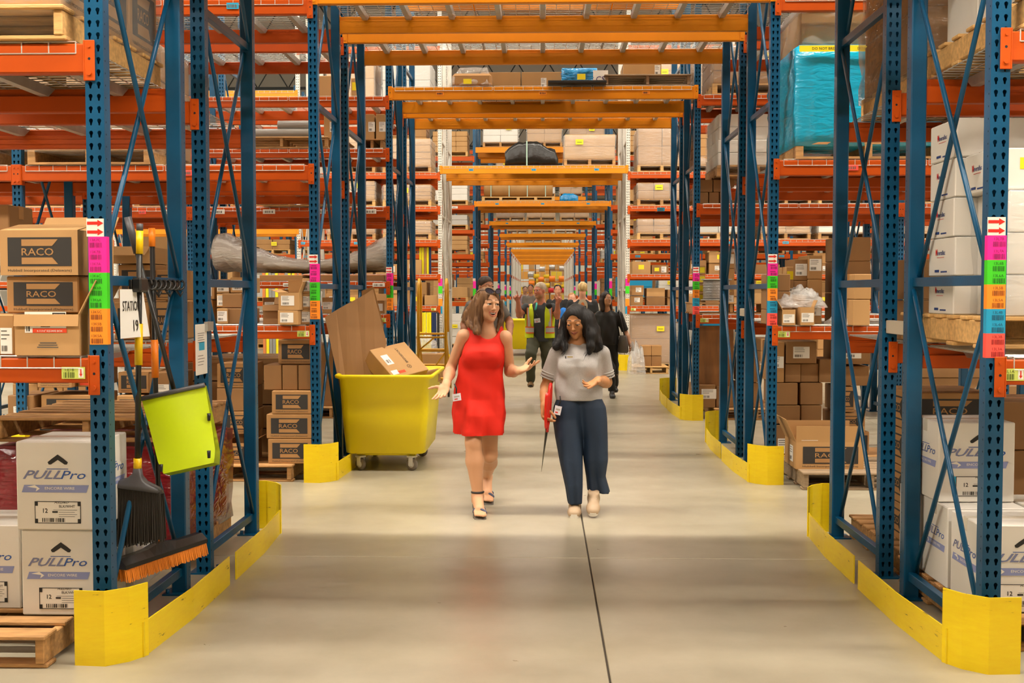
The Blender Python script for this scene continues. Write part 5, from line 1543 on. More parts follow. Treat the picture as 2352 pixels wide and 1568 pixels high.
# tool holder strip on the horizontal brace
Hh = empty('tool_holder', (-1.838, 5.42, 1.585), 'black spring strip tool holder fixed along the frame brace', 'tool holder')
MB().cbox((-.012, -.36, -.022), (.004, .33, .022), .003).build('back_strip', BPL, Hh)
pts = []
for k in range(90):
    t = k / 89; pts.append((.022 + .016 * math.cos(t * 46), -.20 + .5 * t, .022 * math.sin(t * 46)))
MB().tube(pts, .006, 5).build('spring', BPL, Hh)
MB().cbox((.0, -.36, -.035), (.045, -.26, .03), .008).build('clamp', BPL, Hh)
for k in range(3): MB().tube([(.02, -.12 + .16 * k, -.02), (.045, -.12 + .16 * k, -.055), (.055, -.12 + .16 * k, -.03)], .006, 6).build('hook', BPL, Hh)
# station sign, hanging paper in the frame plane
sg = MB(); w_, h_ = .285, .215; n = 10
for k in range(n):
    u0, u1 = k / n, (k + 1) / n
    f0 = lambda u, v: (.012 + .03 * (1 - v) * u ** 2, w_ * u, -h_ * (1 - v))
    sg.add([f0(u0, 0), f0(u1, 0), f0(u1, 1), f0(u0, 1)], [(0, 1, 2, 3)], 0, True)
def warp(mb0):
    pass
tx = MB(); tx.text('STATION', .062, (0, .127, -.095), Y3, Z3, 0, 'CENTER', 0, .006, .80); tx.text('19', .07, (0, .165, -.185), Y3, Z3, 0, 'CENTER', 0, .008, .9)
tx.v = [(.0145 + .03 * (-z / h_) * max(0, y / w_) ** 2, y, z) for x, y, z in tx.v]
S = sg.build('station_sign', [mat('sign_paper', 'f4f1ec', .6)], None, px(250, 664, 4.91) * np.array([0, 1, 1]) + np.array([-1.845, 0, 0]))
tag(S, 'white paper sign reading STATION 19 on the broom frame', 'sign'); tx.build('lettering', BLACK, S)
ts = MB(); 
ts.cbox((0, 0, -.27), (.004, .20, 0), .001); ts.rect((.0046, .05, -.14), Y3, Z3, 0, 0, .1, .045, 1)
for k in range(9): ts.rect((.0046, .03, -.05 - .012 * k if k < 5 else -.09 - .016 * k), Y3, Z3, 0, 0, .12 - .012 * (k % 3), .003, 2)
S2 = ts.build('document_sleeve', [PAPER, CYANS, mat('grey_ink', '6a625c', .6)], None, (-1.828, 5.96, 1.38)); tag(S2, 'white document sheet in a sleeve hanging between the back-to-back frames', 'document')
MB().box((0, .16, -.04), (.02, .27, .01)).build('clip', GALV, S2)
# row spacers between back to back frames
for r in (0, 1):
    for s in (-1, 1):
        if r == 0 and s < 0: continue
        mb = MB().cbox((s * HX - .02, ROWS[r] + DEP + CD, 1.33), (s * HX + .02, ROWS[r] + FLUE, 1.40), .003)
        tag(mb.build('row_spacer', mat('beige_spacer', 'c4b8a4', .5)), 'beige row spacer joining the back-to-back frames of the %s' % ['white-carton rack', 'cart rack' if s < 0 else 'cyan-load rack'][r], 'spacer')

# ------------------------------------------------------------------ yellow box cart
CY = mat('yellow_polyethylene', 'fbe300', .38, var=.04, scale=2)
K = empty('box_cart', (-1.36, 10.30, 0), 'big yellow plastic box cart on casters full of cardboard', 'cart')
def rrect(cx, cy, hw, hd, r, z, n=6):
    out = []
    for (sx, sy, a0) in ((1, -1, -90), (1, 1, 0), (-1, 1, 90), (-1, -1, 180)):
        for k in range(n + 1):
            an = math.radians(a0 + 90 * k / n); out.append((cx + sx * (hw - r) + r * math.cos(an), cy + sy * (hd - r) + r * math.sin(an), z))
    return out
prof = [(.325, .49, .05, .152), (.345, .51, .06, .162), (.375, .545, .07, .5), (.392, .565, .07, .80), (.425, .60, .08, .815), (.43, .605, .08, .835), (.42, .595, .08, .845), (.395, .57, .07, .838), (.37, .545, .07, .5), (.335, .50, .06, .19)]
MB().loft([rrect(0, 0, a_, b_, r_, z_) for a_, b_, r_, z_ in prof]).build('tub', CY, K)
MB().cbox((-.26, -.42, .128), (.26, .42, .152), .006).build('base_frame', CY, K)
for sx in (-1, 1):
    for sy in (-1, 1):
        F = MB().cbox((-.035, -.035, .114), (.035, .035, .13), .004).cbox((-.026, -.022, .04), (-.02, .022, .12), .001).cbox((.02, -.022, .04), (.026, .022, .12), .001)
        fo = F.build('caster', mat('caster_zinc', 'e0dcd2', .4), K, (sx * .225 + .0, sy * .43, 0))
        MB().lathe([(.012, -.016), (.05, -.016), (.054, -.01), (.054, .01), (.05, .016), (.012, .016)], 20, (0, 0, .054), 0).build('wheel', mat('caster_rubber', '7d7266', .5), fo); fo.rotation_euler = (0, 0, 1.1 if sx > 0 else .9)
        MB().lathe([(.005, -.0175), (.03, -.0175), (.03, .0175), (.005, .0175)], 14, (0, 0, .054), 0).build('hub', mat('caster_hub', 'd5ccbe', .4), fo)
sh = MB(); pts = [(746, 728, 10.05), (816, 688, 10.1), (855, 662, 10.15), (889, 786, 10.3), (850, 880, 10.3), (775, 880, 10.05)]
# folded cardboard sheet standing in the cart
P = [px(*p) for p in pts]
r_ = np.random.RandomState(3); topl = [px(746, 728, 10.06), px(772, 712, 10.075), px(795, 699, 10.07), px(820, 686, 10.085), px(838, 676, 10.08), px(856, 664, 10.09)]
botl = [px(783, 900, 9.86), px(798, 903, 9.875), px(815, 904, 9.87), px(840, 903, 9.88), px(863, 860, 9.92), px(888, 787, 10.0)]
vs, fs = [], []
for i in range(6): vs += [topl[i], botl[i], topl[i] + Y3 * .012, botl[i] + Y3 * .012]
for i in range(5):
    o_ = 4 * i; fs += [(o_ + 1, o_ + 5, o_ + 4, o_), (o_ + 2, o_ + 6, o_ + 7, o_ + 3), (o_, o_ + 4, o_ + 6, o_ + 2), (o_ + 3, o_ + 7, o_ + 5, o_ + 1)]
fs += [(0, 2, 3, 1), (20, 21, 23, 22)]
sh.add(vs, fs); tag(sh.build('cardboard_sheet', KRAFT2), 'tall creased cardboard sheet standing in the yellow cart', 'cardboard')
sh2 = MB(); A_ = [px(830, 668, 10.2), px(858, 658, 10.2), px(880, 745, 10.25), px(850, 850, 10.2)]
sh2.add(A_ + [p + Y3 * .01 for p in A_], [(3, 2, 1, 0), (4, 5, 6, 7), (0, 1, 5, 4), (1, 2, 6, 5), (2, 3, 7, 6), (3, 0, 4, 7)]); tag(sh2.build('cardboard_sheet', KRAFT), 'torn second cardboard sheet behind the tall one in the cart', 'cardboard')
# tilted carton
o0, ox = px(905, 869, 9.72), px(985, 848, 10.02)
oy = min((px(849, 803, y_) for y_ in np.linspace(9.3, 10.6, 400)), key=lambda q: abs((q - o0) @ (ox - o0)))
u_, v_ = ox - o0, oy - o0
w0, h0_ = np.linalg.norm(u_), np.linalg.norm(v_)
u_ /= w0; v_ = v_ - u_ * (v_ @ u_); v_ /= np.linalg.norm(v_); n_ = np.cross(u_, v_)
T = MB().cbox((0, 0, -.16), (w0, h0_, 0), .004).build('cardboard_carton', KRAFT3)
M_ = Matrix(((u_[0], v_[0], n_[0], o0[0]), (u_[1], v_[1], n_[1], o0[1]), (u_[2], v_[2], n_[2], o0[2]), (0, 0, 0, 1))); T.matrix_world = M_
tag(T, 'tilted tan carton with upside-down lettering lying across the yellow cart', 'carton')
mb = MB(); c0 = np.array([w0 * .80, h0_ * .62, .0012]); rd = -X3 * 0 + np.array([-1.0, 0, 0])
rdv = np.array([-.32, .95, 0]); rdu = np.array([-.0, 1.0, 0])
# lettering runs along the long side, upside down for the camera
tu = np.array([0, 1.0, 0]); tv = np.array([-1.0, 0, 0])
mb.text('BRIDGEPORT', .034, (w0 * .66, h0_ * .36, .0014), tu, tv, 0, 'LEFT', 0, .004, h0_ * .50 / (glyphs('BRIDGEPORT', 0, .004)[2] * .034))
for k in range(20):
    a0, a1 = 2 * math.pi * k / 20, 2 * math.pi * (k + 1) / 20
    mb.add([(w0 * .62 - .008 + r * math.cos(t), h0_ * .24 + r * math.sin(t), .0014) for r, t in ((.022, a0), (.022, a1), (.018, a1), (.018, a0))][::-1], [(0, 1, 2, 3)[::-1]], 0)
mb.text('B', .024, (w0 * .62, h0_ * .24, .0014), tu, tv, 0, 'CENTER', 0, .004)
mb.rect((w0 * .12, h0_ * .42, .0014), X3, Y3, 0, 0, .075, .12, 1); barcode(mb, (w0 * .12 + .01, h0_ * .42 + .02, .002), X3, Y3, .05, .04, 0, 3, 12)
mb.rect((w0 * .06, h0_ * .10, .0014), X3, Y3, 0, 0, .07, .05, 1); mb.rect((w0 * .22, h0_ * .10, .0014), X3, Y3, 0, 0, .08, .03, 2)
mb.build('printed_logo', [BLACK, PAPER, mat('orange_print', 'e8481d', .6)], T)
for k, (x_, y_, z_, rx, ry) in enumerate(((-1.45, 10.35, .70, .3, .2), (-1.2, 10.55, .72, -.2, -.15), (-1.5, 10.6, .74, .15, -.3))):
    o = MB().cbox((-.2, -.17, -.06), (.2, .17, .06), .005).build('cardboard_carton', [KRAFT2, KRAFT, KRAFT3][k], None, (x_, y_, z_)); o.rotation_euler = (rx, ry, k)
    tag(o, 'flattened carton down inside the yellow cart, %s' % ['nearest', 'farthest', 'beside the tall sheet'][k], 'carton')

# ------------------------------------------------------------------ rolling ladder beyond the cart
LY = mat('ladder_yellow', 'dfa207', .35)
Ld = empty('rolling_ladder', (px(992, 900, 16.9)[0], 17.28, 0), 'yellow rolling ladder standing in the cross aisle behind the cart', 'ladder')
hw = .205
for sx in (-1, 1):
    MB().tube([(sx * hw, -.35, .06), (sx * hw, -.33, 1.35), (sx * hw, -.28, 1.66), (sx * hw, -.18, 1.74), (sx * hw, -.05, 1.68), (sx * hw, .02, 1.45), (sx * hw, .05, .95)], .022, 8).build('side_rail', LY, Ld)
    MB().tube([(sx * hw, -.30, .9), (sx * hw, .55, .10)], .018, 8).build('stringer', LY, Ld)
    MB().tube([(sx * hw, .55, .1), (sx * hw, .6, .05)], .015, 6).build('foot', LY, Ld)
    c_ = MB().tube([(sx * (hw + .02), -.35, .14), (sx * (hw + .05), -.42, .1)], .014, 6).build('caster_arm', LY, Ld)
    MB().lathe([(.01, -.014), (.05, -.014), (.05, .014), (.01, .014)], 16, (sx * (hw + .05), -.42, .05), 0).build('wheel', BPL, Ld)
for k, z in enumerate((.93, .68, .43, .2)):
    MB().cbox((-hw, -.30 + .25 * k, z - .015), (hw, -.12 + .25 * k, z + .012), .004).build('tread', LY, Ld)
MB().tube([(-hw, -.34, .68), (hw, -.34, .68)], .016, 8).build('cross_bar', LY, Ld); MB().tube([(-hw, -.34, .88), (hw, -.34, .88)], .014, 8).build('cross_bar', LY, Ld)
MB().tube([(-hw, -.34, .12), (hw, -.34, .66)], .012, 8).build('diagonal_bar', LY, Ld); MB().tube([(-hw, -.34, .68), (hw * .2, -.34, .88)], .012, 8).build('diagonal_bar', LY, Ld)
# second yellow cart far back between the posts
K2 = empty('box_cart', (px(1195, 760, 28)[0], 28.4, 0), 'distant yellow tote cart behind the walking visitors', 'cart')
MB().loft([rrect(0, 0, a_ * 1.25, b_, r_, z_ * 1.05) for a_, b_, r_, z_ in prof]).build('tub', CY, K2)
for sx in (-1, 1):
    MB().lathe([(.012, -.02), (.06, -.02), (.06, .02), (.012, .02)], 12, (sx * .36, -.4, .06), 0).build('wheel', BPL, K2)
# ------------------------------------------------------------------ figures: smooth fields turned into one continuous surface
def axis_pts(lo, hi, coarse, fine):
    pts = [lo]
    while pts[-1] < hi:
        x = pts[-1]; st = coarse
        for a, b, f in fine:
            if a - coarse <= x <= b: st = min(st, f)
        pts.append(x + st)
    return np.array(pts, np.float32)

def nrm(v): v = np.array(v, float); return v / (np.linalg.norm(v) + 1e-9)
class Field:
    def __init__(s, lo, hi, coarse=.009, fine=()):
        s.ax = [axis_pts(lo[i], hi[i], coarse, [(f[0][i], f[1][i], f[2]) for f in fine]) for i in range(3)]
        s.F = np.full([len(a) for a in s.ax], .4, np.float32)
    def _sub(s, lo, hi):
        sl = []
        for i in range(3):
            a = np.searchsorted(s.ax[i], lo[i]); b = np.searchsorted(s.ax[i], hi[i])
            sl.append(slice(max(0, a - 1), min(len(s.ax[i]), b + 1)))
        return tuple(sl)
    def put(s, fn, lo, hi, k=.015, op='u', m=.06):
        lo, hi = np.array(lo) - m, np.array(hi) + m
        sl = s._sub(lo, hi)
        if any(q.stop <= q.start for q in sl): return s
        X, Y, Z = (s.ax[0][sl[0]][:, None, None], s.ax[1][sl[1]][None, :, None], s.ax[2][sl[2]][None, None, :])
        d = fn(X, Y, Z).astype(np.float32)
        A = s.F[sl]
        if op == 'u':
            h = np.clip(.5 + .5 * (A - d) / k, 0, 1); s.F[sl] = A * (1 - h) + d * h - k * h * (1 - h)
        elif op == 's':
            d = -d; h = np.clip(.5 - .5 * (A - d) / k, 0, 1); s.F[sl] = A * (1 - h) + d * h + k * h * (1 - h)
        return s
    def cap(s, a, b, ra, rb=None, k=.015, op='u', u=None, ratio=1.0, flat=False, disp=None):
        a, b = np.array(a, float), np.array(b, float); rb = ra if rb is None else rb
        ab = b - a; L2_ = ab @ ab + 1e-9; R = max(ra, rb) * max(1, ratio)
        uu = nrm(u) if u is not None else None; dn = nrm(ab)
        def fn(X, Y, Z):
            px_, py_, pz_ = X - a[0], Y - a[1], Z - a[2]
            t = np.clip((px_ * ab[0] + py_ * ab[1] + pz_ * ab[2]) / L2_, 0, 1)
            wx, wy, wz = px_ - t * ab[0], py_ - t * ab[1], pz_ - t * ab[2]
            r = ra + (rb - ra) * t
            if uu is not None:
                wu = wx * uu[0] + wy * uu[1] + wz * uu[2]
                q = np.sqrt(np.maximum(wx * wx + wy * wy + wz * wz - wu * wu + (wu / ratio) ** 2, 1e-12))
            else:
                q = np.sqrt(wx * wx + wy * wy + wz * wz + 1e-12)
            d = q - r
            if disp is not None: d = d + disp(X, Y, Z)
            if flat: d = np.maximum(d, (X - b[0]) * dn[0] + (Y - b[1]) * dn[1] + (Z - b[2]) * dn[2])
            return d
        return s.put(fn, np.minimum(a, b) - R, np.maximum(a, b) + R, k, op)
    def ell(s, c, r, R=None, k=.015, op='u', disp=None):
        c, r = np.array(c, float), np.array(r, float); M = np.eye(3) if R is None else np.array(R, float)
        mx = max(r)
        def fn(X, Y, Z):
            x, y, z = X - c[0], Y - c[1], Z - c[2]
            q = [M[0, i] * x + M[1, i] * y + M[2, i] * z for i in range(3)]
            k0 = np.sqrt(sum((q[i] / r[i]) ** 2 for i in range(3)) + 1e-9); k1 = np.sqrt(sum((q[i] / r[i] ** 2) ** 2 for i in range(3)) + 1e-9)
            d = k0 * (k0 - 1) / k1
            return d if disp is None else d + disp(X, Y, Z)
        return s.put(fn, c - mx, c + mx, k, op)
    def zrows(s, rows, k=.012, fold=None, slope=(0, 0), pw=2.0):
        """body of elliptical sections; rows: (z, cx, cy, rx, ry) from bottom to top"""
        rows = sorted(rows); z_ = np.array([r[0] for r in rows]); P = np.array(rows)
        lo = np.array([min(P[:, 1] - P[:, 3]), min(P[:, 2] - P[:, 4]), z_[0]]); hi = np.array([max(P[:, 1] + P[:, 3]), max(P[:, 2] + P[:, 4]), z_[-1]])
        def fn(X, Y, Z):
            cx, cy, rx, ry = (np.interp(Z, z_, P[:, i]) for i in (1, 2, 3, 4))
            dx, dy = X - cx, Y - cy
            q = (np.abs(dx / rx) ** pw + np.abs(dy / ry) ** pw + 1e-9) ** (1 / pw)
            m_ = np.minimum(rx, ry)
            d = (q - 1) * m_
            if fold is not None: d = d + fold(np.arctan2(dy / ry, dx / rx), Z, dx, dy)
            zb = z_[0] + slope[0] * dx + slope[1] * dy
            return np.maximum(np.maximum(d, zb - Z), Z - z_[-1])
        return s.put(fn, lo, hi, k, 'u', .03)
    def mesh(s, name, mat_, smooth=2, colf=None):
        F = s.F; S = F < 0
        n = S.astype(np.int8)
        c = sum(n[i:F.shape[0] - 1 + i, j:F.shape[1] - 1 + j, k:F.shape[2] - 1 + k] for i in (0, 1) for j in (0, 1) for k in (0, 1))
        act = (c > 0) & (c < 8)
        I = np.argwhere(act)
        ids = np.full(act.shape, -1, np.int32); ids[act] = np.arange(len(I))
        pos = np.zeros((len(I), 3)); cnt = np.zeros(len(I))
        corners = [(i, j, k) for i in (0, 1) for j in (0, 1) for k in (0, 1)]
        for a in corners:
            for ax in range(3):
                if a[ax]: continue
                b = list(a); b[ax] = 1
                A = I + np.array(a); B = I + np.array(b)
                fa, fb = F[A[:, 0], A[:, 1], A[:, 2]], F[B[:, 0], B[:, 1], B[:, 2]]
                m = (fa < 0) != (fb < 0)
                t = fa[m] / (fa[m] - fb[m])
                for q in range(3):
                    pa, pb = s.ax[q][A[m, q]], s.ax[q][B[m, q]]
                    pos[m, q] += pa + t * (pb - pa)
                cnt[m] += 1
        pos /= np.maximum(cnt, 1)[:, None]
        faces = []
        for ax in range(3):
            b, d = (ax + 1) % 3, (ax + 2) % 3
            sl0 = [slice(1, -1)] * 3; sl1 = [slice(1, -1)] * 3
            sl0[ax] = slice(0, -1); sl1[ax] = slice(1, None)
            A, B = S[tuple(sl0)], S[tuple(sl1)]
            for sgn in (0, 1):
                e = np.argwhere((A & ~B) if sgn == 0 else (~A & B))
                if not len(e): continue
                off = np.array([1, 1, 1]); off[ax] = 0
                e = e + off
                q = []
                for (ob, od) in ((-1, -1), (0, -1), (0, 0), (-1, 0)):
                    g = e.copy(); g[:, b] += ob; g[:, d] += od
                    q.append(ids[g[:, 0], g[:, 1], g[:, 2]])
                q = np.stack(q, 1)
                faces.append(q if sgn == 0 else q[:, ::-1])
        fc = np.concatenate(faces); fc = fc[(fc >= 0).all(1)]
        ed = np.concatenate([fc[:, [0, 1]], fc[:, [1, 2]], fc[:, [2, 3]], fc[:, [3, 0]]])
        for _ in range(smooth):
            acc = np.zeros_like(pos); cn = np.zeros(len(pos))
            for q in range(3):
                acc[:, q] = np.bincount(ed[:, 0], pos[ed[:, 1], q], len(pos)) + np.bincount(ed[:, 1], pos[ed[:, 0], q], len(pos))
            cn = np.bincount(ed[:, 0], minlength=len(pos)) + np.bincount(ed[:, 1], minlength=len(pos))
            pos = pos * .5 + .5 * acc / np.maximum(cn, 1)[:, None]
        me = bpy.data.meshes.new(name)
        me.vertices.add(len(pos)); me.vertices.foreach_set('co', pos.astype(np.float32).ravel())
        me.loops.add(fc.size); me.loops.foreach_set('vertex_index', fc.astype(np.int32).ravel())
        me.polygons.add(len(fc)); me.polygons.foreach_set('loop_start', np.arange(0, fc.size, 4, dtype=np.int32))
        me.polygons.foreach_set('use_smooth', np.ones(len(fc), bool))
        me.materials.append(mat_)
        me.update(); me.validate()
        if colf is not None and len(me.vertices) == len(pos):
            c_ = np.ones((len(pos), 4), np.float32); c_[:, :3] = colf(pos)
            at = me.color_attributes.new('skin', 'FLOAT_COLOR', 'POINT'); at.data.foreach_set('color', c_.ravel())
        return me

def rotm(yaw, pitch=0, roll=0):
    y, p, r = (math.radians(v) for v in (yaw, pitch, roll))
    Rz = np.array([[math.cos(y), -math.sin(y), 0], [math.sin(y), math.cos(y), 0], [0, 0, 1]])
    Rx = np.array([[1, 0, 0], [0, math.cos(p), -math.sin(p)], [0, math.sin(p), math.cos(p)]])
    Ry = np.array([[math.cos(r), 0, math.sin(r)], [0, 1, 0], [-math.sin(r), 0, math.cos(r)]])
    return Rz @ Rx @ Ry

class Head:
    def __init__(s, c, yaw=0, pitch=0, roll=0, sc=1.0):
        s.c, s.R, s.s = np.array(c, float), rotm(yaw, pitch, roll), sc
    def w(s, q): return s.c + s.R @ (np.array(q, float) * s.s)
    def loc(s, P): return ((P - s.c) @ s.R) / s.s
    def e(s, F, c, r, k=.012, op='u', disp=None): F.ell(s.w(c), np.array(r) * s.s, s.R, k * s.s, op, disp)
    def cp(s, F, a, b, ra, rb, k=.01, op='u'): F.cap(s.w(a), s.w(b), ra * s.s, rb * s.s, k * s.s, op)
    def build(s, F, mouth='closed', male=False, lids=.5, detail=True):
        e, cp = s.e, s.cp
        jw = 1.12 if male else 1.0
        e(F, (0, .014, .034), (.074, .094, .083), .02)
        e(F, (0, -.022, -.022), (.060 * jw ** .5, .066, .078), .02)
        dj = -.006 if mouth == 'open' else 0
        e(F, (0, -.034, -.070 + dj), (.046 * jw, .048, .040), .025)
        e(F, (0, -.070, -.099 + dj), (.019 * jw, .016, .016), .022)
        for q in (-1, 1):
            e(F, (q * .036, -.057, -.027 + (.004 if mouth != 'closed' else 0)), (.022, .021, .020), .022)
            cp(F, (q * .042, -.066, .021), (q * .010, -.083, .019), .010, .009, .014)
            if detail:
                e(F, (q * .031, -.094, .000), (.0170, .0140, .0110), .007, 's')
                e(F, (q * .031, -.0778, .0112 - .0065 * lids), (.0165, .0128, .0052 + .0036 * lids), .006)
                e(F, (q * .031, -.0785, -.0105), (.0150, .0100, .0044), .007)
            e(F, (q * .0755, .008, -.012), (.009, .018, .030), .008)
        cp(F, (0, -.083, .010), (0, -.1015, -.030), .0058, .0088 if not male else .0105, .012)
        e(F, (0, -.1025, -.0335), (.0098, .0088, .0080), .008)
        if detail:
            for q in (-1, 1): e(F, (q * .0112, -.0925, -.0365), (.0062, .0072, .0058), .006)
            if mouth == 'open':
                e(F, (0, -.090, -.0655), (.0295, .026, .0145), .003, 's')
                for q in (-1, 1):
                    cp(F, (q * .0315, -.0745, -.0500), (0, -.0905, -.0545), .0034, .0048, .004)
                    cp(F, (q * .0310, -.0740, -.0515), (q * .019, -.0795, -.0725), .0034, .0046, .004)
                    cp(F, (q * .019, -.0795, -.0725), (0, -.0850, -.0815), .0046, .0052, .004)
            else:
                for q in (-1, 1):
                    zc = .003 if mouth == 'smile' else -.001
                    cp(F, (q * (.023 + zc), -.0790, -.0605 + zc * 1.4), (0, -.0920, -.0600), .0030, .0048, .005)
                    cp(F, (q * (.020 + zc), -.0795, -.0640 + zc * 1.4), (0, -.0900, -.0685), .0030, .0056, .005)
    def paint(s, P, base, lips=(.55, .16, .13), brow=(.09, .05, .03), blush=(.62, .22, .14), mouth='closed', beard=None, browz=.026, scalp=None):
        C = np.tile(np.array(base, np.float32), (len(P), 1)); L = s.loc(P)
        x, y, z = np.abs(L[:, 0]), L[:, 1], L[:, 2]
        near = (np.linalg.norm(L, axis=1) < .16)
        def mix(w, col): 
            w = (w * near)[:, None]; C[:] = C * (1 - w) + np.array(col) * w
        mix(np.clip(1 - ((x - .036) ** 2 + (z + .03) ** 2) ** .5 / .028, 0, 1) * (y < -.03) * .35, blush)
        if scalp is not None: mix(((z > .045) | (y > .02)) * (z > -.09) * .95, scalp)
        if mouth == 'open':
            zu = -.0545 + .004 * (x / .0315) ** 2
            zl = -.0810 + .030 * (x / .0315) ** 2.2
            mix(((z < zu) & (z > zl) & (x < .0295) & (y > -.083 + .25 * x) & (y < -.02)) * 1.0, (.20, .035, .03))
            dl = np.minimum(np.abs(z - zu) + (x > .0315) * 9, np.abs(z - zl) * (1 / (1 + 1.4 * x / .0315)) + (x > .0315) * 9)
            mix(np.clip(1.35 - dl / .0052, 0, 1) * (y < -.0735) * .85, lips)
        else:
            zc = -.0635 + (.0045 if mouth == 'smile' else 0) * (x / .02) ** 2
            mix(np.clip(1.5 - np.hypot(x / (.027 if mouth == 'smile' else .0235), (z - zc) / .0090) * 1.1, 0, 1) * (y < -.074), lips)
            mix((np.abs(z - zc + .0005) < .0018) * (x < (.027 if mouth == 'smile' else .021)) * (y < -.07) * .75, (.12, .03, .025))
        bz = browz + .004 * np.sin(np.clip((x - .012) / .036, 0, 1) * math.pi)
        mix((x > .011) * (x < .048) * np.clip(1.3 - np.abs(z - bz) / .0046, 0, 1) * (y < -.045) * .9, brow)
        if beard is not None:
            mix(np.clip((-.048 - z) / .02, 0, 1) * (y < .0) * (np.hypot(x / .02, (z + .064) / .009) > 1) * .85, beard)
        return C
    def eyes(s, parent, look=(0, 0), iris=(.10, .05, .025), lash=True, half=False):
        W_ = mat('eye_white', 'efe9e4', .25); I_ = mat('iris_brown', '3a2212', .2); P_ = mat('pupil_black', '050505', .15)
        for q in (-1, 1):
            mb = MB(); r = .0124
            ly, lp = math.radians(look[0]), math.radians(look[1])
            Rl = rotm(look[0], look[1])
            n1, n2 = 12, 16; vs, fs, mi = [], [], []
            for i in range(n1 + 1):
                th = math.pi * i / n1
                for j in range(n2):
                    ph = 2 * math.pi * j / n2
                    v = Rl @ np.array([math.sin(th) * math.cos(ph), -math.cos(th), math.sin(th) * math.sin(ph)]) * r
                    vs.append(s.w(np.array([q * .031, -.0775, 0]) + v))
            ang = [0, .22, .5] 
            for i in range(n1):
                for j in range(n2):
                    f = (i * n2 + j, i * n2 + (j + 1) % n2, (i + 1) * n2 + (j + 1) % n2, (i + 1) * n2 + j)
                    mb.f.append(list(f)); mb.m.append(2 if i == 0 else 1 if i <= 1 else 0); mb.sm.append(True)
            mb.v = [tuple(v) for v in vs]
            mb.build('eye', [W_, I_, P_], parent)
            if lash:
                pts = []
                for k in range(7):
                    u = k / 6 * 2 - 1
                    pts.append(s.w((q * (.031 + .0150 * u), -.0906 + .006 * u * u, (.0066 if not half else -.0035) - .0050 * u * u * (1 if not half else -.6))))
                MB().tube(pts, .0017 * s.s, 5).build('lash_line', P_, parent)

def hand(F, w, d, n, t=1, curl=(20, 22, 26, 30), th=(.45, .85, .25), s=1.0, spread=.12, k=.006, thcurl=15):
    """palm with five fingers; d: towards the fingers, n: the way the palm faces, t: side of the thumb"""
    w, d = np.array(w, float), nrm(d); n = nrm(np.array(n, float) - d * (np.array(n, float) @ d)); l = np.cross(d, n) * t
    F.cap(w - d * .01, w + d * .03 * s, .021 * s, .020 * s, .02, u=l, ratio=1.25)
    c = w + d * .052 * s
    F.ell(c, np.array([.041, .050, .0155]) * s, np.stack([l, d, n], 1), .012)
    F.ell(w + d * .035 * s + l * .02 * s + n * .006 * s, np.array([.02, .03, .015]) * s, np.stack([l, d, n], 1), .01)
    tips = []
    for i in range(4):
        b = w + d * (.088 - .004 * abs(i - 1)) * s + l * (.030 - .0195 * i) * s
        dd = nrm(d + l * spread * (1.2 - i * .85)); ln = [.070, .079, .073, .056][i] * s
        r = .0088 * s if i < 3 else .0078 * s
        p = b - dd * .012
        for j, fr in enumerate((.46, .30, .26)):
            a = math.radians(curl[i])
            if j: dd = nrm(dd * math.cos(a) + n * math.sin(a))
            else: dd = nrm(dd * math.cos(a * .8) + n * math.sin(a * .8))
            p2 = p + dd * (ln * fr + (.012 if j == 0 else 0))
            F.cap(p, p2, r * (1 - .07 * j), r * (.93 - .07 * j), k * s); p = p2
        tips.append(p)
    b = w + d * .024 * s + l * .026 * s
    dd = nrm(d * th[0] + l * th[1] + n * th[2])
    p = b
    for j, (ln, r) in enumerate(((.036, .0125), (.030, .0105), (.025, .0095))):
        if j:
            a = math.radians(thcurl); dd = nrm(dd * math.cos(a) + d * math.sin(a))
        p2 = p + dd * ln * s; F.cap(p, p2, r * s, (r - .001) * s, .008 * s); p = p2
    return tips

SKIN = {}
def skin_mat(name, rough=.5):
    if name not in SKIN:
        m = mat(name, 'c08a68', rough, attr='skin', bump=.03, bscale=200, spec=.4)
        b = m.node_tree.nodes['Principled BSDF']
        b.inputs['Sheen Weight'].default_value = .05
        SKIN[name] = m
    return SKIN[name]
def strand(freq=70, amp=.0022, ph=0):
    return lambda X, Y, Z: amp * np.sin(freq * (X * 1.0 + .6 * Y) + 14 * Z + ph) + amp * .8 * np.sin(freq * 2.1 * (X - .4 * Y) + 9 * Z) + amp * .6 * np.sin(freq * 3.7 * (X + .9 * Y) - 11 * Z)
def wisps(root, polys, m, n=26, spread=.03, r=.0011, seed=1):
    rr = np.random.RandomState(seed); mb = MB()
    for P in polys:
        P = [np.array(p, float) for p in P]
        for _ in range(n):
            o = rr.normal(0, 1, 3) * spread * .6; o2 = rr.normal(0, 1, 3) * spread * .9
            pts = []
            m_ = 3 * (len(P) - 1)
            for i in range(m_ + 1):
                t = i / m_ * (len(P) - 1); j = min(int(t), len(P) - 2); q = P[j] + (P[j + 1] - P[j]) * (t - j)
                u = i / m_
                pts.append(q + o * (1 - u) + o2 * u + .004 * np.sin(np.array([5, 7, 3]) * u * 3 + o * 90))
            mb.tube(pts, [r * (1.15 - .8 * i / m_) for i in range(m_ + 1)], 3, smooth=False, caps=False)
    o_ = mb.build('hair_strands', m, root); o_['kind'] = 'stuff'
def hair_mat(name, c, c2): return mat(name, c, .55, var=.5, scale=26, color2=c2, stretch=(1.0, 1.0, .12), bump=.22, bscale=150, spec=.35)
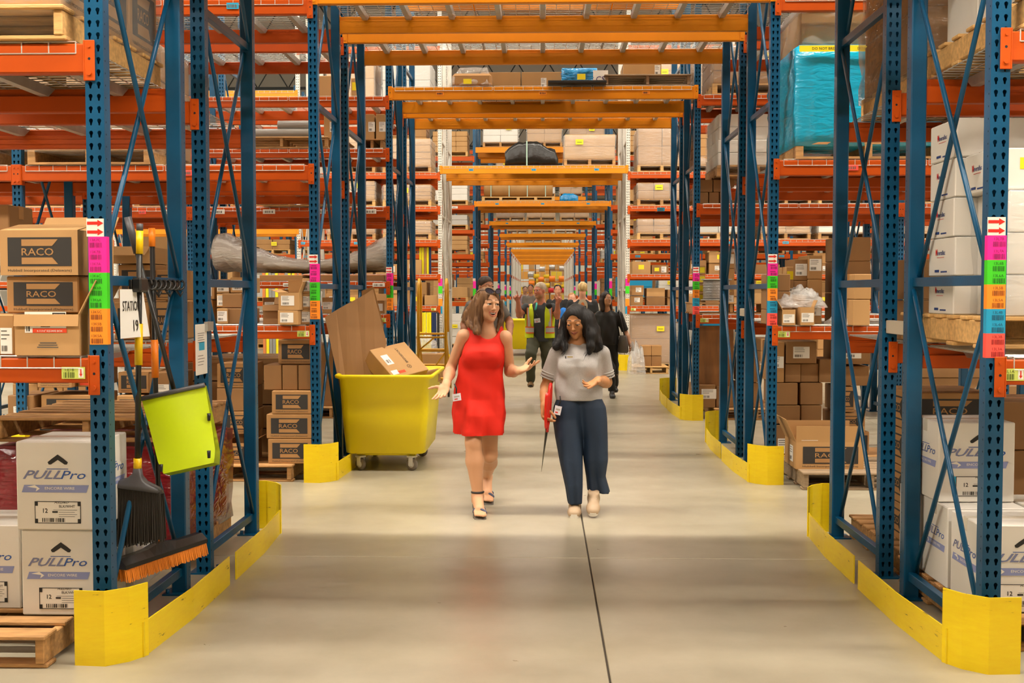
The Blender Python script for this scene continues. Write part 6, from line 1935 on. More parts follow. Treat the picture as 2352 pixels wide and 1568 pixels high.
# ------------------------------------------------------------------ the two women walking in front
def prow(y, xl, xr, ry, Y, dy=0):
    a, b = px(xl, y, Y), px(xr, y, Y)
    return (a[2], (a[0] + b[0]) / 2, Y + dy, (b[0] - a[0]) / 2, ry)
def person_root(label, loc): return empty('person', loc, label, 'person')
def attach(me, name, root):
    o = obj(name, me, root); o.matrix_parent_inverse = Matrix.Translation(-Vector(root.location)); return o
class PR:
    """children are modelled in world space; this keeps them there under the figure's root"""
    def __init__(s, body): s.b = body
def child(mb, name, mats, root):
    o = mb.build(name, mats, root); o.matrix_parent_inverse = Matrix.Identity(4); return o
def body_obj(me, label):
    o = bpy.data.objects.new('person', me); COL.objects.link(o); return tag(o, label, 'person')

def foot(F, an, toe, s=1.0):
    an, toe = np.array(an, float), np.array(toe, float)
    d = nrm((toe - an) * np.array([1, 1, 0])); l = np.cross(d, Z3)
    heel = an - d * .035 * s; heel[2] = an[2] - .045 * s
    F.cap(an, heel, .036 * s, .032 * s, .02)
    ball = heel + (toe - heel) * .68
    F.cap(an - Z3 * .012, ball + Z3 * .016, .034 * s, .022 * s, .02, u=l, ratio=1.25)
    F.cap(heel, ball, .03 * s, .024 * s, .02, u=l, ratio=1.3)
    for i in range(5):
        q = (i - 2) * .0155 * s
        F.cap(ball + l * q, toe + l * q * 1.05 - d * abs(i - 1) * .008, .012 * s, .0095 * s if i != 1 else .0105 * s, .008)
    return heel, ball, d, l
def limb(F, a, b, c, ra, rb, rc, bulge=.0, k=.02):
    a, b, c = (np.array(q, float) for q in (a, b, c))
    F.cap(a, b, ra, rb, k); m = b + (c - b) * .35
    F.cap(b, m, rb, rb * (1 + bulge), k); F.cap(m, c, rb * (1 + bulge), rc, k)

# ---- woman in the red dress
YR0 = 8.02
J = lambda x, y, d=0: px(x, y, YR0 + d)
hd = Head(px(1133, 700, YR0 - .03) + np.array([-.040, .05, 0]), 30, -2, 3, 1.0)
S1, E1, W1 = J(1065, 772, .02), J(1036, 845, .06), J(1024, 884, -.13)
S2, E2, W2 = J(1161, 775, .02), J(1171, 853, .07), J(1194, 851, -.12)
nb = J(1118, 768, .04)
h1, k1, a1 = J(1086, 905, .03), J(1087, 1016, -.09), J(1097, 1136, -.08)
h2, k2, a2 = J(1121, 905, .06), J(1125, 1044, .10), J(1118, 1092, .44)
t1, t2 = pxz(1104, 1184, .028), pxz(1121, 1150, .03)
F = Field((-.86, 7.55, -.01), (.02, 8.62, 1.70), .010, [(hd.c - .13, hd.c + .13, .0032), (W1 - .14, W1 + np.array([.05, .1, .05]), .0045), (W2 - np.array([.05, .13, .06]), W2 + np.array([.16, .1, .08]), .0045), (t1 - .06, t1 + .1, .006)])
hd.build(F, 'open', lids=.15)
F.cap(hd.w((0, .018, -.06)), nb, .050, .052, .02)
F.cap(nb, J(1112, 800, .05), .06, .085, .03, u=X3, ratio=1.3)
F.cap(J(1078, 775, .04), J(1150, 778, .04), .044, .044, .03)
F.cap(J(1110, 800, .05), J(1106, 905, .05), .088, .09, .03, u=X3, ratio=1.35)
limb(F, S1, E1, W1, .046, .036, .0245, .10); limb(F, S2, E2, W2, .045, .036, .0245, .10)
F.ell(S1 + np.array([.004, 0, -.006]), (.05, .05, .055), None, .02); F.ell(S2 + np.array([-.004, 0, -.006]), (.048, .05, .055), None, .02)
hand(F, W1, (-.25, -.55, -.62), (-.12, -.72, .55), 1, (8, 16, 22, 26), (.12, 1, -.05), .98, .16)
hand(F, W2, (.84, -.42, .30), (-.15, -.35, .92), -1, (4, 10, 20, 30), (.55, .75, .45), .98, .13)
limb(F, h1, k1, a1, .082, .055, .034, .14); limb(F, h2, k2, a2, .082, .054, .034, .14)
F.ell(k1 + np.array([0, -.018, 0]), (.043, .04, .055), None, .02); F.ell(k2 + np.array([0, -.018, 0]), (.043, .04, .055), None, .02)
hl1, bl1, d1, l1 = foot(F, a1, t1); hl2, bl2, d2, l2 = foot(F, a2, t2)
skinA = lin('dca47c')
me = F.mesh('person', skin_mat('skin_light'), 2, lambda P: hd.paint(P, skinA, lin('c86a58'), lin('5a3a22'), lin('dc8a6c'), 'open', browz=.029))
RW = body_obj(me, 'laughing woman in a sleeveless red dress with sunglasses pushed up on her hair')
hd.eyes(RW, (6, -2))
tb = MB()
for k in range(8):
    u = (k + .5) / 8 * 2 - 1
    p = hd.w((u * .0245, -.0840 + .009 * u * u, -.0605 + .0040 * u * u)); 
    tb.add([p + hd.R @ (np.array(q) * hd.s) for q in ((-.003, 0, -.0045), (.003, 0, -.0045), (.003, 0, .0045), (-.003, 0, .0045), (-.0025, .006, -.0035), (.0025, .006, -.0035), (.0025, .006, .0045), (-.0025, .006, .0045))], [(0, 1, 2, 3), (1, 5, 6, 2), (4, 0, 3, 7), (4, 5, 1, 0), (3, 2, 6, 7)])
tb.build('upper_teeth', mat('tooth_enamel', 'f4efe6', .3), RW)
# hair
HR = hair_mat('light_brown_hair', '4a2f1c', '9a6f47')
F = Field(hd.c - np.array([.26, .18, .34]), hd.c + np.array([.2, .26, .17]), .0042)
st_ = strand(85, .0025)
hd.e(F, (0, .020, .034), (.086, .104, .094), .02, 'u', st_)
hd.e(F, (-.055, .03, -.04), (.045, .07, .09), .03, 'u', st_)
hd.e(F, (.055, .05, -.04), (.04, .06, .09), .03, 'u', st_)
for pts in ([(1098, 690, .05), (1083, 716, .07), (1078, 742, .03), (1092, 758, -.04)], [(1100, 705, .08), (1088, 735, .1), (1082, 752, .08)], [(1104, 712, .02), (1098, 738, -.02), (1096, 762, -.06)], [(1112, 720, .1), (1110, 745, .12), (1105, 765, .1)],
            [(1096, 700, .06), (1075, 722, .08), (1069, 735, .08)], [(1151, 696, .07), (1152, 725, .06), (1148, 752, .03)], [(1147, 715, .06), (1148, 740, .04), (1143, 760, .01)]):
    P = [J(*p) for p in pts]
    for i in range(len(P) - 1):
        r0, r1 = (.040 - .008 * i, .034 - .008 * i) if pts[0][0] < 1140 else (.017 - .002 * i, .015 - .003 * i)
        F.cap(P[i], P[i + 1], r0, r1, .02, disp=st_)
hd.e(F, (.0, -.092, -.045), (.057, .062, .098), .010, 's')
hd.e(F, (.0, -.10, .035), (.046, .045, .036), .012, 's')
child_me = F.mesh('hair', HR, 1); obj('hair', child_me, RW)
wisps(RW, [[J(*p) for p in q] for q in ([(1100, 682, .02), (1080, 712, .05), (1072, 735, .03), (1082, 752, -.02)], [(1104, 690, -.01), (1094, 725, .0), (1090, 752, -.05), (1098, 768, -.08)], [(1096, 690, .05), (1070, 722, .07), (1064, 738, .06)], [(1108, 678, -.02), (1099, 705, -.03), (1097, 735, -.05), (1101, 762, -.08)], [(1150, 690, .04), (1153, 722, .03), (1150, 752, .0)], [(1120, 668, -.02), (1108, 680, -.03), (1100, 700, -.03)])], HR, 36, .013, .0011)
# dress
RED_D = mat('red_dress_cloth', 'dc2410', .7, bump=.06, bscale=260, spec=.3)
F = Field((-.72, 7.74, .55), (-.05, 8.34, 1.45), .0062)
rows = [prow(1006, 1044, 1158, .20, YR0, .03), prow(985, 1043, 1160, .195, YR0, .03), prow(950, 1041, 1163, .18, YR0, .03), prow(915, 1042, 1161, .145, YR0, .03), prow(880, 1047, 1157, .135, YR0, .03), prow(845, 1052, 1156, .125, YR0, .03), prow(825, 1055, 1158, .130, YR0, .02), prow(805, 1059, 1160, .126, YR0, .02), prow(788, 1062, 1161, .10, YR0, .03), prow(770, 1068, 1159, .078, YR0, .035), prow(752, 1073, 1155, .05, YR0, .04), prow(747, 1076, 1152, .035, YR0, .04)]
zh, zt = rows[0][0], rows[7][0]
def fold(th, Z, dx, dy):
    a = np.clip((zt - .12 - Z) / (zt - zh - .12), 0, 1) ** 1.3
    return a * (.017 * np.sin(5 * th + 1.1 + .8 * a) + .010 * np.sin(9 * th + 2 + 3 * a) + .005 * np.sin(14 * th)) + .003 * np.sin(4 * th + 34 * Z) * np.clip((zt - Z) / .1, 0, 1)
F.zrows(rows, .012, fold, slope=(-.09, .02))
for q in (-1, 1):
    F.ell(J(1108 + q * 25, 822, -.075), (.058, .05, .062), None, .045)
F.ell(nb + np.array([.012, -.05, .050]), (.074, .14, .082), None, .008, 's')
F.cap(S1 + np.array([-.05, 0, .06]), S1 + np.array([-.028, 0, -.10]), .058, .046, .012, 's'); F.cap(S2 + np.array([.055, 0, .06]), S2 + np.array([.036, 0, -.09]), .056, .044, .012, 's')
obj('dress', F.mesh('dress', RED_D, 2), RW)
# sunglasses, earring, badge, sandals
SG = mat('tortoise_frame', '2a2320', .2); LENS = mat('dark_lens', '5b5566', .08, .6)
mb = MB()
for q in (-1, 1):
    ring, n = [], 20
    ctr = np.array([q * .034, -.086, .094])
    for k in range(n):
        a_ = 2 * math.pi * k / n; x = .0275 * math.cos(a_); z = .0185 * math.sin(a_) + .004 * (q * math.cos(a_))
        ring.append(hd.w(ctr + np.array([x, .010 * (x * q / .03) + .35 * z, z])))
    mb.tube(ring, .003, 6, closed=True)
    mb.add(ring, [tuple(range(n))[::-1]], 1)
    mb.tube([hd.w((q * .062, -.076, .098)), hd.w((q * .078, -.03, .098)), hd.w((q * .082, .035, .075))], .0028, 6)
mb.tube([hd.w((-.008, -.088, .094)), hd.w((.008, -.088, .094))], .003, 6)
mb.build('sunglasses', [SG, LENS], RW)
MB().tube([hd.w((-.080, .0, -.035)), hd.w((-.081, .0, -.055)), hd.w((-.078, -.004, -.068))], .003, 6).build('earring', mat('silver_metal', 'd8d4cc', .2, .9), RW)
def badge(root, p, w, h, face_, lan=True, tilt=0):
    n = nrm(face_); u = nrm(np.cross(Z3, n)) * -1; u = nrm(np.cross(n, Z3)) * -1
    u = nrm(np.array([-n[1], n[0], 0])); v = np.cross(n, u)
    u, v = u * math.cos(tilt) + v * math.sin(tilt), v * math.cos(tilt) - u * math.sin(tilt)
    p = np.array(p, float)
    mb = MB(); q = [p + u * a + v * b for a, b in ((-w / 2, -h / 2), (w / 2, -h / 2), (w / 2, h / 2), (-w / 2, h / 2))]
    mb.add(q + [x - n * .003 for x in q], [(0, 1, 2, 3), (7, 6, 5, 4), (0, 4, 5, 1), (1, 5, 6, 2), (2, 6, 7, 3), (3, 7, 4, 0)], 0)
    mb.rect(p + n * .0008, u, v, -w * .3, -h * .32, w * .1, -h * .18, 1); mb.rect(p + n * .0008, u, v, -w * .3, 0, w * .35, h * .2, 2)
    mb.build('badge', [mat('badge_card', 'e6e4ea', .4), RED, GREYP], root)
    if lan: MB().tube([p + v * h * .5, p + v * (h * .5 + .035) + u * .006, p + v * (h * .5 + .07) - u * .004], .005, 6).build('badge_clip', BLACK, root)
badge(RW, J(1049, 912, -.135), .062, .05, (-.35, -1, .1), True, .18)
SAND = mat('slate_strap', '4a5068', .5); SOLE = mat('sandal_sole', '6d6459', .6); STR = mat('dark_strap', '2b2624', .5)
def sandal(root, an, hl, bl, toe, d, l, up):
    S = MB()
    rings = []
    for u, w_, zt_ in ((-.03, .026, 0), (.0, .034, 0), (.35, .036, 0), (.72, .046, 0), (.95, .04, 0), (1.04, .02, 0)):
        p = hl + (toe - hl) * u; zt0 = p[2] - .026
        rings.append([tuple(p * np.array([1, 1, 0]) + l * q * w_ + Z3 * z) for q, z in ((1, zt0), (1, zt0 - .016 - up * (1 - u)), (-1, zt0 - .016 - up * (1 - u)), (-1, zt0))])
    S.loft(rings, smooth=False); S.build('sandal_sole', SOLE, root)
    mb = MB(); ring = [tuple(an + Z3 * .02 + (d * math.cos(t) + l * math.sin(t)) * .040) for t in np.linspace(0, 2 * math.pi, 18, endpoint=False)]
    mb.tube(ring, .008, 6, closed=True); mb.tube([an + Z3 * .02 - d * .04, hl - d * .03 - Z3 * .01], .006, 6); mb.build('ankle_strap', STR, root)
    mb = MB()
    for off, tw in ((.62, .22), (.74, -.22)):
        c = hl + (toe - hl) * off; pts = []
        for t in np.linspace(-.1, math.pi + .1, 12):
            pts.append(c + l * .040 * math.cos(t) + Z3 * (.026 * math.sin(t) - .010) + d * tw * .09 * math.cos(t))
        mb.tube(pts, [.007] + [.010] * 10 + [.007], 6)
    mb.build('toe_strap', SAND, root)
sandal(RW, a1, hl1, bl1, t1, d1, l1, .0); sandal(RW, a2, hl2, bl2, t2, d2, l2, .0)

# ---- woman in the grey sweater
YG = 8.02
J = lambda x, y, d=0: px(x, y, YG + d)
hd = Head(px(1317, 739, YG - .03) + np.array([.022, .052, 0]), -17, 13, -3, .97)
S1, E1, W1 = J(1280, 812, .03), J(1254, 888, .05), J(1250, 934, -.10)
S2, E2, W2 = J(1382, 812, .03), J(1393, 878, .07), J(1373, 873, -.13)
nb = J(1326, 796, .04)
F = Field((-.02, 7.62, .60), (.56, 8.35, 1.54), .010, [(hd.c - .13, hd.c + .13, .0032), (W1 - np.array([.06, .08, .14]), W1 + np.array([.1, .08, .05]), .0045), (W2 - np.array([.13, .14, .1]), W2 + np.array([.06, .08, .06]), .0045)])
hd.build(F, 'smile', lids=1.0)
F.cap(hd.w((0, .018, -.06)), nb, .047, .05, .02)
F.cap(nb, J(1328, 830, .05), .06, .085, .03, u=X3, ratio=1.3); F.cap(J(1290, 808, .04), J(1370, 810, .04), .04, .04, .03)
F.cap(J(1328, 830, .05), J(1330, 950, .05), .09, .09, .03, u=X3, ratio=1.35)
limb(F, S1, E1, W1, .046, .037, .024, .08); limb(F, S2, E2, W2, .046, .037, .024, .08)
hand(F, W1, (.05, -.18, -1), (.75, -.6, 0), -1, (62, 66, 70, 72), (.5, .3, .9), .95, .02, thcurl=25)
hand(F, W2, (-.66, -.62, -.34), (-.1, -.30, .9), -1, (6, 14, 24, 34), (.5, .7, .5), .95, .12)
for (a_, b_, c_) in ((J(1303, 930, .02), J(1306, 1040, -.02), J(1320, 1160, -.10)), (J(1358, 930, .06), J(1368, 1040, .02), J(1362, 1150, -.05))):
    limb(F, a_, b_, c_, .075, .05, .034, .1)
skinB = lin('c08454')
me = F.mesh('person', skin_mat('skin_tan'), 2, lambda P: hd.paint(P, skinB, lin('b0604c'), lin('1c120c'), lin('bf7a50'), 'smile', browz=.027))
GW = body_obj(me, 'woman in a pale grey short-sleeved sweater and navy wide trousers looking down')
hd.eyes(GW, (-6, 22), half=True)
HB = hair_mat('black_hair', '080605', '1c1410')
F = Field(hd.c - np.array([.24, .2, .32]), hd.c + np.array([.24, .26, .17]), .0042)
st_ = strand(80, .0012, 1)
hd.e(F, (0, .020, .034), (.086, .104, .094), .02, 'u', st_)
hd.e(F, (.058, .02, -.03), (.05, .07, .10), .03, 'u', st_); hd.e(F, (-.058, .03, -.03), (.038, .07, .10), .03, 'u', st_)
for pts, r0 in (([(1352, 728, .02), (1364, 758, .02), (1372, 783, .0), (1380, 798, -.02)], .046), ([(1350, 740, -.01), (1357, 770, -.04), (1357, 796, -.07), (1353, 810, -.08)], .040), ([(1354, 745, .06), (1364, 780, .05), (1366, 806, -.02)], .044), ([(1298, 735, .05), (1293, 765, .05), (1287, 788, .0), (1274, 797, -.03)], .032), ([(1299, 745, .03), (1297, 775, .0), (1297, 796, -.05), (1294, 806, -.07)], .028), ([(1330, 760, .12), (1332, 790, .13)], .06), ([(1296, 760, .04), (1288, 784, .0), (1280, 798, -.03)], .028)):
    P = [J(*p) for p in pts]
    for i in range(len(P) - 1): F.cap(P[i], P[i + 1], r0 * (1 - .2 * i), r0 * (1 - .2 * (i + 1)), .035, disp=st_)
hd.e(F, (-.004, -.098, -.036), (.060, .070, .096), .010, 's'); hd.e(F, (-.004, -.108, .028), (.052, .054, .046), .012, 's')
obj('hair', F.mesh('hair', HB, 1), GW)
wisps(GW, [[J(*p) for p in q] for q in ([(1345, 715, .0), (1362, 755, .0), (1374, 785, -.02), (1386, 800, -.05)], [(1346, 730, -.03), (1354, 770, -.07), (1354, 800, -.10), (1344, 818, -.12)], [(1352, 740, .02), (1366, 780, .0), (1368, 812, -.06)], [(1301, 728, .02), (1293, 765, .0), (1287, 790, -.05), (1264, 799, -.08)], [(1300, 738, .0), (1297, 775, -.04), (1298, 802, -.10), (1290, 816, -.12)], [(1356, 760, .0), (1372, 786, -.03), (1384, 796, -.05)])], HB, 34, .012, .0010, 3)
KNIT = mat('grey_knit', 'b6b0ac', .85, bump=.35, bscale=330, var=.05, scale=120)
F = Field((-.09, 7.76, .76), (.58, 8.32, 1.27), .0058)
rows = [prow(918, 1277, 1383, .132, YG, .03), prow(908, 1275, 1385, .138, YG, .03), prow(885, 1273, 1385, .135, YG, .03), prow(860, 1275, 1382, .13, YG, .02), prow(840, 1277, 1379, .132, YG, .01), prow(822, 1276, 1382, .124, YG, .02), prow(806, 1280, 1382, .095, YG, .03), prow(796, 1292, 1366, .07, YG, .035), prow(788, 1303, 1351, .058, YG, .035)]
F.zrows(rows, .014, lambda th, Z, dx, dy: np.clip((Z - rows[0][0] - .02) / .06, 0, 1) * (.005 * np.sin(6 * th + 30 * Z) + .003 * np.sin(11 * th - 18 * Z)))
for q in (-1, 1): F.ell(J(1326 + q * 26, 843, -.08), (.052, .045, .055), None, .045)
F.cap(S1, S1 + (E1 - S1) * .70, .060, .064, .025, flat=True); F.cap(S2, S2 + (E2 - S2) * .76, .060, .062, .025, flat=True)
F.ell(nb + np.array([0, -.02, .055]), (.058, .065, .05), None, .008, 's')
obj('sweater', F.mesh('sweater', KNIT, 2), GW)
for nm, S_, E_, f_, r_ in (('cuff', S1, E1, .70, .063), ('cuff', S2, E2, .76, .061)):
    d_ = nrm(E_ - S_); c_ = S_ + (E_ - S_) * (f_ - .04); u_ = nrm(np.cross(d_, Y3)); v_ = np.cross(d_, u_)
    mb = MB()
    for sft in (0, .018, .036):
        mb.tube([tuple(c_ - d_ * (.02 - sft) + (u_ * math.cos(t) + v_ * math.sin(t)) * r_) for t in np.linspace(0, 2 * math.pi, 28, endpoint=False)], .006, 5, closed=True)
    mb.build(nm, KNIT, GW)
cr = [tuple(nb + np.array([.001, .004, .012]) + np.array([.060 * math.cos(t), .062 * math.sin(t), .012 * math.sin(t)])) for t in np.linspace(0, 2 * math.pi, 30, endpoint=False)]
MB().tube(cr, .011, 8, closed=True).build('collar', KNIT, GW)
NAVYT = mat('navy_twill', '12263c', .7, bump=.08, bscale=180, var=.1, scale=5)
F = Field((.03, 7.68, .05), (.56, 8.36, .90), .0068)
F.zrows([prow(1150, 1303, 1335, .070, YG, -.10), prow(1110, 1296, 1337, .092, YG, -.08), prow(1060, 1285, 1338, .105, YG, -.05), prow(1005, 1275, 1338, .118, YG, -.01), prow(960, 1269, 1344, .125, YG, .03), prow(935, 1271, 1346, .122, YG, .03), prow(905, 1283, 1342, .105, YG, .03)], .02, lambda th, Z, dx, dy: np.clip((.62 - Z) / .5, 0, 1) * (.006 * np.sin(4 * th + 1) + .004 * np.sin(7 * th)))
F.zrows([prow(1128, 1349, 1401, .085, YG, -.01), prow(1095, 1346, 1392, .09, YG, .0), prow(1055, 1340, 1398, .105, YG, .0), prow(1005, 1338, 1397, .118, YG, .02), prow(960, 1328, 1395, .125, YG, .03), prow(935, 1322, 1392, .122, YG, .03), prow(905, 1320, 1378, .105, YG, .03)], .02, lambda th, Z, dx, dy: np.clip((.62 - Z) / .5, 0, 1) * (.009 * np.sin(4 * th + 2.2) + .005 * np.sin(7 * th + 1)), slope=(-.14, 0))
obj('trousers', F.mesh('trousers', NAVYT, 2), GW)
SNK = mat('beige_leather', 'b59a7c', .5); SNS = mat('white_rubber', 'd9d0c2', .55)
def sneaker(root, heel, toe, m=SNK, ms=SNS, s=1.0, name='sneaker', high=.0):
    heel, toe = np.array(heel, float), np.array(toe, float); d = nrm(toe - heel); l = nrm(np.cross(d, Z3)); L_ = np.linalg.norm(toe - heel); n_ = np.cross(l, d)
    lo = np.minimum(heel, toe) - .09; hi = np.maximum(heel, toe) + np.array([.09, .09, .16 + high])
    F = Field(lo, hi, .006)
    F.cap(heel + d * .03 + n_ * .035, heel + d * L_ * .75 + n_ * .03, .038 * s, .036 * s, .02, u=l, ratio=1.1)
    F.cap(heel + d * L_ * .7 + n_ * .028, toe - d * .03 + n_ * .024, .036 * s, .03 * s, .02, u=l, ratio=1.3)
    F.cap(heel + d * .04 + n_ * .05, heel + d * .055 + n_ * (.10 + high), .04 * s, .042 * s, .02, flat=True)
    F.cap(heel + d * .09 + n_ * .075, heel + d * L_ * .55 + n_ * .045, .03 * s, .03 * s, .02)
    o = obj(name, F.mesh(name, m, 1), root)
    mb = MB(); rings = []
    for z0 in (0, .026):
        ring = []
        for t in np.linspace(0, 2 * math.pi, 24, endpoint=False):
            u = math.cos(t) * .5 + .5; w_ = (.034 + .012 * u) * s * abs(math.sin(t)) ** .7 * np.sign(math.sin(t))
            ring.append(tuple(heel + d * (L_ * (u * 1.02 - .01)) + l * w_ + n_ * z0))
        rings.append(ring)
    mb.loft(rings, smooth=False); mb.build('sole', ms, o)
    mb = MB()
    for k in range(4):
        p = heel + d * (L_ * (.42 + .09 * k)) + n_ * (.090 - .0125 * k)
        mb.tube([p - l * .022, p + n_ * .008, p + l * .022], .0035, 5)
    mb.build('laces', ms, o)
    return o
q1 = pxz(1320, 1190, 0.0); sneaker(GW, q1 + np.array([.01, .24, 0]), q1 + np.array([-.005, .0, 0]))
q2 = pxz(1362, 1186, 0.012); sneaker(GW, q2 + np.array([.015, .22, .07]), q2 + np.array([.0, .0, 0.0]))
nt_ = MB(); p = J(1309, 820, -.155)
nt_.box((-.036, -.003, -.013), (.036, .0, .013), 0); nt_.rect((0, -.0036, 0), X3, Z3, -.033, -.009, -.026, .009, 1); nt_.rect((0, -.0036, 0), X3, Z3, -.018, -.002, .02, .006, 2)
nt_.v = [tuple(np.array(v) + p) for v in nt_.v]; nt_.build('name_tag', [mat('badge_card', 'e6e4ea', .4), BLACK, mat('gold_print', 'c8b070', .5)], GW)
badge(GW, J(1281, 942, -.125), .048, .062, (-.3, -1, .05), True, -.2)
# ceremonial scissors in her hand
SR = mat('red_handle_plastic', 'd81e10', .25, coat=.3); BL = mat('blade_steel', '8d8a80', .25, .9)
Sc = empty('scissors', J(1257, 985, -.12), 'giant ceremonial scissors with red handles pointing down in her hand', 'scissors')
o_ = np.array(Sc.location)
def loop(p0, p1, w, lat):
    a_, b_ = np.array(p0) - o_, np.array(p1) - o_; c_ = (a_ + b_) / 2; d_ = (b_ - a_) / 2
    return [tuple(c_ + d_ * math.cos(t) + np.array(lat) * w * math.sin(t)) for t in np.linspace(0, 2 * math.pi, 26, endpoint=False)]
lt = nrm((.35, 1, 0))
MB().tube(loop(J(1265, 882, -.07), J(1258, 975, -.12), .019, lt), .0125, 8, closed=True).build('handle', SR, Sc)
MB().tube(loop(J(1257, 905, -.17), J(1255, 982, -.14), .018, -lt), .012, 8, closed=True).build('handle', SR, Sc)
MB().tube([J(1257, 965, -.13) - o_, J(1256, 992, -.13) - o_], [.018, .012], 8).build('handle_neck', SR, Sc)
a_, b_ = J(1256, 985, -.13) - o_, J(1243.5, 1083, -.10) - o_
for sg_ in (-1, 1):
    mb = MB(); w0_ = lt * .022
    n3 = np.array([1.0, -.35, 0]) * .0035
    q = [a_ - w0_ * .2, a_ + w0_ * 1.0 * sg_, b_, a_ - w0_ * .2 + n3 * sg_, a_ + w0_ * sg_ + n3 * sg_, b_ + n3 * .3 * sg_]
    mb.add(q, [(0, 1, 2), (5, 4, 3), (0, 3, 4, 1), (1, 4, 5, 2), (2, 5, 3, 0)]); mb.build('blade', BL, Sc)
MB().tube([a_ + np.array([-.01, 0, 0]), a_ + np.array([.01, 0, 0])], .007, 8).build('pivot_screw', BL, Sc)
# ------------------------------------------------------------------ the people behind them
def gperson(label, x, eye_y, Y, yaw=0, pitch=0, top='50504e', pants='22222a', hairc=('2a1c12', '4a3322'), skin='c98f6c', male=True, sleeve=.55, arms=None, legs=None, hair='short', rows=None, res=.013, beard=None, shoes='2a2522', hem=None, back=False, sh_w=1.0, name_top='shirt', mouth='closed', fatter=1.0, hres=None, stride=.12, sc=None):
    c0 = px(x, eye_y, Y); Hh_ = c0[2] / .935; s = Hh_ / 1.72
    hd = Head(c0 + np.array([0, .02, 0]), yaw, pitch, 0, (sc or 1.02) * (s if s < 1.08 else 1.05))
    X, = (c0[0],); P = lambda dx, dy, z: np.array([X + dx * s, Y + .04 + dy * s, z * Hh_])
    nbp = P(0, .02, .825)
    shl, shr = P(-.175 * sh_w, .02, .795), P(.175 * sh_w, .02, .795)
    A = arms or {}
    el, wl = A.get('el', P(-.225 * sh_w, .04, .63)), A.get('wl', P(-.235 * sh_w, -.04, .485))
    er, wr = A.get('er', P(.225 * sh_w, .04, .63)), A.get('wr', P(.235 * sh_w, -.04, .485))
    shl, shr = A.get('sl', shl), A.get('sr', shr)
    hl_, hr_ = P(-.085, .02, .52), P(.085, .02, .52)
    Lg = legs or {}
    kl, al = Lg.get('kl', P(-.09, -stride * .6, .285)), Lg.get('al', P(-.085, -stride, .05))
    kr, ar = Lg.get('kr', P(.09, stride * .3, .285)), Lg.get('ar', P(.085, stride * 1.6, .055))
    lo = np.min([wl, wr, al, ar, hd.c, el, er], 0) - .26; hi = np.max([wl, wr, al, ar, hd.c, el, er], 0) + .24; lo[2] = -.01
    fine = [(hd.c - .14, hd.c + .15, hres or .0065)] + ([(wl - .15, wl + .15, .0075), (wr - .15, wr + .15, .0075)] if res < .012 else [])
    F = Field(lo, hi, res, fine)
    hd.build(F, mouth, male, .5, res < .015)
    F.cap(hd.w((0, .018, -.06)), nbp, .054 * s, .058 * s, .02)
    F.cap(nbp, P(0, .03, .72), .07 * s, .095 * s, .03, u=X3, ratio=1.3); F.cap(P(0, .03, .72), P(0, .03, .53), .095 * s, .095 * s, .03, u=X3, ratio=1.35)
    F.cap(shl, shr, .05 * s, .05 * s, .03)
    limb(F, shl, el, wl, .05 * s, .04 * s, .028 * s, .1); limb(F, shr, er, wr, .05 * s, .04 * s, .028 * s, .1)
    for (w_, e_, t_, key) in ((wl, el, -1, 'hl'), (wr, er, 1, 'hr')):
        d_, n_, cu, th_ = A.get(key, (nrm(w_ - e_) + np.array([0, -.15, 0]), (-t_ * 1.0, -.2, 0), (28, 30, 34, 38), (.7, .5, .3)))
        hand(F, w_, d_, n_, A.get(key + 't', 1 if t_ > 0 else -1), cu, th_, 1.05 * s, .06, k=.008)
    limb(F, hl_, kl, al, .085 * s, .058 * s, .04 * s, .1); limb(F, hr_, kr, ar, .085 * s, .058 * s, .04 * s, .1)
    bl = lin(skin)
    me = F.mesh('person', skin_mat('skin_light'), 2, lambda Q: hd.paint(Q, bl, tuple(v * .7 for v in bl), lin(hairc[0]), (min(1, bl[0] * 1.15), bl[1] * .85, bl[2] * .8), mouth, beard=lin(beard) if beard else None, scalp=None))
    B = body_obj(me, label)
    if res < .015: hd.eyes(B, (0, 0), lash=res < .013)
    # hair
    HM = hair_mat('hair_' + hairc[0], *hairc)
    F = Field(hd.c - np.array([.2, .2, .36]), hd.c + np.array([.2, .22, .17]), max(.0065, res * .6))
    if hair == 'short':
        hd.e(F, (0, .024, .040), (.081, .096, .086), .02, 'u', strand(90, .002)); hd.e(F, (0, -.08, -.04), (.085, .09, .105), .012, 's'); hd.e(F, (0, .06, -.11), (.09, .09, .05), .01, 's')
    elif hair == 'buzz':
        hd.e(F, (0, .018, .040), (.0785, .0965, .0835), .01, 'u'); hd.e(F, (0, -.105, -.045), (.085, .085, .098), .008, 's'); hd.e(F, (0, -.03, -.075), (.09, .05, .09), .01, 's'); hd.e(F, (0, .05, -.10), (.09, .1, .07), .01, 's')
    else:
        hd.e(F, (0, .022, .036), (.087, .104, .094), .02, 'u', strand(80, .0022))
        for q in (-1, 1):
            hd.cp(F, (q * .06, .02, -.02), (q * .075, .03, -.16), .042, .034, .03); hd.cp(F, (q * .06, .06, -.02), (q * .04, .08, -.20), .05, .035, .03)
        hd.e(F, (0, -.095, -.04), (.056, .066, .095), .01, 's'); hd.e(F, (0, -.105, .03), (.044, .05, .044), .012, 's')
    obj('hair', F.mesh('hair', HM, 1), B)
    # shirt
    TM = mat('cloth_' + top, top, .75, bump=.1, bscale=150, var=.08, scale=6)
    F = Field(lo + np.array([0, 0, .6 * Hh_ * .8]), np.array([hi[0], hi[1], .86 * Hh_]), max(.009, res * .8))
    z_h = (hem or .50) * Hh_
